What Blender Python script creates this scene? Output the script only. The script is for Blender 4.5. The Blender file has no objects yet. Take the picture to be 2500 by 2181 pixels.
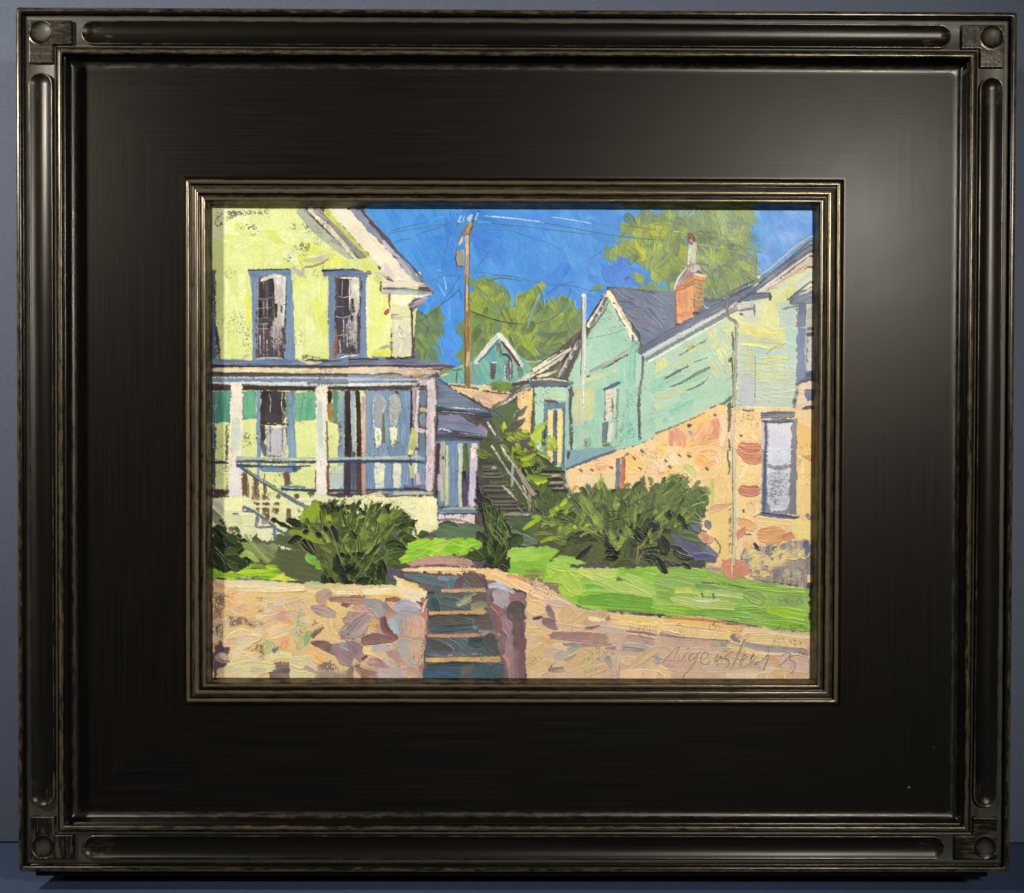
# Framed oil painting standing against a blue backdrop. Blender 4.5, self-contained.
import bpy, math
import numpy as np
# ------------------------------------------------------------------ tunables
ALB = 0.85
BW1, BW2 = (0.060, 0.074, 0.116), (0.110, 0.128, 0.178)
BT1, BT2 = (0.030, 0.048, 0.100), (0.062, 0.092, 0.170)
LAMPS = [('lamp_left', (-0.56, -0.32, 0.285), (-0.05, 0, 0), 0.05, 4.1, (1.0, 0.95, 0.85)),
         ('lamp_right', (0.475, -0.92, 0.30), (0.0, 0, 0.0), 0.09, 1.65, (1.0, 0.95, 0.86), 62)]
AMB, AMBC = 0.014, (0.9, 0.95, 1.0)
import numpy as np, math
# ------------------------------------------------------------------ oil painter
# the painting is laid down stroke by stroke into two arrays: pigment colour and paint thickness
PX0, PY0, PX1, PY1, PS = 496.0, 488.0, 2004.0, 1676.0, 0.85
PW = int((PX1-PX0)*PS)+1; PH = int((PY1-PY0)*PS)+1
rs = np.random.RandomState(7)
TAB = rs.rand(8, 256, 256)
PC = np.zeros((PH, PW, 3)); PZ = np.zeros((PH, PW)); PSIG = np.zeros((PH, PW))
OX, OY, OK = 0.0, 0.0, 1.0
def org(x=0.0, y=0.0, k=1/5.135):
    global OX, OY, OK
    OX, OY, OK = x, y, k
def P(pts): return [(OX+a*OK, OY+b*OK) for a, b in pts]
def vn(x, y, s=0):
    xi = np.floor(x).astype(int); yi = np.floor(y).astype(int)
    fx = x-xi; fy = y-yi
    fx = fx*fx*(3-2*fx); fy = fy*fy*(3-2*fy)
    t = TAB[s % 8]; xi = (xi+37*s) & 255; yi = (yi+91*s) & 255; x2 = (xi+1) & 255; y2 = (yi+1) & 255
    return (t[yi, xi]*(1-fx)+t[yi, x2]*fx)*(1-fy)+(t[y2, xi]*(1-fx)+t[y2, x2]*fx)*fy
def sm(a, b, x):
    t = np.clip((x-a)/(b-a), 0, 1); return t*t*(3-2*t)
def window(x0, y0, x1, y1):
    i0 = max(0, int((x0-PX0)*PS)); i1 = min(PW, int((x1-PX0)*PS)+2)
    j0 = max(0, int((y0-PY0)*PS)); j1 = min(PH, int((y1-PY0)*PS)+2)
    if i1 <= i0 or j1 <= j0: return None
    X, Y = np.meshgrid(PX0+np.arange(i0, i1)/PS, PY0+np.arange(j0, j1)/PS)
    return slice(j0, j1), slice(i0, i1), X, Y
SEED = [1]
def nxt():
    SEED[0] += 1; return SEED[0]
GR_X, GR_Y = np.meshgrid(np.arange(PW)/PS, np.arange(PH)/PS)
GRAIN = vn(GR_X*0.45, GR_Y*0.55, 3)*0.6+vn(GR_X*0.2, GR_Y*0.24, 5)*0.4       # tooth of the board
def lay(w, a, col, z):
    sj, si = w[0], w[1]
    A = a[..., None]
    PC[sj, si] = PC[sj, si]*(1-A)+np.clip(col, 0, 255)*A
    PZ[sj, si] = PZ[sj, si]*(1-a*0.75)+z*a
def poly(pts, c, c2=None, ang=0, wob=2.0, dry=0.2, th=0.10, var=7, soft=0.8, mix=0.5, fq=0.42, raw=False):
    if not raw: pts = P(pts)
    q = np.array(pts, float); s = nxt()
    w = window(q[:, 0].min()-5, q[:, 1].min()-5, q[:, 0].max()+5, q[:, 1].max()+5)
    if w is None: return
    sj, si, X, Y = w
    Xw = X+wob*(vn(X*0.11, Y*0.11, s)-0.5)*2+wob*0.7*(vn(X*0.4, Y*0.4, s+1)-0.5)
    Yw = Y+wob*(vn(X*0.11, Y*0.11, s+2)-0.5)*2+wob*0.7*(vn(X*0.4, Y*0.4, s+3)-0.5)
    Xw += 1.5*(vn(X*0.8, Y*0.8, s+4)-0.5); Yw += 1.5*(vn(X*0.8, Y*0.8, s+5)-0.5)
    ins = np.zeros(X.shape, bool); d = np.full(X.shape, 1e9)
    n = len(q)
    for i in range(n):
        x1, y1 = q[i]; x2, y2 = q[(i+1) % n]
        c_ = ((y1 > Yw) != (y2 > Yw))
        if y2 != y1: ins ^= c_ & (Xw < (x2-x1)*(Yw-y1)/(y2-y1)+x1)
        L = (x2-x1)**2+(y2-y1)**2+1e-9
        t = np.clip(((Xw-x1)*(x2-x1)+(Yw-y1)*(y2-y1))/L, 0, 1)
        d = np.minimum(d, np.hypot(Xw-x1-t*(x2-x1), Yw-y1-t*(y2-y1)))
    d = np.where(ins, d, -d)
    ca, sa = math.cos(math.radians(ang)), math.sin(math.radians(ang))
    u = -X*sa+Y*ca; t = X*ca+Y*sa
    b = vn(u*fq, t*0.03, s)*0.55+vn(u*fq*0.4, t*0.02, s+4)*0.45
    lo = vn(X*0.03, Y*0.03, s+5)
    a = sm(-soft, soft, d)
    g = GRAIN[sj, si]*0.6+b*0.4
    near = np.exp(-np.clip(d, 0, 99)/6.0)
    a = a*(1-sm(0.0, 0.10, dry*(0.45+1.3*near+0.5*(lo-0.4))-g+0.08))
    m = np.clip((b-0.5)*2.2+(lo-0.5)*1.6+0.5*1.0+(mix-0.5), 0, 1)[..., None]
    C1 = np.array(c, float); C2 = np.array(c2 if c2 else c, float)
    col = C1*(1-m)+C2*m + (b[..., None]-0.5)*2*var + (vn(X*0.5, Y*0.5, s+6)[..., None]-0.5)*var
    z = th*(0.45+0.5*b+0.25*np.exp(-np.abs(d-2.0)/1.5))
    lay(w, a, col, z)
def smooth(pts, n=6):
    if len(pts) < 3: return pts
    p = [pts[0]]+list(pts)+[pts[-1]]; o = []
    for i in range(1, len(p)-2):
        for k in range(n):
            t = k/n; r = []
            for j in (0, 1):
                a, b, c, d = p[i-1][j], p[i][j], p[i+1][j], p[i+2][j]
                r.append(0.5*((2*b)+(c-a)*t+(2*a-5*b+4*c-d)*t*t+(3*b-a-3*c+d)*t**3))
            o.append(tuple(r))
    o.append(pts[-1]); return o
def stroke(pts, w, c, c2=None, dry=0.1, th=0.16, var=10, mix=0.4, sharp=0.35, raw=False, wob=1.0, sig=False, al=1.0, carve=False, wet=0.0):
    if not raw: pts = P(pts)
    if not raw: w = [x*OK for x in w] if isinstance(w, (list, tuple)) else w*OK
    ws = list(w) if isinstance(w, (list, tuple)) else [w, w]
    q = np.array(smooth(pts), float); s = nxt()
    seg = np.hypot(*(q[1:]-q[:-1]).T); L = seg.sum()+1e-6; cum = np.concatenate([[0], np.cumsum(seg)])
    mw = max(ws)*0.5+4
    win = window(q[:, 0].min()-mw, q[:, 1].min()-mw, q[:, 0].max()+mw, q[:, 1].max()+mw)
    if win is None: return
    sj, si, X, Y = win
    ww = wob*min(1.0, 0.3+max(ws)/14)
    Xw = X+ww*(vn(X*0.13, Y*0.13, s)-0.5)*2; Yw = Y+ww*(vn(X*0.13, Y*0.13, s+2)-0.5)*2
    best = np.full(X.shape, 1e9); U = np.zeros(X.shape); T = np.zeros(X.shape)
    for i in range(len(q)-1):
        dx, dy = q[i+1]-q[i]; l = seg[i]+1e-9
        t = ((Xw-q[i, 0])*dx+(Yw-q[i, 1])*dy)/l
        lo_ = -1e3 if i == 0 else 0; hi_ = 1e3 if i == len(q)-2 else l
        tc = np.clip(t, 0, l)
        dd = np.hypot(Xw-q[i, 0]-tc*dx/l, Yw-q[i, 1]-tc*dy/l)
        u = (-(Xw-q[i, 0])*dy+(Yw-q[i, 1])*dx)/l
        k = dd < best
        best = np.where(k, dd, best); U = np.where(k, u, U); T = np.where(k, cum[i]+np.clip(t, lo_, hi_), T)
    tt = np.clip(T/L, 0, 1)
    half = 0.5*np.interp(tt, np.linspace(0, 1, len(ws)), ws)
    un = U/np.maximum(half, 0.3)
    br = vn(U*0.75+50, T*0.035+s*3.3, s)*0.6+vn(U*0.3+9, T*0.02+s*1.7, s+1)*0.4
    rag = (vn(U*0.6+30, U*0+s*2.1, s+3)-0.5)*min(10, max(ws)*0.6)
    rnd = np.maximum(half, 0.5)*(1-np.sqrt(np.clip(1-np.clip(np.abs(un), 0, 1)**2, 0, 1)))*(1-sharp)
    de = np.minimum(T+0.35*half-rnd+rag*0.3, L-T+0.35*half-rnd+rag)
    d = np.minimum(half-np.abs(U), de)
    a = sm(-0.7, 0.7, d+ (br-0.5)*0.6)
    g = GRAIN[sj, si]*0.5+br*0.5
    a = a*(1-sm(0, 0.12, dry*(0.35+0.9*tt+0.5*np.abs(un))-g+0.1))*al
    m = np.clip((br-0.5)*2.6+mix, 0, 1)[..., None]
    C1 = np.array(c, float); C2 = np.array(c2 if c2 else c, float)
    col = C1*(1-m)+C2*m+(br[..., None]-0.5)*2*var
    if not carve:
        wb = np.clip(0.05+0.25*(vn(X*0.09, Y*0.09, s+5)-0.35)+0.30*tt**2*br, 0, 0.45)*min(1.0, max(ws)/9)*min(1.0, max(0.0, (C1.mean()-50)/60))
        wb = wb+wet*min(1.0, max(0.0, (C1.mean()-40)/50))*(0.5+br)*(0.5+tt)
        wb = np.clip(wb, 0, 0.8); col = col*(1-wb[..., None])+PC[sj, si]*wb[..., None]
        for k_ in range(3): col[..., k_] += (vn(X*0.07, Y*0.07, s+k_)-0.5)*12*min(1.0, max(ws)/9)
    z = th*min(1.0, 0.35+max(ws)/14)*(0.25+0.75*br+0.5*np.exp(-((np.abs(un)-0.86)/0.13)**2)+0.4*sm(0.7, 1.0, tt))
    if carve:
        PZ[sj, si] = PZ[sj, si]*(1-a)+0.0*a
        rim = np.exp(-((d+1.1)/0.9)**2)*al
        PZ[sj, si] += rim*0.10
        A = a[..., None]*0.62; PC[sj, si] = PC[sj, si]*(1-A)+np.clip(col, 0, 255)*A
        R = (rim*0.35)[..., None]*(U < 0)[..., None]; PC[sj, si] = PC[sj, si]*(1-R)+np.array((238, 214, 180.))*R
        if sig: PSIG[sj, si] = np.maximum(PSIG[sj, si], sm(-2.2, -1.2, d))
    else: lay(win, a, col, z)
def inpoly(x, y, q):
    r = False
    for i in range(len(q)):
        (a, b), (c, d) = q[i], q[(i+1) % len(q)]
        if (b > y) != (d > y) and x < (c-a)*(y-b)/(d-b)+a: r = not r
    return r
def dabs(pts, n, size, wid, ang, spread, cols, dry=0.15, th=0.16, centre=None, sharp=0.2, bend=0.15, wet=0.25):
    q = P(pts); r = np.random.RandomState(nxt()*13+5)
    xs = [p[0] for p in q]; ys = [p[1] for p in q]; k = 0; guard = 0
    while k < n and guard < n*60:
        guard += 1
        x = r.uniform(min(xs), max(xs)); y = r.uniform(min(ys), max(ys))
        if not inpoly(x, y, q): continue
        k += 1
        if centre is not None:
            cx, cy = P([centre])[0]; a0 = math.degrees(math.atan2(y-cy, x-cx))
        else: a0 = ang
        a = math.radians(a0+r.uniform(-spread, spread)); l = r.uniform(*size)*0.5*OK; ww = r.uniform(*wid)*OK
        dx, dy = math.cos(a)*l, math.sin(a)*l; b = r.uniform(-bend, bend)
        ci = r.randint(len(cols)); cj = r.randint(len(cols))
        stroke([(x-dx, y-dy), (x-dy*b, y+dx*b), (x+dx, y+dy)], [ww*0.7, ww, ww*0.55], cols[ci], cols[cj], dry=dry, th=th, raw=True, sharp=sharp, wet=wet)
def speck(pts, c, dens=0.5, fq=0.42, al=0.8):
    q = np.array(P(pts)); s = nxt()
    w = window(q[:, 0].min(), q[:, 1].min(), q[:, 0].max(), q[:, 1].max())
    if w is None: return
    sj, si, X, Y = w
    ins = np.zeros(X.shape, bool); d = np.full(X.shape, 1e9)
    for i in range(len(q)):
        x1, y1 = q[i]; x2, y2 = q[(i+1) % len(q)]
        if y2 != y1: ins ^= ((y1 > Y) != (y2 > Y)) & (X < (x2-x1)*(Y-y1)/(y2-y1)+x1)
        L = (x2-x1)**2+(y2-y1)**2+1e-9; t = np.clip(((X-x1)*(x2-x1)+(Y-y1)*(y2-y1))/L, 0, 1)
        d = np.minimum(d, np.hypot(X-x1-t*(x2-x1), Y-y1-t*(y2-y1)))
    n = vn(X*fq, Y*fq*0.8, s)*0.6+vn(X*fq*2, Y*fq*2, s+1)*0.4+0.25*(vn(X*0.06, Y*0.06, s+2)-0.5)
    th = 1-dens*0.80
    a = sm(th-0.03, th+0.05, n+0.0)*ins*sm(0, 8, d)*al
    lay(w, a, np.array(c, float)*np.ones(3), PZ[sj, si]*0.1)
# ------------------------------------------------------------------ the picture itself
YL=(226,230,158); YB=(216,224,96); YP=(232,232,186); CR=(242,228,196); WH=(240,236,214); SB=(118,140,164); SD=(52,68,90)
GB=(142,160,176); DK=(44,36,34); PD=(92,80,86); SK=(70,142,206); TO=(122,148,82); TY=(150,168,62); TG=(104,134,104)
MI=(174,206,178); MB=(156,194,170); MY=(206,210,146); RF=(104,116,136); RD=(58,66,84); OR=(236,196,134); OP=(238,204,160)
TC=(206,148,116); BG=(84,96,52); BD=(38,50,20); VD=(16,20,12); LM=(160,190,36); GN=(110,190,40); GL=(172,208,96); GM=(128,184,64)
MV=(150,122,116); LI=(178,168,168); TN=(226,198,148); TD=(76,94,92); TP=(104,90,84); PK=(232,196,170)
PC[:] = np.array(TP, float)
org(0,0,1)
poly([(480,470),(2020,470),(2020,1700),(480,1700)],(106,92,86),(84,76,74),ang=0,wob=0,dry=0,th=0.05,var=9,fq=0.5)
# --- sky
org(0,0,1.2171)
poly([(700,400),(1650,400),(1650,800),(800,800)],SK,(84,156,214),ang=62,wob=0,dry=0,th=0.05,var=3,fq=0.22)
dabs([(800,420),(1500,420),(1300,600),(860,640)],36,(60,130),(24,46),70,60,[SK,(76,146,210),(60,128,200)],dry=0.2,th=0.04)
dabs([(1200,560),(1300,600),(1240,620),(1180,640)],6,(50,90),(16,30),30,60,[(60,128,200),(66,134,206)],dry=0.2,th=0.04)
dabs([(1600,430),(1640,430),(1640,560),(1530,600)],8,(40,90),(24,40),60,50,[(88,156,214),(76,144,206)],dry=0.2,th=0.05)
dabs([(850,600),(920,600),(920,720),(870,720)],6,(40,80),(20,34),80,30,[(88,154,218),(80,146,212)],dry=0.2,th=0.05)
# --- far trees
poly([(828,612),(850,640),(862,622),(884,610),(892,650),(880,680),(866,700),(860,720),(828,735)],TG,TO,ang=60,wob=5,mix=.5,th=.12)
poly([(850,690),(880,706),(884,730),(850,735)],TG,(120,140,80),ang=60,wob=3)
poly([(934,640),(930,612),(946,590),(962,566),(985,560),(996,582),(1016,586),(1022,606),(1000,625),(1030,612),(1048,590),(1070,582),(1082,600),(1100,610),(1118,590),(1138,596),(1152,610),(1164,640),(1168,700),(1120,745),(1060,775),(1000,740),(930,740),(912,712),(934,690),(915,668),(912,652)],TO,TG,ang=70,wob=6,mix=.5,th=.13)
dabs([(1000,590),(1020,610),(960,660),(940,640),(950,590),(980,565)],16,(26,60),(14,26),75,50,[TY,(146,164,52),TO,(120,140,84)],th=.14)
dabs([(1045,600),(1080,590),(1090,660),(1010,700),(990,670)],20,(26,64),(12,24),100,45,[TY,(176,180,30),TO,(140,158,50)],th=.16)
dabs([(1090,620),(1160,620),(1160,690),(1070,690)],16,(26,60),(14,26),120,50,[TO,TG,(116,132,76),(136,158,62)],th=.14)
dabs([(960,690),(1110,680),(1110,760),(1000,745)],16,(24,56),(10,22),100,60,[TO,(96,112,76),TY,(112,130,80)],th=.14)
org(1200,500)
stroke([(330,1170),(410,1120),(470,1080)],[30,50,20],(150,164,50),(120,124,60))
stroke([(300,1400),(400,1300),(470,1200)],[60,90,30],TO,TY)
stroke([(380,1240),(400,1330),(380,1400)],[30,60,40],(178,186,36),TY,th=.2)
stroke([(640,1400),(760,1290),(900,1220)],[30,50,30],TO,(116,134,90))
org(1200,800)
poly([(690,90),(740,60),(815,30),(800,110),(750,190),(700,110)],(70,128,200),wob=4)
stroke([(440,400),(600,380),(700,330)],[20,60,20],(110,126,80),(96,124,110))
stroke([(600,80),(800,110),(960,60)],[60,100,60],(104,124,76),(90,110,80))
stroke([(330,60),(430,180),(560,340)],[80,140,60],TY,(140,160,40),th=.16)
stroke([(560,200),(700,280),(900,230)],[100,160,80],(104,122,82),(118,136,78))
stroke([(420,420),(520,430),(620,420)],[30,30,20],(196,204,200),(150,160,160))
# --- big tree upper right
org(0,0,1.2171)
poly([(1205,515),(1240,490),(1262,482),(1280,490),(1268,470),(1240,462),(1262,440),(1285,434),(1300,418),(1330,430),(1360,418),(1395,430),(1420,400),(1500,400),(1508,440),(1500,500),(1516,535),(1508,560),(1480,585),(1440,610),(1400,620),(1350,610),(1330,560),(1300,545),(1280,530),(1262,512),(1230,526)],TO,TG,ang=70,wob=6,mix=.5,th=.12,var=8)
poly([(1270,545),(1300,552),(1320,580),(1330,600),(1290,590),(1262,560)],TO,(112,140,70),ang=60,wob=5)
poly([(1245,446),(1285,440),(1290,470),(1262,478),(1246,462)],TO,TY,wob=4,ang=45)
dabs([(1290,440),(1350,430),(1370,480),(1380,560),(1330,560),(1290,520)],26,(26,60),(14,30),60,70,[TY,TO,(188,186,26),(142,160,56),(116,136,80)],th=.14)
dabs([(1420,410),(1500,410),(1500,470),(1420,480)],16,(40,80),(20,36),70,50,[(128,152,84),(150,170,84),(110,140,104)],th=.1)
dabs([(1410,480),(1500,480),(1510,550),(1430,600)],22,(40,80),(16,34),50,40,[TO,(146,164,66),(104,120,84),(92,108,84)],th=.12)
dabs([(1215,505),(1290,490),(1310,512),(1240,528)],8,(24,50),(14,24),150,30,[TO,(140,146,76),(146,160,50)],th=.12)
org(1600,500)
stroke([(700,860),(880,760),(1020,680)],[20,90,50],(110,116,100),(124,128,104),th=.1)
stroke([(1050,680),(1180,640),(1250,700)],[40,60,40],(124,130,118),(104,120,100),th=.1)
stroke([(700,800),(780,660),(880,560)],[70,110,40],(150,168,72),TO,th=.1)
stroke([(800,1080),(860,960),(930,840)],[80,110,60],(150,164,80),(112,128,78),th=.1)
stroke([(300,120),(420,100),(560,110)],[80,110,60],(128,164,146),(108,146,118),th=.1)
stroke([(240,640),(260,500),(300,400)],[90,120,60],(104,124,84),(120,142,80),th=.1)
for x,y in ((840,525),(150,760),(20,380),(180,240)): stroke([(x-24,y-14),(x+20,y+14)],[34,44,30],(204,196,20),(176,184,30),th=.25)
org(1200,500)
stroke([(1860,550),(1900,640),(1880,700)],[60,90,40],(206,196,16),(170,180,30),th=.25)
stroke([(1800,440),(1840,540),(1890,600)],[20,40,60],(196,192,60),(170,180,40),th=.2)
stroke([(1990,240),(2010,330),(1990,410)],[40,70,60],(200,192,20),TY,th=.2)
stroke([(1660,700),(1560,650),(1720,690)],[10,40,30],(70,120,204),(60,110,200))
poly([(1350,700),(1450,770),(1560,700),(1740,660),(1740,760),(1840,800),(1900,850),(1980,880),(1960,1040),(1600,1010),(1400,960)],(68,134,204),(58,118,194),ang=30,wob=5,th=.06)
poly([(1745,880),(1880,870),(1930,960),(1880,1030),(1800,950)],TO,TY,wob=6,ang=50)
poly([(1200,1120),(1290,1000),(1370,990),(1400,1040),(1250,1110)],(110,140,84),TG,wob=5,ang=-30)
org(0,0,1.2171)
dabs([(1205,515),(1262,440),(1330,425),(1400,418),(1508,440),(1516,535),(1440,610),(1350,600),(1280,530)],80,(18,44),(11,26),70,80,[(108,132,74),(150,168,66),(96,118,70),(172,184,60),(132,156,92),(84,108,66)],th=.10,wet=.4)
dabs([(930,640),(962,560),(1020,590),(1082,585),(1150,600),(1166,690),(1110,750),(1000,740),(925,690)],64,(18,44),(10,24),80,60,[(104,128,72),(156,172,60),(92,112,66),(178,188,56),(126,150,88),(80,104,60)],th=.10,wet=.4)
dabs([(830,620),(890,620),(885,690),(850,735),(830,730)],22,(14,30),(6,13),60,50,[(104,132,84),(130,156,90),(86,116,74)],th=.12,wet=.2)
# --- wires and sketch scratches in the sky
G1=(96,116,112); G2=(132,176,220)
org(850,500)
for pts,w,c in (([(500,370),(720,320),(1000,280),(1250,235),(1380,225)],10,(88,122,124)),([(530,330),(720,280),(980,220)],7,(70,96,110)),
  ([(850,390),(1000,330),(1160,280),(1260,230)],8,(76,104,110)),([(580,480),(680,440),(780,425)],7,(74,98,110)),([(1050,190),(1140,160),(1250,140)],8,(130,184,232)),
  ([(1380,215),(1460,205)],12,(196,226,244)),([(1380,220),(1400,170),(1420,140)],22,(200,224,240)),([(1440,190),(1460,150)],12,(220,236,246)),([(1490,190),(1510,150)],12,(230,240,244)),
  ([(1720,140),(1900,160),(2060,175)],14,(190,220,244)),([(1630,215),(1790,225)],12,(150,196,236)),([(1790,225),(1900,250),(2060,270)],8,(76,116,150)),
  ([(1270,390),(1240,520),(1180,760),(1110,1000),(1080,1100)],7,(70,110,150)),([(1290,400),(1260,500)],6,(140,190,230)),([(1290,380),(1330,440),(1340,560)],7,(104,160,214)),
  ([(1040,960),(1160,910),(1390,880)],7,(64,96,116)),([(1410,880),(1300,1060),(1160,1250)],8,(70,96,104)),([(1390,1070),(1200,1230),(950,1430)],9,(60,84,84)),
  ([(1390,1070),(1420,1150),(1410,1190)],10,(52,82,120)),([(1200,900),(1220,980),(1230,1060)],14,(206,228,244)),([(1120,990),(1180,1080),(1210,1140)],16,(150,196,236)),
  ([(1770,580),(1640,760),(1560,900)],7,(64,104,150)),([(1530,830),(1800,870),(2060,890)],8,(92,110,122)),([(1650,900),(1850,905),(2060,900)],7,(96,112,120)),
  ([(1730,920),(1760,960),(1900,925),(2060,940)],9,(60,84,110)),([(1270,1200),(1270,1450)],14,(120,174,232)),([(1080,1170),(990,1300),(940,1400)],8,(126,176,226)),
  ([(800,1475),(900,1465),(950,1430)],9,(66,80,76)),([(1550,1340),(1700,1400),(1900,1460)],12,(40,46,38)),([(1900,1460),(2080,1500)],9,(54,62,46)),([(1660,1060),(1760,1180),(1860,1300)],22,(128,142,120)),
  ([(1120,820),(1170,830)],12,(150,196,232)),([(1030,780),(1130,900),(1250,960)],90,(104,160,216))):
    stroke(pts,w,c,al=.8 if w<60 else .5,wob=.4,th=.05,dry=.12)
org(1200,500)
for pts,w,c in (([(0,145),(300,175),(600,212)],16,(206,228,244)),([(760,155),(1000,190),(1250,235)],13,(180,214,242)),([(600,212),(660,232)],10,(150,196,236)),
  ([(0,235),(400,275),(800,325),(1300,380)],9,(66,104,128)),([(660,232),(950,280),(1300,350),(1700,410),(2054,440)],10,(64,98,112)),([(1250,235),(1600,260)],7,(92,130,150)),
  ([(220,320),(380,370),(560,440),(700,470),(880,580)],6,(60,106,156)),([(0,880),(250,900),(420,940),(600,980),(780,1000)],9,(90,106,128)),([(0,930),(180,920),(400,965)],8,(80,98,118)),
  ([(780,1000),(1050,1030),(1230,1080),(1400,1075)],8,(66,98,126)),([(1030,960),(850,1020),(740,1090),(650,1160)],9,(52,96,156)),([(860,960),(740,1090)],6,(70,110,160)),
  ([(990,1060),(950,1180),(860,1350),(740,1440),(520,1500)],8,(64,92,90)),([(610,1120),(520,1330),(450,1540)],34,(138,166,180)),([(120,1360),(200,1480),(260,1540)],9,(64,80,70)),
  ([(0,1430),(120,1470),(400,1500)],10,(66,74,48)),([(1680,275),(1800,280),(2054,320)],8,(80,96,84)),([(1230,680),(1330,620),(1450,540)],10,(92,116,110)),([(1840,90),(1820,180)],36,(124,150,110)),
  ([(1670,940),(1730,910)],30,(36,72,150)),([(1300,500),(1295,600)],8,(76,110,130))):
    stroke(pts,w,c,al=.85,wob=.4,th=.05,dry=.12)
org(1600,500)
for pts,w,c in (([(230,335),(370,350)],9,(206,216,200)),([(540,355),(720,385),(930,430),(1250,480),(1390,510)],9,(214,220,190)),([(50,460),(360,505)],9,(200,206,170)),([(560,500),(700,520),(960,580),(1100,600),(1390,645)],9,(206,214,190)),
  ([(1390,510),(1740,545)],7,(96,124,150)),([(1390,645),(1540,690)],7,(110,140,160)),([(0,255),(400,250),(900,260),(1250,270)],6,(96,122,100)),([(1285,260),(1285,900)],7,(70,116,170))):
    stroke(pts,w,c,al=.85,wob=.5,th=.08,dry=.45)
# --- dark imprimatura where the houses stand
org(0,0,1.2171)
UG=(86,76,70); UG2=(104,92,84)
poly([(400,400),(600,400),(720,410),(866,588),(832,602),(832,722),(915,735),(872,760),(1002,830),(1000,890),(960,1050),(400,1090)],UG,UG2,ang=90,wob=2,dry=0)
poly([(1030,768),(1120,700),(1168,660),(1222,578),(1290,585),(1440,600),(1520,568),(1640,470),(1640,1170),(1430,1160),(1140,960),(1060,960),(1060,830),(1000,830)],(84,82,66),(96,86,72),ang=90,wob=2,dry=0)
# ================================================= yellow house, upper storey
org(500,500)
poly([(60,40),(1200,40),(2080,900),(2700,860),(2600,1900),(60,1980)],YL,(214,222,140),ang=90,wob=3,dry=.0,th=.1,var=6)
poly([(60,40),(560,40),(520,330),(330,420),(60,400)],YP,YL,ang=90,wob=6,dry=.06,mix=.3)
dabs([(300,350),(1200,300),(1700,700),(400,740)],34,(200,420),(90,170),5,30,[YL,(218,226,120),YP,(212,220,132)],dry=.05,th=.1)
dabs([(1250,500),(1700,620),(1850,760),(1300,760)],7,(160,330),(60,100),5,15,[(218,224,80),(226,230,110)],dry=.05,th=.12)
dabs([(260,860),(520,860),(540,1500),(260,1900)],12,(200,420),(60,120),88,10,[YL,YP,(214,220,130)],dry=.05,th=.1)
dabs([(1150,900),(1420,900),(1480,1500),(1150,1900)],12,(200,420),(60,120),88,10,[YL,YP,(218,224,110)],dry=.05,th=.1)
stroke([(520,1130),(540,1350),(545,1540)],[30,50,40],(230,226,50),(222,224,96))
stroke([(1440,980),(1460,1200),(1450,1400)],[30,60,40],(226,228,70),YL)
stroke([(1420,880),(1440,840),(1470,830)],30,(226,228,120))
org(500,500)
speck([(95,60),(260,60),(240,260),(150,300),(100,260)],(84,82,78),.42)
speck([(260,60),(850,60),(820,130),(600,140),(400,160),(260,230)],(96,86,88),.6)
speck([(400,200),(640,240),(740,420),(560,400),(420,320)],(90,86,76),.42)
speck([(980,180),(1180,200),(1150,350),(1010,310)],(84,80,72),.42)
speck([(1200,200),(1400,260),(1380,360),(1240,370)],(80,76,80),.5)
speck([(1160,440),(1340,470),(1340,600),(1200,600),(1150,540)],(88,84,70),.45)
speck([(1000,600),(1120,600),(1090,740),(940,740)],(92,88,66),.42)
# grey trim strokes in the gable and lilac marks
stroke([(1190,60),(1330,230),(1560,440),(1800,640),(1960,780)],[110,120,110,90,50],(180,182,160),(164,166,152),dry=.05)
stroke([(1310,60),(1500,240),(1720,470),(1960,760)],[60,70,60,30],(240,232,196),(228,222,184),th=.24,dry=.02)
stroke([(1380,60),(1560,200),(1720,380),(1960,640),(2000,740)],[90,70,60,90,60],(148,146,138),(170,166,150),th=.2,dry=.04)
stroke([(1530,60),(1760,320),(1990,560),(2060,660)],[110,90,90,80],(206,216,110),YB,dry=.04)
stroke([(1250,700),(1420,690),(1560,620)],[40,70,50],(204,198,168),(190,180,160),th=.2)
stroke([(1260,785),(1400,760),(1560,680)],[20,30,16],(172,156,150),(150,136,136),th=.2)
stroke([(1080,800),(1160,860),(1250,900)],[60,90,40],(196,184,168),(206,204,160),th=.18)
stroke([(1250,790),(1220,860),(1240,900)],[40,60,30],(186,172,168),(204,200,160),th=.18)
stroke([(1130,880),(1190,940)],[20,30],(230,228,150),th=.2)
# ---- left sliver window edge
poly([(60,815),(130,820),(125,1400),(150,1560),(150,1960),(60,1960)],(104,118,138),(90,100,120),ang=90,wob=3)
org(500,800)
stroke([(140,0),(165,200),(180,400)],[30,50,60],DK,PD,dry=.4)
stroke([(110,-560),(125,-300),(130,0)],[14,40,40],DK,PD,dry=.45)
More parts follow.
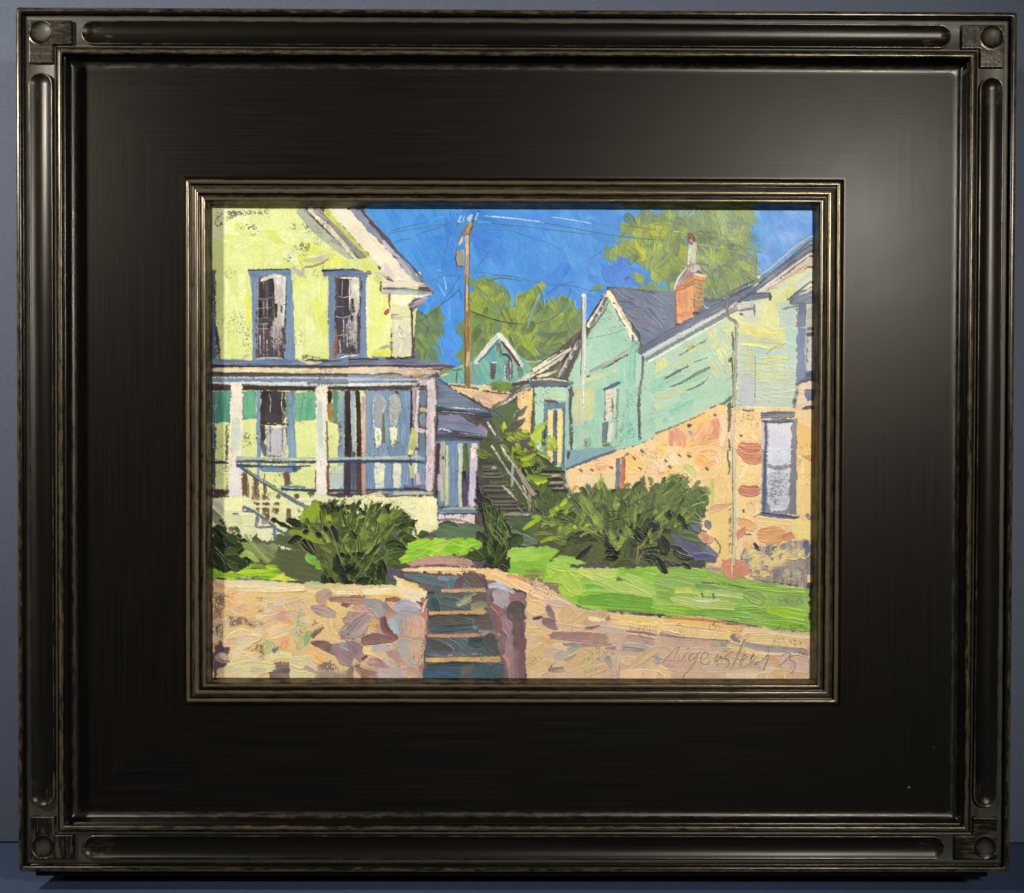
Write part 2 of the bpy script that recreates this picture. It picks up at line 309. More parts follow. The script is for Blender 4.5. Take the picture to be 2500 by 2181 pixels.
# ---- window one
org(500,500)
poly([(540,820),(1075,810),(1090,890),(1110,1300),(1135,1980),(600,1990),(590,1100),(560,900)],SB,(132,150,170),ang=90,wob=1.3,dry=.08,var=6)
stroke([(545,822),(800,818),(1060,812)],14,(34,34,52),(60,60,90),dry=.1,th=.2)
stroke([(590,870),(800,860),(1060,850)],[60,70,70],(112,128,156),SB,dry=.04)
poly([(650,930),(860,880),(1010,900),(1010,1500),(1000,1940),(650,1950)],(100,86,92),(78,70,74),ang=88,wob=4,dry=.15)
stroke([(700,950),(860,900),(960,900)],[30,60,40],(240,236,206),WH,th=.25)
stroke([(930,900),(940,1200),(930,1540)],[130,120,120],(236,228,206),(206,198,184),th=.22,dry=.12)
stroke([(890,1540),(910,1700),(940,1900)],[140,160,130],(214,206,192),(150,136,132),th=.2,dry=.42)
stroke([(1005,900),(1000,1200),(985,1500)],[26,24,20],(238,240,230),(200,206,200),th=.22)
for p in ([(720,980),(725,1060),(730,1150)],90,(48,38,30)),([(830,935),(835,1040),(825,1140)],64,(32,24,18)),([(695,1210),(705,1300),(700,1410)],56,(48,36,28)),([(820,1200),(828,1290)],60,(34,24,20)),([(890,1250),(895,1330),(890,1410)],34,(40,30,26)),([(820,1310),(820,1390)],60,(62,44,42)),([(810,1470),(800,1540),(810,1580)],56,(40,28,28)),([(960,1260),(965,1350)],14,(110,90,84)):
    stroke(p[0],p[1],p[2],(66,54,50),dry=.22,th=.2)
stroke([(660,1170),(760,1180),(860,1150)],14,(128,126,140)); stroke([(650,1430),(750,1420),(820,1430)],16,(140,130,140),dry=.3)
stroke([(740,1180),(742,1420)],18,(120,114,126),dry=.3); stroke([(770,1480),(775,1760)],10,(150,146,156),dry=.3)
stroke([(660,1500),(830,1490)],10,(168,160,164),dry=.3); stroke([(660,1670),(830,1650)],8,(140,120,124),dry=.4)
org(500,800); poly([(640,20),(820,20),(830,370),(640,390)],(100,76,80),(84,72,80),ang=88,wob=4,dry=.3,var=12); stroke([(640,400),(800,380),(960,390)],[30,24,20],(176,200,210),(220,224,214),th=.2)
# ---- window two
org(500,500)
poly([(1470,820),(2330,800),(2300,870),(2310,1300),(2280,1950),(1560,1950),(1550,1300),(1545,880),(1480,870)],SB,(128,140,164),ang=90,wob=1.3,dry=.08,var=6)
stroke([(1470,828),(1760,818),(2050,820),(2100,850)],[26,22,20],(28,26,46),(40,40,60),dry=.08,th=.24)
stroke([(1500,870),(1800,850),(2080,860)],[50,70,60],(104,116,152),(120,130,162),dry=.03)
stroke([(1560,880),(1550,1100),(1550,1400),(1545,1900)],[20,20,24,20],(120,92,72),(200,204,180),dry=.45)
poly([(1640,920),(1960,920),(1950,1400),(1930,1880),(1640,1880)],(92,80,88),(72,64,70),ang=88,wob=4,dry=.12)
stroke([(1740,925),(1740,1050),(1720,1160)],[170,170,150],(74,62,66),(56,44,46),dry=.15,th=.2)
stroke([(1690,915),(1800,920),(1900,915)],24,(240,236,206),th=.24)
stroke([(1890,930),(1890,1150),(1880,1370)],[120,120,90],(222,214,196),(236,226,200),dry=.08,th=.24)
stroke([(1820,930),(1815,1200),(1800,1500)],[16,20,18],(240,238,214),th=.22)
stroke([(1850,1400),(1860,1600),(1850,1880)],[110,120,140],(214,214,200),(150,144,138),dry=.36,th=.24)
stroke([(1690,1180),(1700,1280),(1690,1390)],[90,100,80],(82,72,88),(70,62,70),dry=.1)
for p in ([(1780,1180),(1780,1280),(1790,1380)],60,(40,30,30)),([(1850,1180),(1855,1290),(1870,1350)],34,(48,34,30)),([(1840,1400),(1845,1450)],40,(50,36,34)),([(1700,1430),(1710,1560),(1700,1780)],100,(72,62,70)),([(1945,1200),(1940,1400),(1935,1860)],18,(52,42,48)):
    stroke(p[0],p[1],p[2],(86,74,80),dry=.25,th=.18)
stroke([(1680,1150),(1740,1165),(1810,1145)],12,(190,190,196)); stroke([(1640,1400),(1740,1420),(1810,1390)],12,(180,176,190),dry=.2)
stroke([(1725,960),(1720,1150)],7,(170,168,170),dry=.2); stroke([(1735,1440),(1740,1560)],8,(176,172,180),dry=.2)
org(500,800)
stroke([(1640,20),(1645,120),(1630,380)],[20,44,50],(174,112,50),(150,96,60),dry=.1)
stroke([(1700,380),(1800,355),(1920,350)],24,(240,234,210),th=.26,dry=.2); stroke([(1830,250),(1870,300),(1860,360)],[70,90,60],(66,56,60),dry=.45)
stroke([(1990,-20),(1995,160),(1990,380)],[36,46,40],(130,148,172),SB)
stroke([(2040,-560),(2050,-200),(2060,160),(2070,380)],[30,50,60,70],(246,232,206),(226,214,176),dry=.1)
stroke([(480,390),(520,340),(580,330)],[30,60,20],(220,216,180),(140,130,120),dry=.45)
speck([(460,60),(560,100),(570,260),(480,260)],(100,96,80),.38)
speck([(1150,340),(1300,330),(1500,370),(1520,400),(1200,410)],(80,66,80),.6)
org(500,500)
for a in (([(735,960),(738,1150)],9),([(780,1190),(782,1420)],12),([(660,1300),(830,1290)],9),([(660,1560),(830,1550)],10),([(740,1500),(742,1900)],12),([(860,1460),(866,1900)],16),([(665,940),(662,1900)],10),([(690,1640),(700,1880)],20),([(780,1700),(784,1880)],18)):
    stroke(a[0],a[1],(206,200,200),(160,152,158),dry=.35,th=.2)
for a in (([(1725,950),(1722,1160)],10),([(1640,1280),(1800,1275)],9),([(1740,1440),(1745,1860)],14),([(1650,1640),(1800,1630)],12),([(1690,1700),(1700,1860)],22),([(1895,1240),(1900,1860)],26),([(1780,1500),(1790,1880)],16),([(1940,930),(1938,1400)],12)):
    stroke(a[0],a[1],(212,206,204),(168,160,166),dry=.35,th=.2)
# --- yellow strip right of window two, corner trim, eaves
org(850,500)
poly([(-80,700),(300,640),(560,960),(540,1120),(380,1000),(300,880),(290,840),(-60,800)],(216,222,120),(212,218,160),ang=50,wob=4,th=.12,dry=.02)
poly([(240,890),(500,860),(540,1100),(560,1900),(240,1900)],(228,230,140),YL,ang=90,wob=3,dry=.03)
stroke([(250,920),(240,1200),(250,1540)],[50,40,50],(240,226,190),(232,222,190),dry=.06)
stroke([(350,900),(370,930),(440,960)],[70,90,50],(190,190,150),(220,222,120))
org(850,800)
stroke([(390,270),(470,240),(540,230)],[30,36,30],(170,164,160),(196,192,170))
stroke([(300,330),(400,310),(520,320)],[60,90,60],(220,218,100),(214,214,90),th=.2)
stroke([(540,20),(545,150),(545,380)],[10,22,30],(74,70,40),(50,46,44),dry=.35)
stroke([(480,385),(600,380)],30,(74,76,36),(50,50,30)); 
org(850,500)
poly([(520,1130),(800,1130),(790,1240),(760,1260),(530,1240)],(240,234,196),(230,222,190),ang=0,wob=4,th=.26)
stroke([(520,1110),(515,1240),(540,1300)],[26,20,10],(190,106,60),(140,70,40)); stroke([(470,1370),(500,1330),(520,1310)],[40,50,20],(184,96,46),(120,60,40))
poly([(520,1270),(740,1290),(780,1300),(770,1370),(520,1380)],(238,232,190),(224,216,180),ang=0,wob=4,th=.26)
stroke([(540,1385),(660,1380)],12,(170,80,40),dry=.3)
poly([(530,1400),(780,1390),(800,1560),(800,1920),(570,1920),(540,1560)],(232,228,186),(210,202,176),ang=90,wob=4,th=.2)
stroke([(540,1420),(650,1420),(770,1400)],[40,50,30],(206,192,170),(220,210,180))
org(850,800); stroke([(640,20),(660,80),(700,110)],[70,110,60],(196,186,168),(230,224,180)); stroke([(640,160),(680,180),(670,300)],[80,110,90],(204,192,176),(232,226,190))
stroke([(800,-100),(805,100),(810,380)],[20,22,26],(60,50,48),(120,80,90),dry=.2)
stroke([(830,330),(880,360),(900,380)],[60,50,20],(122,126,160),(90,86,110)); stroke([(640,390),(740,380),(830,360)],[20,26,30],(46,40,36),(90,90,40),dry=.3)
# raking cornice (thick creamy band, grey band, dark edge)
org(850,500)
poly([(-200,40),(40,60),(300,330),(560,640),(720,830),(780,950),(560,960),(400,800),(180,540),(0,340),(-260,60)],(240,228,200),(228,214,186),ang=50,wob=3,th=.26,dry=.03,var=8)
poly([(20,60),(150,70),(420,420),(640,620),(800,800),(960,1010),(840,960),(640,720),(420,500),(240,320)],(148,158,168),(132,140,154),ang=50,wob=2,th=.16,dry=.03)
stroke([(430,450),(520,560),(640,660)],[40,60,30],(212,204,210),(180,178,186)); stroke([(640,690),(740,830),(820,950)],[40,70,30],(196,192,190),(170,170,176))
stroke([(460,740),(520,860),(600,950)],[60,90,60],(230,212,200),(206,186,184),th=.28); stroke([(560,700),(640,800),(690,900)],[50,60,50],(238,228,204),(222,206,190),th=.28)
stroke([(160,70),(300,230),(500,430),(620,600),(800,770),(940,960),(1060,1090)],[14,20,24,30,26,36,30],(62,54,66),(104,96,116),dry=.22)
stroke([(200,90),(290,180),(370,280)],[12,20,12],(214,170,190),(60,50,60),dry=.2)
stroke([(860,860),(960,980),(1060,1080)],[16,26,20],(140,148,156),(110,100,110)); stroke([(1020,1080),(1050,1100),(1080,1110)],[20,34,20],(120,70,80),(150,110,110))
stroke([(420,1000),(700,990),(950,1010)],[70,90,50],(232,212,200),(222,206,196),th=.3,dry=.02)
stroke([(430,1050),(700,1060),(1000,1080)],[20,30,10],(90,100,124),(130,140,156)); 
stroke([(420,1095),(720,1095),(1040,1120)],[50,64,40],(168,174,168),(188,188,180),th=.2,dry=.02)
stroke([(410,970),(405,1090)],14,(92,86,70)); stroke([(820,1140),(920,1150),(1020,1120)],[20,40,16],(222,214,206),(240,234,220))
poly([(740,1250),(830,1170),(1030,1150),(900,1260),(800,1350)],(110,84,92),(170,150,150),ang=-25,wob=3,th=.2)
stroke([(820,1230),(920,1190),(1000,1160)],12,(206,190,190)); stroke([(790,1290),(800,1400),(800,1540)],[24,26,20],(110,60,70),(60,44,60))
stroke([(430,880),(480,920),(560,960)],[20,40,16],(120,110,104),(90,80,90)); stroke([(380,770),(400,810)],[20,30],(92,92,84)); stroke([(350,870),(420,880),(500,930)],[60,60,30],(186,184,160),(206,200,170))
# ================================================= porch roof bands (500..1110 src)
org(500,800)
poly([(60,395),(500,405),(1180,400),(1400,440),(2060,400),(2600,400),(2960,440),(3060,480),(2600,490),(1300,480),(60,470)],(104,122,150),(126,142,162),ang=0,wob=2,dry=.03,th=.15)
org(850,800); poly([(0,400),(640,400),(900,400),(1200,440),(1360,490),(900,490),(0,480)],(112,112,130),(130,134,150),ang=0,wob=2,th=.18,dry=.04)
stroke([(0,398),(200,394),(380,398)],16,DK,(60,50,50)); stroke([(0,478),(500,480),(900,485),(1180,480),(1350,490)],[12,16,22,14,8],(60,46,64),(90,70,90))
org(500,800)
stroke([(1180,400),(1280,440),(1460,440)],[20,50,30],(214,208,180),(200,200,180)); stroke([(60,478),(500,490),(1000,480),(1600,486),(2054,480)],[30,20,14,16,14],DK,(70,54,60),dry=.1)
stroke([(70,540),(400,530),(900,535),(1500,550),(2060,540)],[60,64,70,74,80],(240,230,178),(232,212,176),th=.24,dry=.05)
org(850,800); stroke([(0,540),(400,540),(800,555),(1130,560)],[90,100,100,50],(236,216,180),(222,196,164),th=.2,dry=.04); stroke([(640,510),(900,515),(1200,500)],[30,30,10],(176,140,140),(220,200,180))
stroke([(0,596),(200,592)],12,DK,dry=.3); stroke([(380,586),(520,576),(680,590)],[10,22,10],(110,100,50),(90,80,60)); stroke([(780,580),(840,610),(960,610)],[20,50,20],(200,170,140),(180,150,120))
org(500,800)
stroke([(70,560),(200,575),(600,585),(1000,590),(1500,585),(2060,590)],[34,20,26,26,20,18],(84,66,70),(108,90,92),dry=.25)
stroke([(70,650),(600,655),(1200,650),(2060,655)],[80,84,90,90],(128,146,174),(142,158,180),dry=.03); stroke([(70,625),(600,630),(1100,628),(2060,640)],[18,22,22,26],(220,222,210),(190,200,200))
stroke([(70,690),(300,700),(600,690),(1000,695),(1280,700)],[26,34,22,24,40],(222,232,230),(236,236,214),th=.28,dry=.12)
stroke([(300,690),(700,710),(1300,720),(2060,720)],[18,30,34,40],(232,234,222),(200,206,200),th=.26,dry=.1)
org(850,800)
stroke([(0,605),(400,612),(780,615)],[30,40,30],(140,158,172),(170,176,176),dry=.1); stroke([(0,650),(400,655),(930,650)],[40,44,30],(206,208,212),(176,184,198),dry=.04); stroke([(0,690),(300,685),(800,690)],[30,36,20],(130,146,174),(150,162,184))
stroke([(0,720),(400,712),(880,705)],[40,40,30],(240,236,220),(224,222,216),th=.28,dry=.06)
stroke([(0,760),(300,765),(600,760),(830,755)],[40,46,40,20],(70,54,50),(104,88,84),dry=.1)
org(500,800)
stroke([(90,750),(300,755),(480,755)],[40,44,40],DK,(90,60,60),dry=.15); stroke([(460,755),(900,760),(1380,765)],[40,50,50],(52,38,36),(86,62,60),dry=.1); stroke([(1550,755),(1800,765),(2060,770)],[30,46,46],(58,46,46),(86,68,66),dry=.12)
# ---- porch wall behind posts
poly([(90,790),(2054,790),(2054,2360),(90,2360)],YL,(214,222,150),ang=90,wob=2,dry=.03)
poly([(95,800),(130,800),(135,2100),(90,2140)],(104,120,142),(80,94,116),ang=90,wob=2)
poly([(130,800),(330,800),(330,1190),(140,1200)],(74,146,118),(96,160,132),ang=92,wob=3,dry=.05); poly([(460,800),(650,800),(650,1150),(470,1160)],(84,156,126),(112,176,146),ang=92,wob=3,dry=.05)
poly([(1130,810),(1400,800),(1400,1150),(1200,1180),(1130,1150)],(96,168,136),(120,184,150),ang=100,wob=4,dry=.03)
poly([(250,1200),(320,1200),(300,1960),(250,1960)],(228,226,200),PD,ang=90,wob=2,dry=.4); speck([(245,1210),(330,1200),(300,1500),(250,1540)],DK,.6); speck([(250,1900),(320,1900),(300,2080),(250,2100)],DK,.6)
speck([(470,1300),(610,1300),(600,1500),(460,1520)],(110,104,70),.45)
stroke([(130,1340),(135,1540)],20,DK,dry=.4); stroke([(110,1520),(120,1700),(120,1960)],[20,20,20],(90,60,50),(60,50,60),dry=.3)
# porch window
poly([(650,790),(700,790),(710,1540),(700,1560),(720,1960),(650,1960)],(126,146,180),(140,158,180),ang=90,wob=2)
poly([(1030,800),(1130,800),(1140,1960),(1050,1960)],(118,146,160),(140,164,176),ang=90,wob=3); poly([(1010,810),(1060,810),(1050,1100),(990,1160)],(136,160,144),(120,150,130),ang=90,wob=2)
poly([(710,800),(1010,800),(1010,1000),(980,1210),(700,1210)],(78,66,74),(66,58,62),ang=90,wob=3,dry=.1); stroke([(760,800),(750,860),(760,920)],[80,90,50],(56,48,40),dry=.15); stroke([(730,960),(730,1080),(740,1190)],[60,60,60],(66,54,44),(60,40,30),dry=.1)
stroke([(800,830),(825,900),(820,1060)],10,(206,196,196)); stroke([(975,820),(960,960),(975,1060)],10,(220,214,206)); stroke([(985,1000),(975,1160)],8,(180,180,170)); stroke([(760,1130),(880,1110),(970,1120)],[90,100,80],(84,84,80),(60,58,56),dry=.35)
stroke([(720,1230),(735,1350),(720,1420)],60,(64,56,58),(90,84,80),dry=.1)
stroke([(730,1215),(900,1215),(1040,1220)],[20,26,40],(74,66,66)); poly([(740,1230),(1030,1225),(1000,1260),(860,1270),(800,1260)],(240,238,200),(226,224,180),ang=0,wob=3,th=.28)
poly([(770,1260),(1000,1250),(1010,1540),(1010,1640),(860,1640),(760,1600)],(206,200,200),(190,184,184),ang=90,wob=3,dry=.05); stroke([(820,1230),(822,1560)],7,(130,104,100)); stroke([(972,1260),(975,1540)],8,(120,110,100)); stroke([(1020,1260),(1030,1400),(1020,1620)],[20,30,24],(110,90,90),(200,200,180),dry=.4)
stroke([(720,1430),(740,1500),(760,1620)],[50,60,30],(96,104,124),(80,80,90)); stroke([(770,1500),(850,1560),(1000,1620)],[20,10,30],(150,120,110),dry=.5)
org(500,1100); stroke([(780,60),(880,90),(1020,80)],[20,60,30],(120,84,74),(200,190,184),dry=.45)
# door zone right of post two
org(500,800)
poly([(1600,790),(1680,800),(1670,1160),(1600,1190)],(104,160,132),(84,140,110),ang=90,wob=3); stroke([(1565,800),(1570,870),(1565,940)],[50,60,40],(40,30,22)); stroke([(1560,780),(1600,800),(1600,850)],10,(214,140,80))
stroke([(1560,950),(1575,1060),(1580,1180)],[60,70,40],(176,120,66),(120,76,40),dry=.15,th=.24); stroke([(1640,1170),(1720,1240)],[60,20],(200,190,140),(90,70,50),dry=.4)
stroke([(1530,1180),(1535,1400),(1540,1620),(1545,2200)],[16,16,26,24],(140,84,50),(110,70,60),dry=.1)
poly([(1670,800),(1760,790),(1760,2360),(1680,2360)],(160,176,170),(130,150,170),ang=90,wob=3,dry=.2); speck([(1660,1150),(1740,1150),(1740,1560),(1660,1560)],(84,78,74),.55)
stroke([(1790,800),(1790,1100),(1800,1540),(1790,1960),(1790,2100)],[70,76,90,90,90],(52,42,40),(76,62,64),dry=.12); stroke([(1850,800),(1860,1100),(1870,1540)],[50,46,40],(150,168,196),(170,182,190),dry=.12); stroke([(1860,1560),(1870,1960),(1860,2200)],[60,90,90],(108,112,128),(70,68,80),dry=.2)
stroke([(1915,800),(1925,1000),(1935,1500),(1940,2200)],[60,60,66,70],(56,42,40),(74,56,50),dry=.14); stroke([(1990,860),(1990,1200),(1985,1530)],[44,46,40],(228,198,176),(206,176,160),th=.2)
org(850,800)
poly([(210,790),(800,790),(780,1540),(960,1560),(960,2100),(210,2140)],(124,144,164),(142,160,176),ang=90,wob=3,dry=.03)
stroke([(190,870),(195,1100),(190,1540),(170,1900),(180,2120)],[44,46,50,60,50],(226,190,168),(190,150,130),dry=.08); stroke([(160,1540),(150,1900),(160,2120)],[20,30,30],(104,70,60),(80,60,60),dry=.1)
stroke([(380,860),(390,1000),(375,1240)],[120,140,60],(176,170,168),(160,156,166),th=.26); stroke([(430,870),(470,950),(430,1060)],[20,20,14],(210,210,170),(150,156,150)); stroke([(370,1270),(380,1380),(370,1480)],[80,96,70],(240,238,190),WH,th=.3); stroke([(320,900),(315,1100),(330,1280)],[14,14,20],(220,220,190),dry=.2)
stroke([(560,860),(590,960),(565,1240)],[120,150,70],(196,190,170),(170,170,166),th=.26); stroke([(565,1260),(570,1400),(560,1480)],[100,90,40],(240,238,188),(222,220,180),th=.3)
stroke([(440,1080),(445,1250),(440,1440)],[20,30,40],(110,128,60),(96,114,70),dry=.1); stroke([(590,1430),(640,1450)],[24,30],(110,130,70)); stroke([(600,800),(620,830)],[40,30],(60,80,50)); stroke([(650,820),(690,810)],[30,40],(104,160,150))
stroke([(720,830),(730,1050),(710,1300),(700,1480)],[120,110,100,90],(116,142,164),(132,156,176),th=.26,dry=.02); stroke([(790,800),(795,1000),(790,1200),(785,1340)],[18,22,24,20],(24,20,32),(40,36,50))
stroke([(840,790),(835,1000),(830,1230)],[70,56,50],(184,158,172),(206,190,194),th=.2); stroke([(880,790),(870,1000),(850,1200),(870,1500)],[50,30,50,20],(236,224,206),(214,200,190))
stroke([(810,1260),(820,1400),(790,1540)],[50,110,80],(206,214,120),(196,204,140)); stroke([(850,1260),(880,1290),(980,1300)],[50,60,40],(228,206,206),(214,190,196)); stroke([(900,1010),(950,1020),(990,1050)],[30,40,30],(236,222,200),(220,206,186))
poly([(880,1010),(960,1000),(980,1060),(900,1060)],(230,222,180),(170,160,120),wob=3)
stroke([(930,800),(935,900),(930,980)],[90,90,70],(122,140,160),(108,128,150)); stroke([(930,1090),(930,1160),(930,1240)],[70,84,60],(122,140,158),(140,158,170)); stroke([(920,1340),(930,1540),(900,1900)],[70,90,120],(118,140,158),(104,128,140)); stroke([(970,1360),(970,1480)],14,(90,100,50))
stroke([(1040,680),(1050,900),(1035,1200),(1040,1540),(1020,2050)],[120,110,120,120,80],(222,204,196),(206,190,190),th=.26,dry=.03); stroke([(1075,950),(1085,1100),(1070,1300),(1060,1540)],[24,40,40,30],(232,220,202),(200,184,180))
stroke([(1108,560),(1100,700),(1110,900)],[20,16,14],(80,50,56),(120,80,90)); stroke([(1110,1080),(1110,1300),(1110,1540)],[14,12,14],(46,38,44)); stroke([(1090,1120),(1095,1540),(1090,2000)],[12,16,24],(120,80,110),(80,56,80))
stroke([(830,740),(920,660),(1040,590)],[40,50,40],(196,190,184),(150,146,146)); stroke([(900,700),(1000,680),(1080,640)],[60,70,50],(224,210,204),(200,190,196)); stroke([(800,770),(900,760)],[40,30],(180,166,170))
stroke([(850,740),(900,700)],10,(70,60,66))
# ---- posts
org(500,800)
poly([(325,690),(470,690),(480,900),(470,1500),(465,2060),(470,2360),(300,2360),(310,1900),(320,1200),(318,900)],(240,228,204),(226,214,196),ang=90,wob=3,th=.26,dry=.03,var=9)
stroke([(390,1150),(390,1350),(380,1540)],[110,110,90],(214,216,190),(200,208,190),dry=.1); stroke([(400,720),(440,690),(490,660)],[50,30,10],(240,232,206),(200,190,180))
poly([(1390,730),(1550,720),(1530,900),(1520,1500),(1530,2060),(1520,2330),(1400,2330),(1400,1200),(1395,900)],(238,230,206),(222,218,200),ang=90,wob=3,th=.26,dry=.03,var=8)
stroke([(1450,940),(1440,1200),(1460,1500)],[60,70,60],(206,208,190),(190,206,190),dry=.1)
# ================================================= railing, lattice, lower left (T9)
org(500,1100)
poly([(100,560),(2054,560),(2600,580),(2600,1000),(2054,1060),(1100,1250),(400,1150),(100,1100)],(228,228,182),(220,218,170),ang=0,wob=3,dry=.05)
stroke([(440,300),(600,520),(700,620),(900,760)],[100,160,160,100],(206,196,160),(120,84,66),dry=.25)
for x,y0,y1,w in ((500,290,560,64),(640,330,580,60),(760,400,600,60),(1020,270,450,80),(840,290,320,50),(670,650,760,50),(760,660,800,80),(780,800,860,60),(900,650,690,60),(920,560,600,50),(1150,560,600,70),(1050,740,870,60),(900,740,780,44),(330,960,1010,70),(1380,640,680,80),(1330,520,560,90)):
    stroke([(x,y0),(x+4,(y0+y1)/2),(x,y1)],w,(128,92,76),(96,76,64),dry=.25,th=.12)
for x in (570,700,830,1000): stroke([(x,240),(x+5,500),(x,820)],[40,36,40],(232,230,160),(224,220,170),th=.2,dry=.08)
for y in (630,700): stroke([(540,y),(760,y+5),(1300,y-5)],[34,40,30],(232,228,170),(226,216,180),th=.2,dry=.1)
poly([(770,280),(960,280),(990,520),(780,540)],(228,232,170),(222,226,150),ang=90,wob=3,th=.18); poly([(1060,280),(1390,250),(1390,480),(1080,470)],(226,230,160),(216,222,150),ang=90,wob=3,th=.15)
stroke([(1010,280),(1030,360),(1030,440)],[70,70,60],(134,84,64),(110,74,60)); stroke([(750,300),(745,420),(760,580)],10,(120,90,60)); 
stroke([(1390,250),(1390,500)],12,(110,74,50),dry=.3)
# posts lower + rails
poly([(300,140),(470,140),(465,560),(300,590)],(236,224,212),(228,214,206),ang=90,wob=3,th=.2)
poly([(1400,100),(1530,100),(1525,560),(1400,520)],(238,228,214),(230,218,206),ang=90,wob=3,th=.2)
stroke([(100,155),(200,150),(290,155)],[36,30,16],(36,46,60),SD); stroke([(110,110),(200,130),(290,135)],[10,12,10],(70,90,110),dry=.3)
stroke([(100,495),(240,495)],14,SD); poly([(100,490),(300,490),(290,600),(100,600)],(92,66,62),(80,60,60),ang=0,wob=3,dry=.25)
stroke([(400,95),(800,105),(1390,110)],[40,40,46],(164,176,170),(206,208,170),dry=.06)
stroke([(400,145),(600,135),(900,150),(1390,145)],[30,28,36,30],SD,(104,124,140),th=.24); stroke([(500,165),(900,165),(1300,165)],[10,14,12],(196,206,180))
stroke([(400,190),(700,200),(1000,205),(1330,195)],[44,30,24,14],SD,(70,90,110),th=.22)
stroke([(720,235),(900,240),(1150,250)],[60,66,50],(122,142,176),(110,128,160)); stroke([(1110,240),(1200,220)],[60,40],(70,86,110),dry=.3)
stroke([(440,200),(700,370),(900,490),(1100,620),(1410,775)],[44,46,44,44,50],(96,112,130),(120,124,140),th=.22,dry=.12); stroke([(500,225),(740,390),(1000,530),(1200,660)],[10,12,12,12],(226,224,180),(140,130,110),dry=.1)
stroke([(440,215),(700,390),(900,510)],[12,10,10],SD,dry=.15)
stroke([(950,465),(1100,455),(1260,460)],[30,36,34],(110,130,150),(150,166,176)); stroke([(960,485),(1150,495),(1390,500)],[26,30,36],(56,78,100),SD,th=.22)
stroke([(1545,140),(1750,135),(2060,145),(2700,135)],[30,34,34,30],(64,84,108),SD,th=.22); stroke([(1545,105),(1800,100),(2700,85)],[36,36,40],(170,180,180),(196,200,170),dry=.06)
stroke([(1545,498),(1800,502),(2060,500),(2500,490),(2700,480)],[36,30,26,20,40],(52,70,92),SD,th=.22)
stroke([(1540,540),(1750,560),(2060,560),(2300,560)],[50,60,60,40],(112,76,68),(84,62,62),dry=.2); stroke([(1560,535),(1660,530)],16,(200,190,200)); stroke([(1990,520),(2010,560)],[60,50],(206,170,150),(170,130,110))
stroke([(1555,180),(1540,300),(1550,480)],[26,36,30],(160,90,60),(120,70,56)); poly([(1570,200),(1740,190),(1740,480),(1570,470)],(206,222,170),(180,200,190),ang=90,wob=3,dry=.06); 
stroke([(1790,150),(1790,300),(1790,540)],[76,80,60],(82,68,80),(60,50,60),dry=.1); stroke([(1870,170),(1870,500)],[90,90],(100,96,110),(70,66,84),dry=.3); stroke([(1940,160),(1940,540)],[40,60],(96,70,70),(80,60,60)); stroke([(1990,160),(1990,400),(2000,520)],[50,50,50],(206,160,140),(180,140,130))
stroke([(1545,145),(1750,135),(2060,145)],[30,34,34],(64,84,108),SD,th=.22)
org(850,1100)
for x,w in ((270,110),(500,70),(700,70),(920,90)): stroke([(x,160),(x,300),(x,480)],w,(118,142,166),(132,154,172),dry=.03)
stroke([(400,170),(390,300),(400,480)],[130,130,110],(240,232,196),(226,224,190),th=.28); stroke([(340,420),(390,440),(440,380)],[20,30,14],(170,190,210),(220,220,214)); stroke([(615,170),(610,320),(610,470)],[110,110,90],(232,226,196),(216,220,200),th=.28)
stroke([(800,160),(805,260),(800,350)],[90,80,60],(206,206,150),(190,190,140),th=.2); stroke([(765,10),(800,40)],[60,80],(226,222,130)); stroke([(770,60),(790,180)],[30,20],(70,56,40)); stroke([(850,0),(855,100),(850,300)],[22,26,40],(232,220,200)); stroke([(870,290),(880,380),(900,440)],[50,60,80],(220,198,200),(180,160,180)); stroke([(806,350),(808,460)],16,(110,60,110)); stroke([(700,440),(800,460),(960,440)],[30,50,30],(140,116,140),(110,100,130))
stroke([(0,140),(400,135),(800,140),(960,155)],[34,34,34,24],(60,88,112),SD,th=.22); stroke([(180,100),(500,95),(960,100)],[40,40,36],(168,180,180),(190,196,170))
stroke([(220,492),(500,490),(700,485)],[16,18,20],(50,74,96),(90,110,130)); stroke([(700,480),(850,485),(990,495)],[30,36,20],(58,72,96),(40,50,70),th=.22)
stroke([(540,520),(560,560)],[60,40],(110,136,160)); stroke([(260,525),(380,540),(480,560)],[40,44,30],(150,100,80),(120,90,70)); stroke([(380,515),(410,520)],20,(236,230,220)); stroke([(560,540),(800,535),(1060,540)],[30,44,40],(206,196,160),(190,180,150),th=.2); stroke([(480,580),(800,570),(1060,575)],[10,12,14],(100,70,60))
stroke([(1020,160),(1010,300),(1015,510)],[90,90,80],(220,206,206),(204,192,196),th=.22)
# ---- white base wall
poly([(-60,590),(200,570),(600,590),(1060,570),(1120,620),(1130,1000),(900,1060),(500,1000),(100,900),(-100,760)],(232,228,176),(220,216,168),ang=0,wob=4,th=.18,dry=.03)
for p,w,c in (([(150,700),(280,620),(420,600)],150,(236,232,178)),([(440,760),(560,700),(600,640)],140,(212,214,160)),([(640,650),(720,660),(820,640)],160,(230,224,172)),([(700,800),(760,840),(820,860)],120,(206,210,160)),([(960,640),(965,780),(960,940)],220,(238,230,180)),([(1050,620),(1060,760),(1060,940)],120,(240,232,184)),([(800,1000),(900,980),(1080,960)],60,(226,220,170)),([(800,1050),(850,1060)],90,(222,214,164))):
    stroke(p,w,c,(226,222,170),th=.22,dry=.03)
stroke([(1020,980),(1050,1000)],[70,40],(228,224,176),dry=.3)
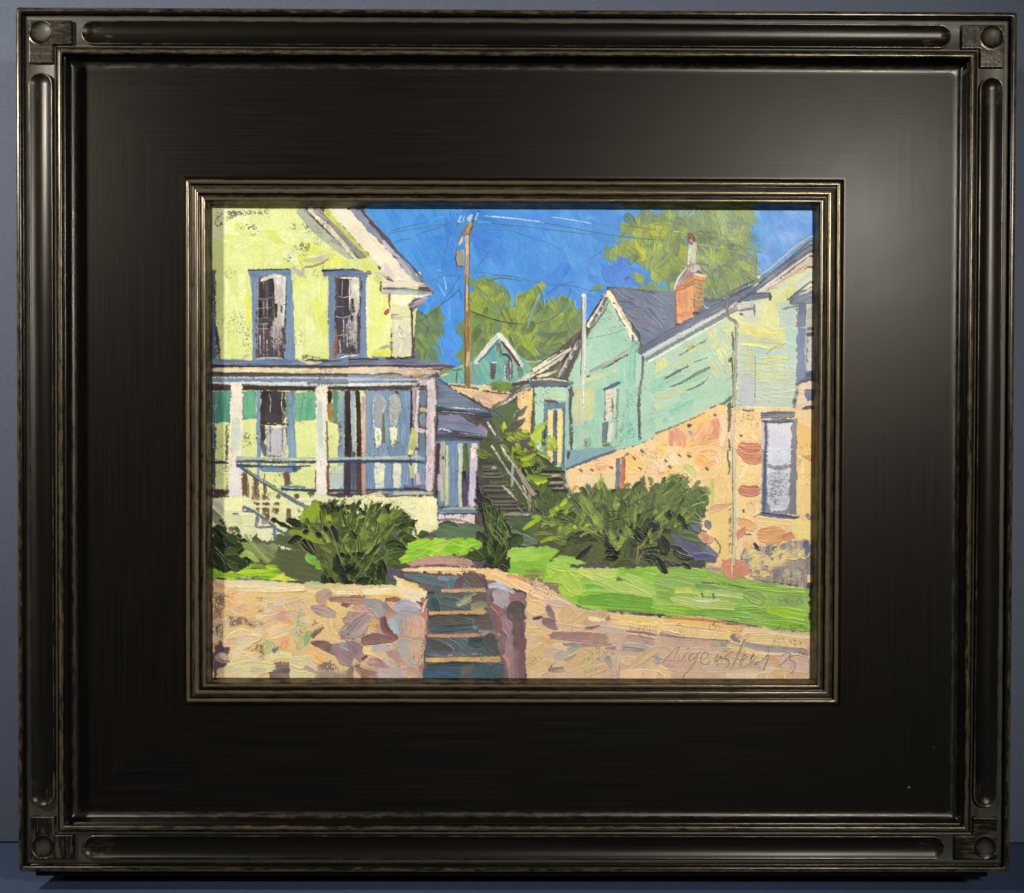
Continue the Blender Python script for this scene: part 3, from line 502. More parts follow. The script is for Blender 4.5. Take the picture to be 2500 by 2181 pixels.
# ---- side porch (two small roofs etc.)
org(850,800)
poly([(1110,640),(1200,700),(1500,880),(1700,1000),(1780,1060),(1120,1020),(1120,800)],(96,110,130),(120,130,146),ang=5,wob=3,th=.2,dry=.03)
stroke([(1120,640),(1300,760),(1500,880),(1700,1000),(1800,1070)],[14,16,18,16,16],(40,36,44),(90,86,96),dry=.1); stroke([(1480,1020),(1600,1020),(1740,1060)],[12,20,10],(176,172,190),(206,206,214)); stroke([(1250,1000),(1400,1010),(1480,1020)],[10,20,10],(220,224,220))
stroke([(1110,1030),(1160,1025),(1400,1050),(1700,1090),(1880,1110)],[70,44,50,54,30],(44,58,72),(100,112,130),th=.24,dry=.03); stroke([(1170,1050),(1400,1065),(1600,1085)],[8,10,8],(170,182,196))
poly([(1370,1100),(1780,1120),(1820,1150),(1700,1170),(1520,1160)],(62,52,60),(84,92,100),ang=5,wob=3)
poly([(1130,1090),(1350,1090),(1560,1200),(1760,1320),(1740,1360),(1120,1300)],(112,122,144),(134,130,152),ang=8,wob=3,th=.2,dry=.03); stroke([(1640,1230),(1720,1300),(1750,1350)],[60,70,20],(140,120,146),(160,140,160))
stroke([(1120,1320),(1400,1320),(1700,1370),(1900,1410)],[60,50,44,30],(66,82,104),(110,122,146),th=.24,dry=.03); stroke([(1120,1370),(1500,1390),(1880,1430)],[30,44,30],(52,44,56),(80,66,80)); stroke([(1120,1410),(1400,1430),(1700,1460),(1860,1450)],[60,70,60,30],(92,108,120),(70,88,104)); stroke([(1130,1290),(1180,1270),(1300,1310)],[14,20,10],(206,210,216)); stroke([(1400,1320),(1700,1355),(1880,1390)],[6,8,6],(200,206,214))
org(850,1100)
poly([(1100,-120),(1650,-120),(1650,700),(1130,700)],(120,142,162),(112,134,156),ang=90,wob=2,dry=.05)
stroke([(1130,-80),(1125,100),(1120,300),(1115,560)],[50,40,30,24],(70,54,66),(50,40,50),dry=.1); stroke([(1185,-100),(1180,100),(1190,400),(1180,640)],[60,60,80,60],(200,200,160),(170,160,150),th=.2); stroke([(1180,100),(1200,90)],30,(90,96,50)); stroke([(1140,300),(1140,500)],[40,50],(206,186,196),(180,160,170)); stroke([(1240,-60),(1240,200),(1250,400),(1240,680)],[30,40,50,50],(206,214,140),(190,200,170),dry=.1); 
stroke([(1320,-60),(1320,200),(1310,500),(1320,690)],[110,130,110,110],(118,142,166),(130,150,170),th=.15); stroke([(1340,270),(1380,280)],[20,10],(220,224,230)); stroke([(1400,-80),(1410,100),(1400,400),(1410,700)],[60,50,50,50],(224,216,180),(190,196,170),th=.22)
stroke([(1470,-80),(1480,100),(1480,260)],[50,70,80],(92,110,40),(70,88,40)); stroke([(1450,270),(1460,400),(1465,680)],[50,70,70],(40,30,34),(90,84,100),dry=.06); stroke([(1500,280),(1505,400),(1500,500)],[30,30,20],(84,60,110),(70,50,90))
stroke([(1580,-80),(1570,200),(1555,500),(1550,700)],[90,90,76,80],(214,190,200),(224,206,204),th=.22,dry=.03); stroke([(1575,-80),(1570,60),(1560,130)],[70,50,10],(236,216,190)); 
stroke([(1130,760),(1300,750),(1640,760)],[70,80,60],(110,136,156),(134,160,176),th=.26); stroke([(1180,735),(1400,720),(1620,735)],[16,24,30],(190,180,160),(170,164,156)); stroke([(1130,700),(1180,740)],[30,20],(70,96,110)); stroke([(1180,800),(1600,790)],12,(70,90,110))
poly([(1130,800),(1590,800),(1590,930),(1400,920),(1130,870)],(226,208,200),(214,196,190),ang=90,wob=2,th=.2); stroke([(1130,870),(1350,870),(1560,920)],[20,30,16],(196,176,164),(140,110,110)); stroke([(1130,910),(1180,900)],[40,30],(232,216,200))
# ================================================= far blue house, bank
org(850,800)
poly([(1130,640),(1160,590),(1370,490),(1540,430),(1700,270),(1900,90),(2054,240),(2300,500),(2300,740),(1250,700)],(104,164,166),(130,176,170),ang=60,wob=3,dry=.06,var=9)
org(1200,800)
poly([(0,190),(90,110),(200,220),(350,480),(330,720),(0,700)],(104,160,162),(136,178,170),ang=70,wob=3,dry=.05)
stroke([(-200,450),(-110,330),(0,190),(100,90)],[56,66,56,70],(232,230,212),(196,200,188),th=.26,dry=.02); stroke([(-170,440),(-60,330),(80,170)],[16,20,16],(110,110,104),(80,84,84))
stroke([(100,80),(200,220),(300,360),(400,500)],[60,72,62,44],(236,234,216),(206,212,196),th=.28,dry=.02); stroke([(120,170),(200,270),(280,380),(350,480)],[20,36,34,30],(130,60,44),(96,60,50),th=.18); stroke([(140,340),(200,350),(250,420)],[30,36,30],(52,70,74),(40,40,44))
for x,y0,y1,w in ((85,200,290,60),(110,260,370,30),(220,420,640,90),(15,440,640,70)): stroke([(x,y0),(x+5,(y0+y1)/2),(x,y1)],w,(92,74,76),(120,124,120),dry=.22)
stroke([(170,480),(165,560),(170,650)],14,(226,230,220)); stroke([(240,420),(240,520)],10,(220,220,206)); stroke([(0,440),(70,435)],16,(224,230,220)); stroke([(235,600),(235,640)],14,(230,230,220))
stroke([(330,500),(370,560),(360,620)],[40,60,40],(96,130,100),(120,140,90))
org(850,800)
stroke([(1560,480),(1580,600),(1570,700)],[60,80,60],(136,160,148),(110,150,146)); stroke([(1365,560),(1355,690)],14,(70,96,100)); stroke([(1390,500),(1440,470)],14,(206,216,206)); stroke([(1140,590),(1230,540),(1300,530)],[40,60,30],(120,140,100),(150,160,120)); stroke([(1300,540),(1380,530),(1430,520)],[14,20,10],(104,110,90)); stroke([(1150,610),(1220,590),(1290,570)],[14,30,10],(206,216,160))
poly([(1240,700),(1480,720),(1800,720),(2054,820),(1980,900),(1800,1040),(1740,1010),(1550,880),(1320,780)],(232,202,150),(206,170,140),ang=30,wob=3,dry=.03)
stroke([(1600,840),(1760,900),(1800,980)],[100,160,60],(204,168,138),(220,186,146)); stroke([(1280,720),(1450,745),(1640,770)],[16,14,12],(70,60,50),dry=.3); stroke([(1240,700),(1500,720),(1700,740)],[20,24,30],(214,216,190),(170,170,150)); stroke([(1700,790),(1850,820),(1980,830)],[14,16,10],(90,76,60)); stroke([(1240,705),(1270,740)],10,DK)
org(1200,800)
poly([(0,720),(130,660),(260,720),(330,700),(250,800),(0,790)],(86,118,44),(110,140,50),ang=40,wob=6)
stroke([(130,690),(150,760),(120,790)],[50,60,30],(126,160,40),(90,130,50))
# --- utility pole
org(850,500)
poly([(1480,330),(1520,330),(1510,900),(1520,1250),(1520,1500),(1530,2130),(1530,2300),(1465,2300),(1470,1900),(1465,1300),(1465,850)],(150,108,48),(196,150,90),ang=90,wob=2,th=.22,dry=.02)
stroke([(1490,500),(1500,560),(1480,640)],[40,40,10],(230,196,150)); stroke([(1495,1000),(1490,1130),(1485,1260)],[30,30,20],(216,184,150),(196,160,110)); stroke([(1495,390),(1495,460),(1500,500)],[50,56,40],(226,182,140),(200,150,100),th=.26)
stroke([(1490,1250),(1490,1330)],[50,40],(210,180,130),(130,104,60)); stroke([(1520,360),(1518,700),(1510,1000),(1520,1400)],8,(60,44,30)); stroke([(1470,880),(1465,1200),(1470,1500)],7,(70,54,30))
stroke([(1540,230),(1500,290),(1480,360)],[50,60,60],(204,150,84),(180,140,96),th=.26); stroke([(1500,250),(1440,360),(1370,520)],[30,44,14],(150,140,110),(110,104,76)); stroke([(1430,400),(1410,470),(1380,510)],[20,30,14],(220,206,180)); stroke([(1570,230),(1540,330),(1520,360)],[30,26,16],(100,104,80),(90,80,60))
stroke([(1640,80),(1600,150),(1560,220)],10,(30,34,44)); stroke([(1540,130),(1510,210)],[40,30],(224,220,200),(190,190,180)); stroke([(1630,100),(1590,190)],20,(190,206,206)); stroke([(1375,235),(1365,300)],[26,20],(90,124,116))
poly([(1345,570),(1450,560),(1455,760),(1420,800),(1350,770)],(150,152,132),(170,160,126),ang=90,wob=2,th=.2); stroke([(1355,570),(1350,680),(1365,780)],[14,14,16],(70,82,84)); stroke([(1380,775),(1440,780)],[16,20],(96,84,90))
org(850,800); stroke([(1500,0),(1495,200),(1500,300)],[60,60,60],(170,120,40),(140,96,36),dry=.02); stroke([(1490,480),(1500,600),(1500,720)],[60,64,66],(130,112,60),(150,126,70)); stroke([(1510,300),(1500,400),(1485,490)],[30,40,30],(214,176,140)); stroke([(1455,60),(1465,300),(1465,700)],7,(80,60,30))
# ================================================= green house (centre right)
org(0,0,1.2171)
poly([(1140,755),(1170,690),(1222,595),(1250,640),(1283,690),(1285,712),(1460,590),(1475,620),(1475,800),(1400,840),(1290,888),(1142,940)],MI,MB,ang=60,wob=2,dry=.04,var=8)
poly([(1228,583),(1215,577),(1355,585),(1352,655),(1290,695),(1262,650)],RF,(116,126,140),ang=30,wob=2,dry=.05)
poly([(1380,575),(1420,610),(1500,590),(1290,705),(1310,680)],RF,(96,106,124),ang=-30,wob=2)
org(1200,500)
stroke([(1450,1040),(1640,1045),(1850,1070),(2054,1105)],[20,22,20,24],(70,62,60),(120,100,84),dry=.15); dabs([(1600,1120),(2040,1150),(2040,1500),(1780,1500)],20,(140,300),(50,110),20,30,[RF,(118,124,138),(96,104,124),(130,128,140)],th=.14)
stroke([(1200,1500),(1300,1330),(1400,1180),(1470,1060)],[30,40,40,34],(44,38,22),(66,60,34),th=.22); stroke([(1470,1060),(1560,1200),(1660,1370),(1780,1540)],[24,30,36,40],(46,36,26),(70,56,34),th=.22)
stroke([(1210,1530),(1330,1350),(1400,1210),(1460,1090)],[66,66,56,60],(250,236,206),(238,218,184),th=.3,dry=.02); stroke([(1460,1090),(1550,1240),(1640,1400),(1730,1540)],[70,74,74,74],(252,236,204),(244,224,186),th=.3,dry=.02)
for a,b in (((1440,1170),(1400,1250)),((1380,1290),(1350,1350)),((1320,1380),(1290,1430)),((1280,1450),(1240,1530))): stroke([a,b],[44,40],(92,96,116),(110,112,126))
stroke([(1480,1200),(1380,1380),(1270,1540)],[10,14,14],(104,100,70)); stroke([(1520,1230),(1540,1240)],16,(70,50,50)); stroke([(1560,1310),(1610,1440),(1680,1530)],10,(110,116,140),dry=.35)
org(1200,800)
stroke([(1700,0),(1760,100),(1840,220)],[80,80,72],(252,236,204),(244,224,186),th=.3,dry=.02); stroke([(1780,0),(1840,80),(1860,180)],[30,30,20],(50,44,30),(90,90,50),dry=.1); stroke([(1770,100),(1780,180),(1830,200)],[20,30,40],(96,100,116),(80,84,110)); 
stroke([(1250,0),(1190,120),(1060,280)],[20,20,20],(104,112,96)); stroke([(1130,60),(1080,160),(1000,260)],[40,40,30],(60,52,44),(80,70,60)); stroke([(1090,170),(1060,250),(900,520),(830,620)],[60,60,60,44],(222,208,190),(206,190,176),th=.28)
for x,y in ((1085,210),(1030,330),(970,450),(920,550),(890,600)): stroke([(x+10,y-40),(x-14,y+30)],[46,40],(88,92,110),(104,106,120))
stroke([(1120,180),(1040,340),(900,640)],[10,12,14],(60,66,50))
poly([(960,640),(1100,350),(1200,200),(1700,0),(1770,230),(1400,420),(1180,620),(1050,660)],MI,(150,196,176),ang=60,wob=3,dry=.03,th=.12)
stroke([(1130,160),(1500,80),(1680,20)],8,(120,160,150)); stroke([(1100,420),(1200,300),(1300,120)],[60,60,30],(170,214,190),MI)
stroke([(1240,560),(1500,430),(1800,240)],[60,70,60],(160,164,150),(176,178,156),th=.2,dry=.1); stroke([(1200,620),(1400,520),(1600,400),(1820,290)],[14,16,16,14],(60,50,46),(110,110,96),dry=.2)
poly([(1050,700),(1220,600),(1500,480),(1850,320),(1870,500),(1800,1440),(1000,1560),(1000,900)],(176,206,176),(150,196,180),ang=92,wob=4,dry=.05,mix=.5)
stroke([(1130,690),(1300,620),(1560,560)],[60,60,40],(214,214,150),(190,206,160)); poly([(1020,740),(1300,720),(1270,1150),(1080,1220),(1020,1160)],(206,206,150),(186,196,150),ang=95,wob=5,dry=.05); stroke([(1660,560),(1700,480),(1800,400)],[60,100,60],(180,200,180),MI); 
dabs([(1620,560),(1850,400),(1830,1400),(1600,1440)],14,(300,600),(80,140),91,4,[MB,MI,(150,200,196),(134,186,170)],dry=.05,th=.12); dabs([(1050,1260),(1380,1200),(1380,1540),(1020,1540)],8,(160,340),(80,140),85,15,[(176,196,170),(156,186,168)],dry=.05,th=.1)
speck([(1150,1380),(1260,1360),(1250,1540),(1140,1540)],(80,96,60),.55); speck([(1260,1110),(1300,1110),(1290,1240),(1260,1240)],(84,96,70),.6); speck([(1680,1180),(1820,1180),(1800,1420),(1680,1400)],(104,140,130),.42)
# narrow window on that wall
stroke([(1410,780),(1500,740),(1610,680)],[40,44,30],(84,98,118),(70,84,104),th=.26); stroke([(1430,800),(1425,1000),(1420,1160)],12,(70,84,104)); 
stroke([(1490,790),(1480,960),(1460,1150)],[130,110,80],(232,220,196),(214,196,176),th=.26,dry=.03); 
for y in (840,890,940,1000,1060): stroke([(1430,y+14),(1540,y-16)],6,(196,170,140))
stroke([(1555,750),(1545,950),(1540,1130)],[26,24,20],(200,220,200)); stroke([(1580,760),(1580,1000),(1560,1400)],[30,24,24],(120,144,104),(150,180,140)); stroke([(1430,1190),(1425,1300),(1410,1440)],[70,70,60],(104,124,124),(90,104,116)); stroke([(1505,1200),(1490,1320),(1480,1440)],[60,70,60],(226,220,190),(200,206,176),th=.24); stroke([(1400,1480),(1470,1470)],[40,40],(104,124,50))
stroke([(1515,900),(1515,1060)],16,(116,136,110))
# vertical corner
stroke([(1900,360),(1890,600),(1850,900),(1860,1400)],[30,30,36,30],(90,84,84),(140,150,140),dry=.3); stroke([(1850,860),(1850,1100),(1850,1400)],[20,30,30],(90,110,60),(60,60,50),dry=.35)
# downpipe / white pole
org(1200,500)
stroke([(1160,1130),(1160,1300),(1155,1540),(1155,1700)],[60,56,50,50],(226,216,204),(204,196,190),th=.3,dry=.02,sharp=.2); stroke([(1135,1140),(1130,1540)],[10,10],(110,110,110)); stroke([(1155,1120),(1160,1150)],[50,60],(240,232,214),th=.3)
org(1200,800)
stroke([(1155,0),(1160,300),(1140,600),(1135,900),(1140,1230)],[54,50,50,50,44],(206,206,190),(190,192,170),th=.3,dry=.02); stroke([(1175,40),(1172,300),(1160,600),(1150,1000)],[10,12,12,10],(230,228,206)); stroke([(1130,0),(1130,300),(1115,600)],9,(120,120,114))
# small gabled porch: eaves strokes
poly([(260,710),(400,610),(700,400),(1000,220),(1010,270),(860,420),(560,600),(330,720)],(226,218,190),(196,190,166),ang=-35,wob=3,th=.24,dry=.06)
stroke([(700,420),(860,320),(1010,230)],10,DK,dry=.25); stroke([(480,600),(700,470),(900,340)],8,(96,88,70)); poly([(560,620),(800,520),(960,330),(990,310),(850,540),(800,640)],(120,118,84),(84,76,50),ang=-40,wob=4,dry=.2)
stroke([(570,620),(700,590),(820,540)],[40,44,20],(232,226,200),th=.26,dry=.2); stroke([(880,440),(940,360),(1000,290)],[20,26,10],(40,30,26))
stroke([(260,720),(380,700),(480,680)],[40,50,40],(96,84,64),(60,50,44),dry=.2)
poly([(0,990),(160,900),(480,700),(500,740),(420,800),(160,960),(10,1040)],(176,168,150),(110,100,90),ang=-35,wob=3,dry=.08); stroke([(130,980),(300,860),(470,760)],[20,30,20],(236,230,220),(206,196,190),th=.24); stroke([(440,830),(470,790),(480,850)],[30,40,30],(196,120,100),(150,100,80))
stroke([(0,1080),(120,1020),(240,1000)],[60,80,30],(88,84,74),(110,104,90))
# bush in front of porch side, orange strip
poly([(340,840),(520,760),(510,1000),(490,1320),(340,1260),(300,1000)],(226,190,130),(236,204,150),ang=92,wob=3,dry=.04); stroke([(500,790),(515,920),(505,1040)],[30,36,16],(228,220,110)); stroke([(530,780),(520,1000),(510,1260)],[12,16,30],(84,92,40),dry=.2)
# porch front wall with the door
poly([(540,740),(990,750),(980,1540),(1000,2200),(560,2200)],MI,(170,212,180),ang=90,wob=3,dry=.03)
stroke([(490,700),(750,705),(1010,695)],[70,76,60],(88,96,112),(104,114,130),th=.28,dry=.02); stroke([(500,660),(740,650),(990,680)],[16,30,10],(240,224,180),(226,206,170),th=.28); 
stroke([(700,900),(800,870),(920,880)],[60,110,70],(196,214,160),(180,208,160),th=.2); stroke([(790,820),(850,790)],12,(200,226,196))
stroke([(670,920),(780,935),(900,980)],[26,50,30],(74,76,82),(110,96,90),th=.28); stroke([(690,985),(790,990),(900,990)],[14,18,12],(60,44,40)); poly([(660,940),(930,940),(930,1090),(920,2180),(860,2180),(880,1020),(710,1020),(700,1540),(690,2180),(650,2180)],(104,124,140),(120,138,150),ang=90,wob=2,dry=.05)
stroke([(745,1050),(740,1180),(745,1300),(735,1540),(740,1700)],[80,76,80,60,60],(240,214,140),(226,196,140),th=.26,dry=.03); stroke([(860,1050),(860,1300),(850,1540),(850,1700)],[70,70,70,60],(240,214,140),(230,200,130),th=.26,dry=.03); stroke([(800,1040),(795,1300),(795,1720)],[50,44,50],(86,92,110),(76,80,96),th=.2)
stroke([(685,1180),(660,1320),(650,1480)],[40,50,40],(44,44,40),(70,90,90),dry=.1); stroke([(905,1000),(910,1300),(900,1700)],[16,18,18],(84,104,124)); stroke([(960,760),(955,1100),(945,1540),(940,1750)],[60,60,60,50],(160,196,180),(150,176,176)); 
stroke([(1000,740),(985,1000),(1000,1300),(990,1540),(980,1680)],[30,34,40,44,40],(80,72,60),(46,40,36),dry=.25)
stroke([(980,770),(1010,830),(980,900)],[40,50,30],(120,110,100),(60,60,50),dry=.35)
# ---- greenery between the houses
org(1200,1100)
poly([(-180,180),(-150,-60),(0,-260),(150,-80),(500,0),(640,40),(900,250),(960,560),(980,780),(420,800),(-180,760)],(84,96,54),(64,70,42),ang=40,wob=6,dry=.03)
org(1200,800)
poly([(0,1060),(160,960),(300,930),(360,1080),(260,1260),(100,1300),(20,1200)],(96,116,74),(84,104,60),ang=-50,wob=5); 
dabs([(100,1230),(500,1320),(820,1400),(800,1540),(520,1900),(120,1560)],46,(80,200),(40,80),60,70,[(160,186,24),(146,170,30),(110,134,40),(84,100,40),(176,196,40)],th=.26)
poly([(500,1340),(560,1240),(690,1180),(640,1320),(600,1460),(500,1420)],(150,186,70),(170,200,60),ang=-50,wob=5); stroke([(720,1400),(780,1440),(800,1520)],[60,70,50],(176,200,50),(150,180,40),th=.26)
stroke([(160,1310),(290,1240),(410,1150)],[30,110,40],(92,94,76),(70,70,56),th=.24); stroke([(300,1130),(380,1060),(440,1000)],[30,70,30],(104,108,90),(84,84,70),th=.22); stroke([(280,1120),(300,1060),(330,1040)],10,(180,190,150)); stroke([(20,1040),(80,1090),(150,1120)],[30,50,30],(70,80,88),(110,120,130))
stroke([(160,1190),(170,1260)],[30,50],(176,196,60)); stroke([(380,1290),(450,1310)],[40,60],(196,204,40),th=.26)
org(1200,1100)
dabs([(150,-40),(560,20),(640,220),(520,280),(240,160)],26,(70,170),(30,70),50,80,[(70,76,44),(96,110,40),(150,176,40),(60,60,40),(120,140,40)],th=.2)
stroke([(380,120),(470,90),(540,50)],[30,70,40],(176,196,30),(160,180,40),th=.26); stroke([(440,340),(580,380),(720,360)],[60,130,40],(150,180,50),(110,136,40),th=.24); stroke([(540,410),(620,410),(700,380)],[20,40,20],(220,216,20),(170,190,40),th=.26)
dabs([(330,160),(600,180),(560,300),(340,260)],14,(60,120),(24,50),30,80,[(56,56,40),(84,92,50),(40,40,30)],th=.18)
dabs([(480,430),(980,480),(900,700),(520,780),(480,600)],26,(80,200),(40,90),80,60,[(66,84,40),(84,100,44),(56,66,36),(110,126,60)],th=.16)
for p in ([(620,270),(760,262),(920,270)],[(700,365),(800,355),(900,360)],[(700,440),(800,445),(900,440)],[(760,500),(900,505),(980,515)]): stroke(p,[30,34,26],(34,26,26),(60,50,50),th=.22)
for p in ([(750,320),(880,315)],[(730,405),(900,400)],[(800,475),(900,468)]): stroke(p,[30,24],(200,180,156),(150,140,130))
stroke([(620,296),(760,300),(860,296)],8,(196,200,160)); stroke([(880,270),(930,380),(980,520)],[16,18,16],(130,116,66),(110,90,50)); stroke([(990,340),(975,440),(980,540)],[12,14,10],(160,120,96)); stroke([(930,430),(970,460)],30,(214,190,180))
# ---- outside stairs
poly([(-180,140),(-100,60),(60,200),(300,600),(480,780),(-170,800),(-170,560)],(86,80,70),(66,64,54),ang=0,wob=4,dry=.03)
for i,(x0,x1,y) in enumerate(((-120,60,200),(-120,100,240),(-110,110,290),(-130,150,330),(-110,190,400),(-100,210,440),(-100,270,500),(-40,310,580),(-40,320,640),(0,400,680),(-60,420,730),(60,500,800))):
    stroke([(x0,y),((x0+x1)/2,y+6),(x1,y-4)],[20,30,20],((126,122,104),(100,110,60),(140,132,120))[i%3],(90,84,70),th=.22,dry=.1)
    stroke([(x0+20,y+26),(x1,y+24)],[16,14],(50,46,44),dry=.2)
stroke([(20,200),(60,230)],[14,24],(196,196,180)); stroke([(140,440),(240,540),(310,630)],[24,40,20],(206,204,180),(170,170,156),dry=.25,th=.24); stroke([(0,230),(60,210)],16,(200,196,190),dry=.2)
stroke([(110,810),(300,800),(510,810)],[40,50,34],(170,160,140),(120,116,90),dry=.2); stroke([(330,700),(390,770)],[12,10],(180,170,150)); stroke([(350,830),(470,800)],[30,20],(214,206,190),dry=.3)
stroke([(50,20),(140,160),(240,310),(300,380),(460,620)],[24,26,26,24,30],(200,204,196),(160,160,144),th=.26); stroke([(150,0),(240,130),(340,250)],[30,30,30],(206,208,200),(190,184,176),th=.26); stroke([(330,250),(430,420),(540,560)],[44,56,50],(186,164,150),(170,150,140),th=.28)
stroke([(272,150),(262,300),(255,460)],[34,40,32],(186,184,170),(150,150,140),th=.26); stroke([(475,530),(465,640),(475,760)],[34,36,20],(176,170,150),(130,124,104),th=.24); stroke([(490,560),(484,760)],6,(220,220,204)); stroke([(390,440),(440,540)],[20,16],(206,190,176))
org(1200,800); stroke([(-57,1180),(0,1270),(50,1350)],[20,26,20],(226,226,206)); stroke([(0,1480),(44,1545)],[24,20],(226,222,200),th=.26); stroke([(115,1470),(160,1545)],[18,20],(230,228,210)); stroke([(10,1390),(90,1400),(110,1440)],[30,44,30],(74,80,94),(96,104,120))
org(850,1100); stroke([(1620,0),(1700,60),(1780,60)],[50,120,40],(110,130,40),(84,104,40)); 
dabs([(1600,350),(1640,360),(1760,660),(1700,780),(1600,720)],26,(60,130),(26,50),70,60,[(30,32,26),(44,46,34),(26,22,22)],th=.24); stroke([(1620,370),(1700,400),(1780,380)],[40,60,30],(80,74,84),(60,56,60))
# ================================================= right house
org(1600,800)
poly([(0,440),(0,220),(200,130),(520,0),(1000,-120),(1000,980),(400,1160),(0,1320)],MI,(170,206,170),ang=-25,wob=3,dry=.03,th=.14)
poly([(1050,-240),(1900,-400),(1960,-300),(1780,700),(1700,1060),(1000,1040)],(196,212,176),(184,206,176),ang=5,wob=3,dry=.03,th=.14)
dabs([(700,-100),(980,-220),(960,560),(700,640)],16,(140,280),(80,130),88,30,[(222,212,140),(206,206,150),(196,206,160)],dry=.05,th=.16)
dabs([(40,300),(660,60),(640,300),(100,600)],14,(260,420),(50,90),-25,6,[MI,(190,210,150),(170,208,176),(206,210,140)],dry=.08,th=.14)
dabs([(0,700),(640,500),(640,900),(100,1200)],16,(260,460),(70,120),-22,8,[(150,200,180),MI,(140,192,180)],dry=.05,th=.14)
poly([(0,400),(130,380),(140,470),(60,560),(0,580)],(212,214,140),(196,206,150),wob=4); stroke([(0,860),(200,830),(500,720)],[40,50,20],(212,206,140),(190,200,150)); stroke([(0,960),(30,1000)],[60,60],(214,208,140))
stroke([(120,640),(300,540),(420,480)],[20,30,10],(76,92,44),(110,140,90),dry=.25); stroke([(180,750),(340,680),(500,590),(680,500)],[14,24,40,34],(84,96,44),(120,150,110),dry=.25); stroke([(400,790),(560,720),(660,620)],[10,18,10],(90,104,60),dry=.3); stroke([(300,350),(500,230),(640,150)],8,(70,100,80),dry=.3); stroke([(560,200),(630,170)],20,(110,124,70),dry=.3); stroke([(480,440),(680,370)],8,(90,120,90),dry=.3)
# upper siding strokes on the front
dabs([(1060,0),(1560,-60),(1600,180),(1060,200)],12,(300,520),(70,120),5,8,[(222,214,140),(206,206,150),(228,220,130)],dry=.04,th=.16)
dabs([(1060,260),(1260,260),(1240,560),(1060,560)],7,(100,200),(80,120),85,15,[(206,200,150),(196,200,160)],th=.14); dabs([(1260,360),(1680,360),(1640,640),(1260,640)],8,(260,400),(80,130),5,15,[(200,210,160),(206,212,150)],th=.12); dabs([(1260,640),(1740,700),(1700,1020),(1260,1020)],10,(260,400),(70,110),5,12,[(196,214,180),(200,212,170)],th=.12); dabs([(1640,-40),(1760,0),(1740,600),(1660,600)],8,(160,300),(70,90),85,20,[(170,206,190),(176,206,180)],th=.14)
poly([(1060,230),(1320,230),(1420,300),(1640,320),(1600,380),(1300,400),(1230,280)],(184,196,196),(170,206,190),ang=5,wob=4); stroke([(1060,215),(1240,220),(1420,250),(1540,240),(1600,200)],[20,30,40,40,20],(226,218,130),(240,236,130),th=.3); stroke([(1300,380),(1480,370),(1660,380)],[16,24,40],(228,220,110),(236,230,70),th=.3); stroke([(1400,340),(1470,260),(1580,210)],8,(170,160,110))
stroke([(1060,600),(1150,590),(1240,600)],[16,30,14],(170,160,170),(196,186,170)); poly([(1120,600),(1240,590),(1240,1020),(1060,1020),(1060,740)],(196,200,190),(184,190,186),ang=92,wob=4,dry=.05); stroke([(1250,360),(1250,700),(1240,1030)],[10,12,12],(164,160,150),dry=.25); speck([(1560,560),(1740,560),(1720,780),(1560,740)],(150,176,166),.4)
org(1600,500)
poly([(900,1340),(1100,1200),(1420,1000),(1700,880),(1980,780),(1980,1480),(760,1540)],(214,214,150),(196,210,170),ang=20,wob=3,dry=.03)
poly([(1350,1340),(1350,1250),(1420,1120),(1620,1050),(1760,1160),(1760,1480),(1350,1480)],(222,216,140),(210,210,150),ang=80,wob=4); poly([(1560,1220),(1780,1200),(1760,1540),(1540,1540)],(190,208,176),(180,200,180),ang=80,wob=4); stroke([(1680,1060),(1740,1040),(1700,1100)],[30,40,20],(232,224,80),(220,214,120))
poly([(1700,1020),(1980,820),(1980,950),(1780,1100)],(190,206,176),(204,206,160),wob=4,ang=-35)
# roof fascia
poly([(400,1500),(700,1300),(900,1180),(1150,1030),(1200,1080),(1160,1150),(900,1300),(600,1480),(480,1540),(300,1540)],(78,90,112),(92,104,124),ang=-32,wob=3,th=.22,dry=.03)
stroke([(800,1190),(1000,1070),(1240,950)],[24,26,20],(70,60,44),(100,90,60),dry=.2); stroke([(620,1180),(740,1200),(860,1190)],[30,30,20],(84,92,110),(60,70,90)); stroke([(400,1530),(700,1360),(900,1250),(1080,1170)],[40,44,50,40],(214,206,200),(176,170,170),th=.26,dry=.05); stroke([(640,1540),(840,1420),(1040,1310)],[30,30,20],(150,150,160),(120,124,136),dry=.08)
stroke([(500,1540),(760,1400),(1040,1270)],[20,24,20],(230,222,210),(190,180,170),th=.26,dry=.1)
poly([(1180,1060),(1400,880),(1600,740),(1980,420),(1980,560),(1700,740),(1400,980),(1240,1110)],(84,96,120),(110,118,136),ang=-38,wob=3,th=.22,dry=.03)
stroke([(1290,900),(1450,790),(1700,570),(1980,370)],[30,34,36,40],(180,180,178),(150,150,150),th=.26,dry=.05); stroke([(1240,1040),(1500,830),(1760,640),(1980,480)],[12,14,12,14],(46,50,66)); stroke([(1190,1060),(1290,980)],[20,30],(190,190,190))
poly([(1280,1110),(1500,980),(1980,620),(1980,760),(1700,900),(1450,1080),(1320,1140)],(222,202,184),(200,180,164),ang=-36,wob=4,th=.24,dry=.03); stroke([(1280,1090),(1500,940),(1740,760),(1980,590)],[26,30,30,30],(228,218,206),(206,196,186),th=.26); stroke([(1400,1080),(1600,940),(1900,760)],[14,24,20],(196,150,110),(214,180,150))
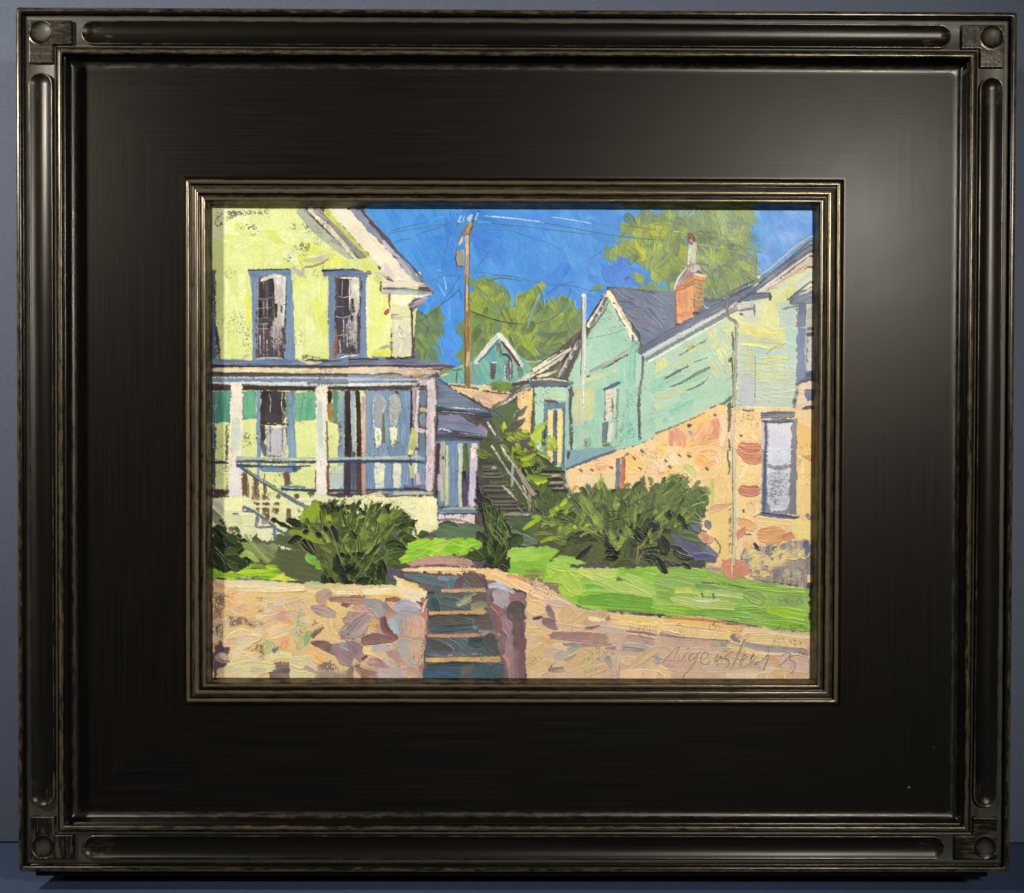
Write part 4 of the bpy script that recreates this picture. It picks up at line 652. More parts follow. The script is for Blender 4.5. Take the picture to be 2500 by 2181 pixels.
stroke([(1060,1180),(1260,1150),(1440,1130)],[80,90,60],(96,106,124),(70,82,100),th=.28,dry=.04); stroke([(1080,1220),(1260,1220),(1400,1190)],[16,20,10],(200,200,204)); stroke([(1440,1130),(1440,1190)],[26,30],(50,60,80)); stroke([(1180,1060),(1200,1110)],[40,50],(104,110,130)); stroke([(1280,910),(1310,900)],[40,30],(236,226,206))
poly([(1040,1240),(1240,1220),(1240,1390),(1080,1390)],(216,200,186),(190,180,170),ang=80,wob=3); stroke([(1040,1330),(1160,1310),(1260,1300)],[20,30,20],(110,120,140)); stroke([(1240,1260),(1240,1390)],[20,20],(104,112,126)); stroke([(1060,1370),(1090,1380)],[30,26],(50,50,60)); poly([(1260,1240),(1360,1230),(1350,1390),(1260,1400)],(228,212,190),(210,206,170),wob=3)
org(0,0,1.2171)
stroke([(1283,706),(1400,638),(1510,580)],15,(84,96,118),(104,112,130),th=.24,dry=.02); stroke([(1290,713),(1400,652),(1480,608)],7,(216,210,206),(190,184,186),th=.28,dry=.08); stroke([(1294,722),(1390,668),(1478,618)],6,(110,112,120),(140,140,146)); stroke([(1300,727),(1380,682),(1450,642)],4,(228,222,206),dry=.1,th=.26)
org(1600,500)
# chimney
poly([(250,1070),(480,980),(490,1400),(260,1500)],(232,168,90),(206,140,96),ang=88,wob=3,th=.26,dry=.02); poly([(480,900),(610,940),(600,1290),(490,1370)],(190,142,84),(160,116,76),ang=88,wob=3,th=.24)
for y in (990,1040,1100,1170,1230,1290): stroke([(500,y),(560,y+20),(600,y+6)],[14,16,10],(130,96,60),(226,190,140),dry=.1)
stroke([(270,1040),(370,980),(480,900)],[50,60,70],(226,140,70),(200,110,60),th=.28); stroke([(490,900),(560,920),(630,930)],[40,60,50],(232,160,90),(206,130,80),th=.28); stroke([(260,1090),(380,1040),(480,990)],[20,20,20],(196,100,50)); stroke([(300,1400),(380,1390),(440,1360)],[60,120,60],(200,130,116),(220,150,110)); stroke([(255,1200),(260,1480)],[14,18],(170,90,60)); stroke([(470,1360),(540,1360)],[30,26],(60,34,36))
poly([(400,760),(480,740),(540,770),(590,850),(480,890),(260,1040),(230,1050),(290,900)],(190,180,172),(150,120,116),ang=-60,wob=3,th=.24); stroke([(440,740),(500,820),(580,860)],[30,60,20],(140,76,70),(110,60,60)); stroke([(400,780),(290,920),(235,1060)],[14,26,24],(220,224,220)); stroke([(500,870),(570,890),(630,900)],[30,40,40],(226,210,196),(200,190,190),th=.26)
stroke([(468,470),(464,600),(458,760)],[84,84,124],(214,206,196),(190,180,176),th=.26,dry=.0,al=1); stroke([(428,480),(424,600),(410,750)],[14,16,16],(236,232,222)); poly([(400,745),(530,745),(560,800),(480,850),(380,800)],(196,186,176),(150,116,112),ang=80,wob=2); stroke([(512,480),(505,600),(500,700)],[16,20,20],(150,120,110),(214,200,170)); stroke([(440,360),(450,430),(460,480)],[50,90,70],(124,64,54),(150,90,84),th=.26); stroke([(400,300),(440,360)],[8,20],(160,110,80)); stroke([(440,440),(450,470)],[30,40],(206,150,150)); stroke([(250,1500),(300,1520)],[26,20],DK)
stroke([(600,1250),(640,1290),(680,1290)],[16,24,20],(206,210,220))
# gutter elbow + downspout
stroke([(910,1240),(900,1340),(920,1420),(1000,1460),(1030,1540)],[34,36,36,36,36],(120,116,108),(150,144,130),th=.28,dry=.02)
org(1600,800)
stroke([(960,60),(975,200),(960,400),(965,620),(960,880)],[16,20,22,18,18],(80,92,50),(60,66,40),dry=.45); stroke([(930,430),(960,380)],[30,30],(60,60,40))
stroke([(1020,-30),(1010,300),(1005,600),(990,900),(985,1100)],[50,50,50,50,50],(196,192,166),(176,168,150),th=.3,dry=.02); stroke([(1040,0),(1035,400),(1020,800),(1010,1080)],[12,12,14,12],(228,222,190)); stroke([(1000,0),(990,500),(970,900)],[8,8,8],(140,130,110),dry=.1)
# right edge window (upper) and awning
poly([(1780,0),(1900,0),(1890,620),(1770,720)],(120,132,160),(104,118,148),ang=90,wob=3,dry=.05); stroke([(1900,0),(1880,300),(1890,560)],[26,30,20],(190,186,200),(150,150,166),dry=.2); poly([(1900,40),(1990,40),(1980,580),(1900,570)],(206,196,190),(180,170,160),wob=2); stroke([(1900,85),(1980,85)],44,(60,50,50)); stroke([(1900,590),(1980,570)],[60,80],(56,66,90),(70,80,104)); stroke([(1760,715),(1870,660),(1980,620)],[20,24,30],(66,82,110))
poly([(1790,720),(1980,670),(1980,960),(1740,1080)],(230,204,170),(214,190,160),ang=-15,wob=3,th=.24); poly([(1870,780),(1980,740),(1980,900),(1900,940)],(104,112,134),(120,124,144),wob=3); stroke([(1830,740),(1900,760),(1980,740)],[50,40,30],(236,216,180),th=.26); stroke([(1765,730),(1770,900)],[16,20],(150,150,166)); stroke([(1740,1110),(1850,1080),(1980,1030)],[20,16,16],(56,66,92)); poly([(1780,1120),(1980,1050),(1980,1300),(1900,1240)],(96,90,112),(70,66,88),wob=3,dry=.15)
org(1600,500); poly([(1680,1200),(1800,1110),(1980,1020),(1980,1240),(1720,1260)],(84,94,116),(110,118,136),ang=-25,wob=3,th=.22); stroke([(1650,1200),(1800,1080),(1980,940)],[16,20,24],(64,72,84)); stroke([(1800,1130),(1900,1090),(1980,1020)],[20,30,20],(226,214,170),(200,190,160),th=.26); poly([(1770,1240),(1890,1240),(1880,1540),(1770,1540)],(104,116,146),(90,102,130),ang=90,wob=2); stroke([(1600,1310),(1720,1280),(1760,1270)],[16,24,16],(110,130,130)); stroke([(1620,1340),(1760,1320)],[20,16],(206,214,176)); poly([(1900,1240),(1990,1240),(1980,1540),(1900,1540)],(190,184,176),(170,160,150),wob=2)
# ---- stone wall of the right house
org(0,0,1.2171)
poly([(1140,940),(1290,888),(1400,840),(1480,815),(1650,822),(1650,1170),(1430,1160),(1400,1100),(1150,985)],(234,200,146),(238,206,160),ang=80,wob=2,dry=.04,th=.14,var=8)
org(1600,800)
poly([(0,1340),(160,1270),(400,1160),(680,1020),(800,970),(920,1000),(900,1540),(0,1540)],(238,200,144),(232,188,130),ang=-60,wob=4,th=.2,dry=.04)
stroke([(680,1010),(850,950),(950,880)],[14,24,40],(90,104,50),dry=.2); stroke([(0,1330),(160,1270),(400,1170),(660,1050)],[20,14,12,10],(104,116,70),dry=.25)
for p,w,c in (([(240,1290),(300,1360),(330,1480)],150,(214,150,120)),([(190,1300),(200,1400),(200,1500)],70,(206,140,116)),([(660,1140),(600,1300),(500,1440)],170,(226,170,120)),([(740,1150),(780,1300),(700,1420)],130,(222,150,110)),([(860,1100),(850,1300),(840,1500)],110,(236,200,166)),([(480,1240),(560,1160),(700,1080)],80,(240,196,110)),([(760,1000),(840,1010),(900,1060)],80,(238,196,140)),([(60,1480),(120,1500),(200,1540)],100,(236,196,100)),([(440,1480),(600,1460),(780,1420)],100,(228,178,110)),([(400,1500),(440,1540)],70,(196,180,96))): stroke(p,[w*.7,w,w*.7],c,tuple(min(255,v+14) for v in c),th=.22,dry=.05)
stroke([(410,1240),(450,1220)],[40,30],(60,56,40)); stroke([(420,1300),(460,1340)],[30,60],(170,160,140),dry=.2); stroke([(735,1090),(760,1100)],[30,26],(120,104,84))
stroke([(925,950),(930,1100),(920,1300)],[50,36,20],(80,92,50),(104,116,70),dry=.15); stroke([(920,1400),(935,1540)],[16,20],(90,104,60),dry=.15)
poly([(960,1060),(1340,1050),(1330,1540),(940,1540)],(240,208,150),(238,196,140),ang=60,wob=3,th=.22); dabs([(1050,1100),(1330,1080),(1320,1440),(1050,1500)],14,(80,170),(50,90),60,60,[(242,206,130),(238,214,164),(236,180,130),(242,216,160)],th=.24)
stroke([(985,1080),(975,1300),(960,1540)],[46,50,50],(206,180,160),(222,190,164),th=.2); stroke([(1060,1480),(1180,1500),(1300,1490)],[90,110,90],(210,134,100),(196,126,96),th=.24); stroke([(1060,1355),(1090,1360)],[24,16],(90,60,50)); stroke([(1090,1030),(1160,1045),(1230,1040)],[14,20,10],(84,84,50))
# basement window
poly([(1340,1160),(1780,1150),(1780,1900),(1350,1900)],(128,130,146),(150,146,150),ang=90,wob=2); org(1600,1100); poly([(1330,-380),(1770,-380),(1760,800),(1340,800)],(130,128,142),(148,142,146),ang=90,wob=2,dry=.04)
org(1600,800); poly([(1410,1200),(1710,1190),(1700,1900),(1400,1900)],(226,220,218),(212,208,212),ang=92,wob=3,th=.2); stroke([(1330,1100),(1520,1090),(1740,1090)],[70,80,70],(88,102,124),(104,116,136),th=.3,dry=.02); stroke([(1340,1175),(1540,1185),(1720,1170)],[30,36,24],(80,94,114),(60,72,92),th=.28); stroke([(1500,1140),(1560,1150),(1700,1155)],[8,12,8],(44,50,66)); stroke([(1380,1210),(1385,1400),(1380,1540)],[24,30,24],(74,84,108),(96,104,126),dry=.1); stroke([(1345,1190),(1350,1400),(1340,1540)],[40,44,40],(232,206,196),(206,190,190),dry=.12)
org(1600,1100); poly([(1400,-20),(1700,-20),(1690,180),(1600,220),(1410,180)],(220,218,222),(206,206,212),ang=80,wob=4,th=.2,dry=.1); stroke([(1400,190),(1530,225),(1700,190)],[30,60,30],(140,134,140),(170,166,170),dry=.15); poly([(1410,270),(1540,250),(1680,270),(1680,740),(1440,770),(1400,600)],(214,214,218),(196,194,200),ang=-20,wob=4,th=.24,dry=.12,var=12); speck([(1410,300),(1680,300),(1670,740),(1420,740)],(160,156,162),.5,.35)
stroke([(1740,0),(1730,300),(1720,780)],[60,70,70],(140,134,142),(120,114,124),dry=.06); stroke([(1375,0),(1375,300),(1365,560),(1360,780)],[30,30,44,40],(62,86,122),(80,104,136),th=.28,dry=.04); stroke([(1240,830),(1300,790),(1500,815),(1790,840)],[20,50,50,30],(44,70,106),(60,90,124),th=.3,dry=.02); stroke([(1340,0),(1330,400),(1320,760)],[26,30,26],(206,170,150),(190,170,170),dry=.15)
poly([(1770,0),(1980,0),(1980,820),(1780,800)],(240,208,140),(236,196,130),ang=90,wob=3,th=.2); stroke([(1820,-60),(1900,30),(1980,110)],[60,120,100],(216,140,100),(200,130,96),th=.24); stroke([(1800,60),(1850,150),(1830,300)],[30,30,30],(242,222,160),th=.26); stroke([(1820,340),(1800,600),(1800,760)],[30,40,30],(240,214,140)); stroke([(1900,800),(1940,860)],[50,40],(120,120,140),dry=.3)
org(1600,800); poly([(1780,1180),(1900,1240),(1980,1310),(1980,1600),(1780,1600)],(240,200,120),(232,190,110),wob=3,ang=90)
org(1600,1100)
poly([(640,200),(960,100),(960,1400),(780,1400),(640,700)],(238,206,140),(232,200,130),ang=90,wob=4,th=.16,dry=.05); poly([(960,0),(1330,0),(1320,780),(1200,860),(1060,850),(960,700)],(242,212,156),(240,206,140),ang=85,wob=4,th=.2,dry=.05)
stroke([(1040,-20),(1160,50),(1320,30)],[110,150,120],(212,136,100),(198,128,98),th=.26); stroke([(1110,110),(1220,140),(1320,130)],[60,90,70],(208,132,100),(220,150,110)); stroke([(1060,490),(1170,510),(1290,500)],[110,150,130],(204,130,104),(190,116,96),th=.26,dry=.02); poly([(1060,170),(1140,180),(1150,420),(1040,420)],(240,220,160),(232,204,130),wob=4,th=.24); stroke([(1060,340),(1100,260),(1130,200)],[20,30,20],(244,228,176),th=.28)
stroke([(1180,640),(1200,740),(1160,800)],[70,110,70],(228,190,140),(236,206,160),th=.22); stroke([(1100,740),(1105,780)],[24,30],(110,90,80)); stroke([(1030,880),(1130,920),(1240,960)],[80,150,120],(230,178,118),(224,168,110),th=.2); stroke([(980,1080),(1060,1040),(1110,980)],[90,110,60],(208,134,104),(214,150,116),th=.22); stroke([(1120,1160),(1170,1220),(1140,1260)],[90,110,70],(232,186,130))
stroke([(1300,1060),(1450,1060),(1580,1040)],[150,250,200],(224,164,104),(214,156,100),th=.22,dry=.02); stroke([(1600,1100),(1680,1070),(1780,1050)],[80,90,70],(212,138,104),(200,120,100),th=.26); stroke([(1280,870),(1500,880),(1700,920)],[60,90,60],(236,206,146),(232,196,130)); 
poly([(1740,850),(1950,870),(1950,1120),(1800,1130),(1700,980)],(238,214,140),(232,208,130),wob=4)
poly([(1060,1260),(1300,1200),(1700,1140),(1950,1120),(1950,1540),(1100,1540)],(150,140,140),(176,160,140),ang=90,wob=4,dry=.25,var=14); dabs([(1120,1320),(1300,1220),(1900,1160),(1940,1300),(1500,1500),(1200,1500)],34,(90,200),(50,110),20,60,[(238,212,140),(230,206,136),(220,200,146)],dry=.3,th=.24)
stroke([(1240,1160),(1270,1210),(1300,1260)],[20,50,16],(84,40,60),(60,30,50),dry=.2); stroke([(1120,1050),(1200,1060)],10,(96,60,50)); speck([(1380,1180),(1560,1180),(1480,1420),(1360,1300)],(90,84,96),.55)
stroke([(1880,1140),(1900,1240),(1890,1320)],[60,60,40],(104,104,140),(84,84,120),dry=.25)
poly([(820,1380),(1000,1340),(1120,1380),(1180,1540),(1060,1620),(900,1610),(840,1500)],(216,150,122),(206,140,114),ang=90,wob=4,th=.2)
stroke([(985,-40),(985,200),(990,500),(1000,800),(990,1100),(975,1400),(965,1540)],[50,50,50,54,54,50,30],(216,204,170),(196,186,160),th=.3,dry=.02); stroke([(1010,500),(1025,800),(1010,1200)],[10,12,10],(236,226,190)); stroke([(965,-40),(965,300),(975,900),(960,1300)],8,(160,140,110),dry=.15)
stroke([(910,0),(905,100),(930,200),(915,300)],[20,20,26,14],(80,104,60),(110,124,80),dry=.2); speck([(900,640),(980,640),(960,1400),(900,1400)],(124,112,120),.5); stroke([(700,240),(715,500),(700,800)],[40,60,40],(190,196,110),(206,196,120),dry=.12); stroke([(640,760),(760,720),(890,680)],[30,110,40],(220,170,130),(214,176,130),th=.2); stroke([(800,320),(850,500),(840,640)],[120,140,100],(236,202,140),(232,196,130))
# stones seen above the hedge (T11/T12)
poly([(0,-40),(820,-40),(820,330),(560,400),(0,330)],(236,196,136),(238,206,150),ang=-40,wob=4,th=.2)
for p,w,c in (([(40,130),(80,200),(60,260)],140,(238,200,160)),([(220,60),(240,120),(270,180)],160,(240,206,166)),([(360,200),(440,260),(480,330)],150,(198,194,116)),([(520,100),(600,140),(620,220)],170,(232,184,96)),([(560,30),(680,20),(760,40)],80,(224,176,120)),([(600,200),(700,160),(800,120)],60,(226,170,120)),([(140,260),(240,290),(320,330)],70,(236,196,110)),([(780,60),(800,160)],100,(238,204,164)),([(40,0),(100,20)],70,(236,190,90)),([(400,30),(440,60)],70,(196,176,96))): stroke(p,[w*.7,w,w*.6],c,tuple(min(255,v+12) for v in c),th=.22,dry=.06)
for x,y in ((180,210),(650,230),(130,130),(420,70),(300,60)): stroke([(x-16,y-10),(x+14,y+14)],[20,26],(104,90,60),dry=.1)
org(1200,1100)
poly([(930,270),(1300,120),(1560,0),(2054,-40),(2054,620),(1500,560),(1000,560)],(238,204,156),(236,196,140),ang=80,wob=3,th=.18,dry=.04)
poly([(1050,290),(1560,290),(1540,480),(1400,560),(1000,560)],(232,206,170),(220,200,150),ang=70,wob=4); stroke([(1250,150),(1380,130),(1480,180)],[80,140,80],(232,186,140),(238,196,150)); stroke([(1320,240),(1400,220),(1460,180)],[60,60,30],(226,176,130)); stroke([(1700,100),(1800,160),(1880,220)],[120,200,120],(236,196,110),(230,190,120)); stroke([(1950,150),(2000,220)],[130,150],(238,204,160)); stroke([(1100,320),(1105,460)],[140,120],(236,206,160),(228,200,150)); stroke([(1680,270),(1690,480)],[80,100],(234,192,120))
for x,y in ((1260,250),(1500,215),(1790,100),(1860,230),(1120,250),(1890,10)): stroke([(x-18,y-12),(x+16,y+12)],[20,26],(110,96,60),dry=.1)
stroke([(1585,110),(1590,250),(1575,490)],[50,56,56],(88,100,128),(104,114,136),th=.26); stroke([(1655,90),(1650,250),(1630,520)],[44,56,50],(196,112,76),(170,100,70),th=.26); stroke([(1560,110),(1640,90),(1710,40)],10,(80,70,80))
poly([(930,0),(1600,-60),(1500,30),(1300,90),(940,240)],(140,172,170),(128,160,166),ang=-20,wob=2); stroke([(940,240),(1100,170),(1300,90),(1560,0)],[24,30,34,30],(92,110,130),(70,84,104),th=.22); stroke([(970,20),(960,100)],[30,26],(60,50,44))
stroke([(1000,530),(1040,460),(1090,450)],[20,40,30],(206,190,90),(176,150,80)); stroke([(1290,540),(1360,420),(1380,320)],[60,90,30],(170,186,50),(150,160,60),th=.24); stroke([(1400,540),(1420,440)],[60,40],(170,186,50)); stroke([(1430,490),(1500,510),(1600,530)],[30,50,40],(206,176,160),(130,120,130))
# ================================================= garden: dark hedge base, lawn
org(1200,1100)
poly([(-60,830),(240,830),(620,800),(640,1160),(300,1190),(-60,1240)],(72,92,52),(84,104,76),ang=20,wob=5); stroke([(190,970),(280,960)],[26,20],(190,130,110),dry=.25); stroke([(250,1040),(380,1120),(560,1150)],[110,160,60],(104,130,104),(96,116,84))
org(850,1100)
poly([(1090,1020),(1200,900),(1560,930),(1720,960),(1740,1110),(1100,1100)],(86,114,76),(96,126,90),ang=8,wob=4); stroke([(1150,920),(1250,900),(1400,960)],[20,40,16],(60,90,60)); stroke([(890,1100),(1200,1105),(1600,1110)],[30,24,20],(130,110,90),(150,120,110),dry=.25)
poly([(480,1300),(600,1150),(840,1110),(1640,1110),(1700,1210),(1560,1280),(1200,1340),(800,1420),(540,1420)],(122,194,40),(150,208,60),ang=-12,wob=5,th=.2,dry=.04)
dabs([(640,1200),(1640,1140),(1640,1240),(700,1370)],22,(140,300),(36,80),-12,25,[(122,190,36),(170,214,80),(196,222,110),(104,170,40)],th=.24)
poly([(760,1400),(960,1340),(1300,1310),(1520,1360),(1600,1440),(1100,1490),(760,1450)],(196,160,140),(170,140,124),ang=2,wob=4,dry=.12); speck([(1300,1280),(1500,1280),(1500,1330),(1300,1330)],(140,120,96),.7); stroke([(960,1440),(1150,1440),(1400,1475)],[20,30,14],(140,96,84),dry=.2); stroke([(780,1420),(1100,1390),(1500,1400)],[60,80,60],(206,164,150),(190,150,130),dry=.1)
poly([(1990,1260),(2100,1240),(2100,1380),(1990,1380)],(200,206,120),GL)
org(500,1380)
poly([(100,-20),(1200,-60),(2100,0),(2100,240),(1200,210),(700,180),(100,170)],(130,196,40),(110,176,40),ang=0,wob=4)
poly([(600,-380),(2054,-400),(2054,200),(1400,210),(900,110),(560,60)],(96,104,70),(108,114,78),ang=10,wob=5,dry=.02)
dabs([(110,0),(900,0),(850,160),(110,150)],16,(240,460),(30,60),2,5,[(122,200,30),(170,216,50),(104,180,30),(190,226,60)],th=.24); stroke([(300,90),(600,80),(900,60)],[40,50,24],(216,226,80),(190,216,60),th=.28); stroke([(820,180),(1000,150),(1190,150)],[30,110,90],(230,226,90),(214,216,80),th=.28,dry=.06); stroke([(560,160),(640,150),(700,160)],[20,36,20],(140,130,130),dry=.3); stroke([(400,160),(500,160),(580,155)],[12,14,10],(206,232,190))
poly([(1140,160),(1450,180),(1450,240),(1200,230)],(110,110,60),(90,90,60),ang=2,wob=3)
org(1200,1100)
poly([(200,1240),(300,1190),(900,1220),(1040,1340),(1080,1440),(200,1500)],(128,190,64),(160,204,90),ang=-10,wob=5); 
org(1200,1380)
poly([(200,-60),(700,-40),(1100,40),(2054,20),(2400,60),(2400,660),(2054,610),(1400,590),(1080,520),(820,380),(560,180),(200,110)],(122,184,60),(150,200,80),ang=8,wob=4,dry=.04)
poly([(330,40),(700,30),(720,140),(420,180)],(150,140,90),(130,180,60),ang=0,wob=4,dry=.3,var=16); poly([(480,160),(830,200),(860,360),(600,270)],(164,140,110),(140,120,100),ang=0,wob=3,dry=.2)
for p,w,c,c2 in (([(640,200),(880,150),(1100,150)],(30,180,130),(178,206,90),(160,196,80)),([(860,330),(1000,360),(1160,330)],(30,90,40),(196,214,70),(170,204,80)),([(1100,60),(1300,120),(1570,100)],(70,170,100),(214,222,120),(196,212,110)),([(900,120),(1000,240),(1100,350)],(160,220,120),(168,202,84),(180,208,90)),
 ([(1160,320),(1500,320),(1900,400)],(30,60,60),(180,210,100),(150,196,80)),([(1300,150),(1600,260),(2000,400)],(80,140,60),(176,206,104),(196,212,120)),([(1680,130),(1850,230),(2054,360)],(60,150,90),(190,214,120),(150,192,84)),([(1900,120),(2054,200)],(90,160),(146,196,80),(130,186,70)),([(1100,440),(1500,430),(2000,480)],(110,180,160),(104,176,50),(90,160,50)),([(1400,560),(1700,540),(2054,560)],(40,60,50),(120,184,50),(104,170,50)),([(1180,250),(1300,260),(1420,290)],(30,50,20),(96,164,60),(120,180,90)),([(700,0),(800,20),(1000,60)],(60,120,60),(150,200,70),(176,206,90)),([(700,60),(760,140)],(40,90),(196,214,80),(160,200,80))): stroke(p,w,c,c2,th=.26,dry=.06)
stroke([(1580,170),(1640,190)],[50,30],(110,110,80),dry=.3); stroke([(1450,570),(1700,580),(2054,610)],[20,24,20],(150,130,110),(120,110,100),dry=.3)
org(1600,1380)
poly([(0,100),(200,20),(640,40),(1200,180),(1920,290),(1950,860),(1500,820),(1000,720),(500,650),(0,620)],(132,178,78),(150,192,92),ang=8,wob=4,dry=.05,th=.16)
for p,w,c,c2 in (([(150,60),(400,80),(640,120)],(60,120,60),(136,190,72),(122,170,80)),([(640,80),(1000,210),(1500,270)],(60,90,70),(140,186,76),(124,176,60)),([(1100,240),(1500,300),(1900,320)],(60,70,60),(136,186,60),(150,190,80)),([(0,200),(200,240),(500,280)],(80,120,80),(150,190,100),(130,176,90)),([(500,250),(800,300),(1000,340)],(50,60,40),(104,160,84),(124,170,90)),
 ([(250,330),(400,320),(540,350)],(60,80,50),(214,214,100),(196,208,90)),([(200,420),(500,470),(1000,520)],(60,140,100),(196,212,124),(180,204,110)),([(540,370),(800,350),(1100,400)],(60,90,60),(200,214,140),(176,204,110)),([(420,410),(560,450),(800,440)],(16,44,30),(226,230,190),(206,220,150)),([(1100,350),(1250,400),(1350,450)],(60,180,140),(146,180,90),(124,164,80)),([(0,520),(200,540),(500,580)],(60,110,90),(130,186,60),(150,200,60)),
 ([(400,590),(800,600),(1200,640)],(60,100,60),(110,176,64),(126,186,70)),([(1400,560),(1650,600),(1880,640)],(70,150,140),(164,204,50),(146,196,50)),([(1350,720),(1600,740),(1880,790)],(50,90,90),(130,190,40),(120,180,40)),([(640,640),(850,660),(1050,690)],(20,30,20),(170,206,130),(130,180,90)),([(1000,560),(1200,560),(1350,560)],(60,100,60),(120,176,60),(136,186,70))): stroke(p,w,c,c2,th=.24,dry=.08)
speck([(1400,370),(1880,370),(1880,520),(1420,500)],(130,140,120),.62,.4); stroke([(590,220),(850,240),(1200,310)],[26,24,20],(110,110,76),dry=.35); stroke([(580,350),(600,400)],[20,16],(80,100,70)); stroke([(720,360),(740,430)],[26,16],(96,120,84),dry=.2); speck([(1540,720),(1900,720),(1900,850),(1500,820)],(110,120,110),.5)
poly([(1180,60),(1900,60),(1920,290),(1400,200),(1180,160)],(150,132,130),(176,160,140),ang=90,wob=3,dry=.2,var=14); dabs([(1180,0),(1540,0),(1520,120),(1200,140)],10,(90,180),(40,70),0,30,[(236,206,130),(228,196,130)],dry=.45); dabs([(1600,60),(1880,60),(1860,220),(1640,180)],8,(90,160),(40,70),10,40,[(200,190,140),(190,180,140)],dry=.55)
poly([(850,0),(1140,0),(1180,60),(1060,160),(920,180),(850,90)],(216,150,122),(206,140,114),ang=90,wob=4,th=.2); stroke([(960,-40),(960,60),(962,130)],[16,18,10],(236,210,180)); poly([(640,0),(850,0),(870,110),(640,60)],(176,150,130),(196,176,130),wob=4,dry=.25)
# ================================================= hedges / shrubs
BC=[(60,74,34),(78,92,46),(46,58,26),(94,106,60)]; BK=[(22,28,14),(34,46,20),(16,18,12)]
# big right shrub
org(1200,1100)
poly([(480,1010),(600,850),(800,720),(1000,560),(1200,430),(1450,540),(1700,440),(1800,520),(1880,330),(1950,520),(2060,420),(2300,330),(2520,520),(2640,640),(2700,800),(2600,900),(2740,1100),(2700,1300),(2480,1400),(2100,1440),(1700,1440),(1080,1400),(760,1180),(620,1160)],(100,110,60),(84,96,50),ang=40,wob=7,dry=.03,var=9)
dabs([(600,900),(1000,600),(1180,520),(1500,600),(1500,900),(900,1060)],34,(200,380),(60,120),-40,50,[(110,122,56),(130,144,56),(84,98,50),(146,160,60)],th=.22)
dabs([(1500,560),(2400,460),(2600,700),(2500,900),(1700,900)],30,(160,300),(90,170),-70,50,[(90,110,56),(78,96,50),(104,120,66),(66,84,44)],th=.2)
dabs([(900,1150),(1700,1100),(2300,1200),(2200,1400),(1100,1380)],26,(200,380),(80,150),-20,50,[(96,104,60),(84,90,56),(110,116,72),(74,80,50)],th=.18)
for p,w,c,c2 in (([(820,770),(980,820),(1160,930)],(60,150,60),(84,96,34),(60,70,26)),([(600,980),(760,900),(960,900)],(60,150,60),(66,76,24),(96,110,44)),([(960,1130),(1100,1090),(1250,1060)],(60,160,130),(66,74,44),(52,60,36)),([(1250,1130),(1350,1090),(1470,1100)],(40,100,80),(50,58,26),(84,96,40)),([(1220,680),(1340,720),(1490,820)],(60,190,90),(88,98,60),(66,76,40)),([(1000,600),(1100,620),(1200,670)],(40,80,40),(110,124,50),(70,84,30)),([(1500,780),(1600,760),(1690,780)],(60,130,90),(60,76,34),(84,100,44)),
 ([(1050,1390),(1130,1300),(1270,1180)],(40,60,20),(36,40,24),(60,66,40)),([(730,1390),(860,1280),(980,1150)],(20,40,24),(70,74,48),(96,100,60)),([(620,1150),(720,1110),(860,1090)],(30,60,20),(176,184,40),(140,150,50)),([(1160,970),(1200,940),(1240,950)],(30,60,40),(176,200,60),(150,180,50)),([(1030,940),(1060,970)],(40,50),(176,200,60),(150,180,50)),([(870,700),(900,660),(970,600)],(30,70,30),(150,200,50),(190,204,40)),([(800,720),(830,760)],(40,50),(200,206,40),(150,176,40)),([(730,770),(780,790)],(40,50),(150,180,60),(120,150,60)),([(720,830),(770,800)],(16,30),(230,200,40),(190,190,40)),([(400,990),(440,960),(620,840)],(40,60,50),(160,196,40),(176,190,40)),([(500,850),(560,830),(620,840)],(30,50,20),(122,196,50),(104,170,50)),([(510,1060),(640,1040),(760,1060)],(30,50,20),(110,120,70),(140,150,60)),
 ([(1200,420),(1220,500),(1260,560)],(30,60,30),(110,130,84),(84,104,60)),([(1140,460),(1180,540),(1220,600)],(30,60,50),(60,76,50),(84,96,60))): stroke(p,list(w),c,c2,th=.28,dry=.04)
for p in ([(1100,520),(1180,620),(1220,700)],[(1440,960),(1560,1100),(1650,1200)],[(1550,850),(1590,1020),(1640,1190)],[(1410,960),(1480,1100),(1600,1180)],[(2010,530),(1970,760),(1920,920)],[(1180,450),(1260,580),(1400,760)],[(1100,720),(1180,860),(1320,960)]): stroke(p,[9,10,8],(150,150,96),(110,110,70),th=.2,wob=.3)
dabs([(700,900),(1200,620),(1900,560),(2500,620),(2400,1000),(1500,1200),(800,1100)],60,(90,220),(30,70),-50,70,[(140,158,70),(120,138,64),(158,176,84),(100,124,60),(44,54,28)],th=.26,wet=.1)
dabs([(560,960),(900,700),(1200,500),(1700,440),(2300,330),(2640,600),(2560,720),(1900,480),(1400,560),(800,840)],40,(90,190),(26,60),-70,50,[(110,128,66),(90,108,52),(60,76,36),(150,168,80)],th=.26,wet=.05)
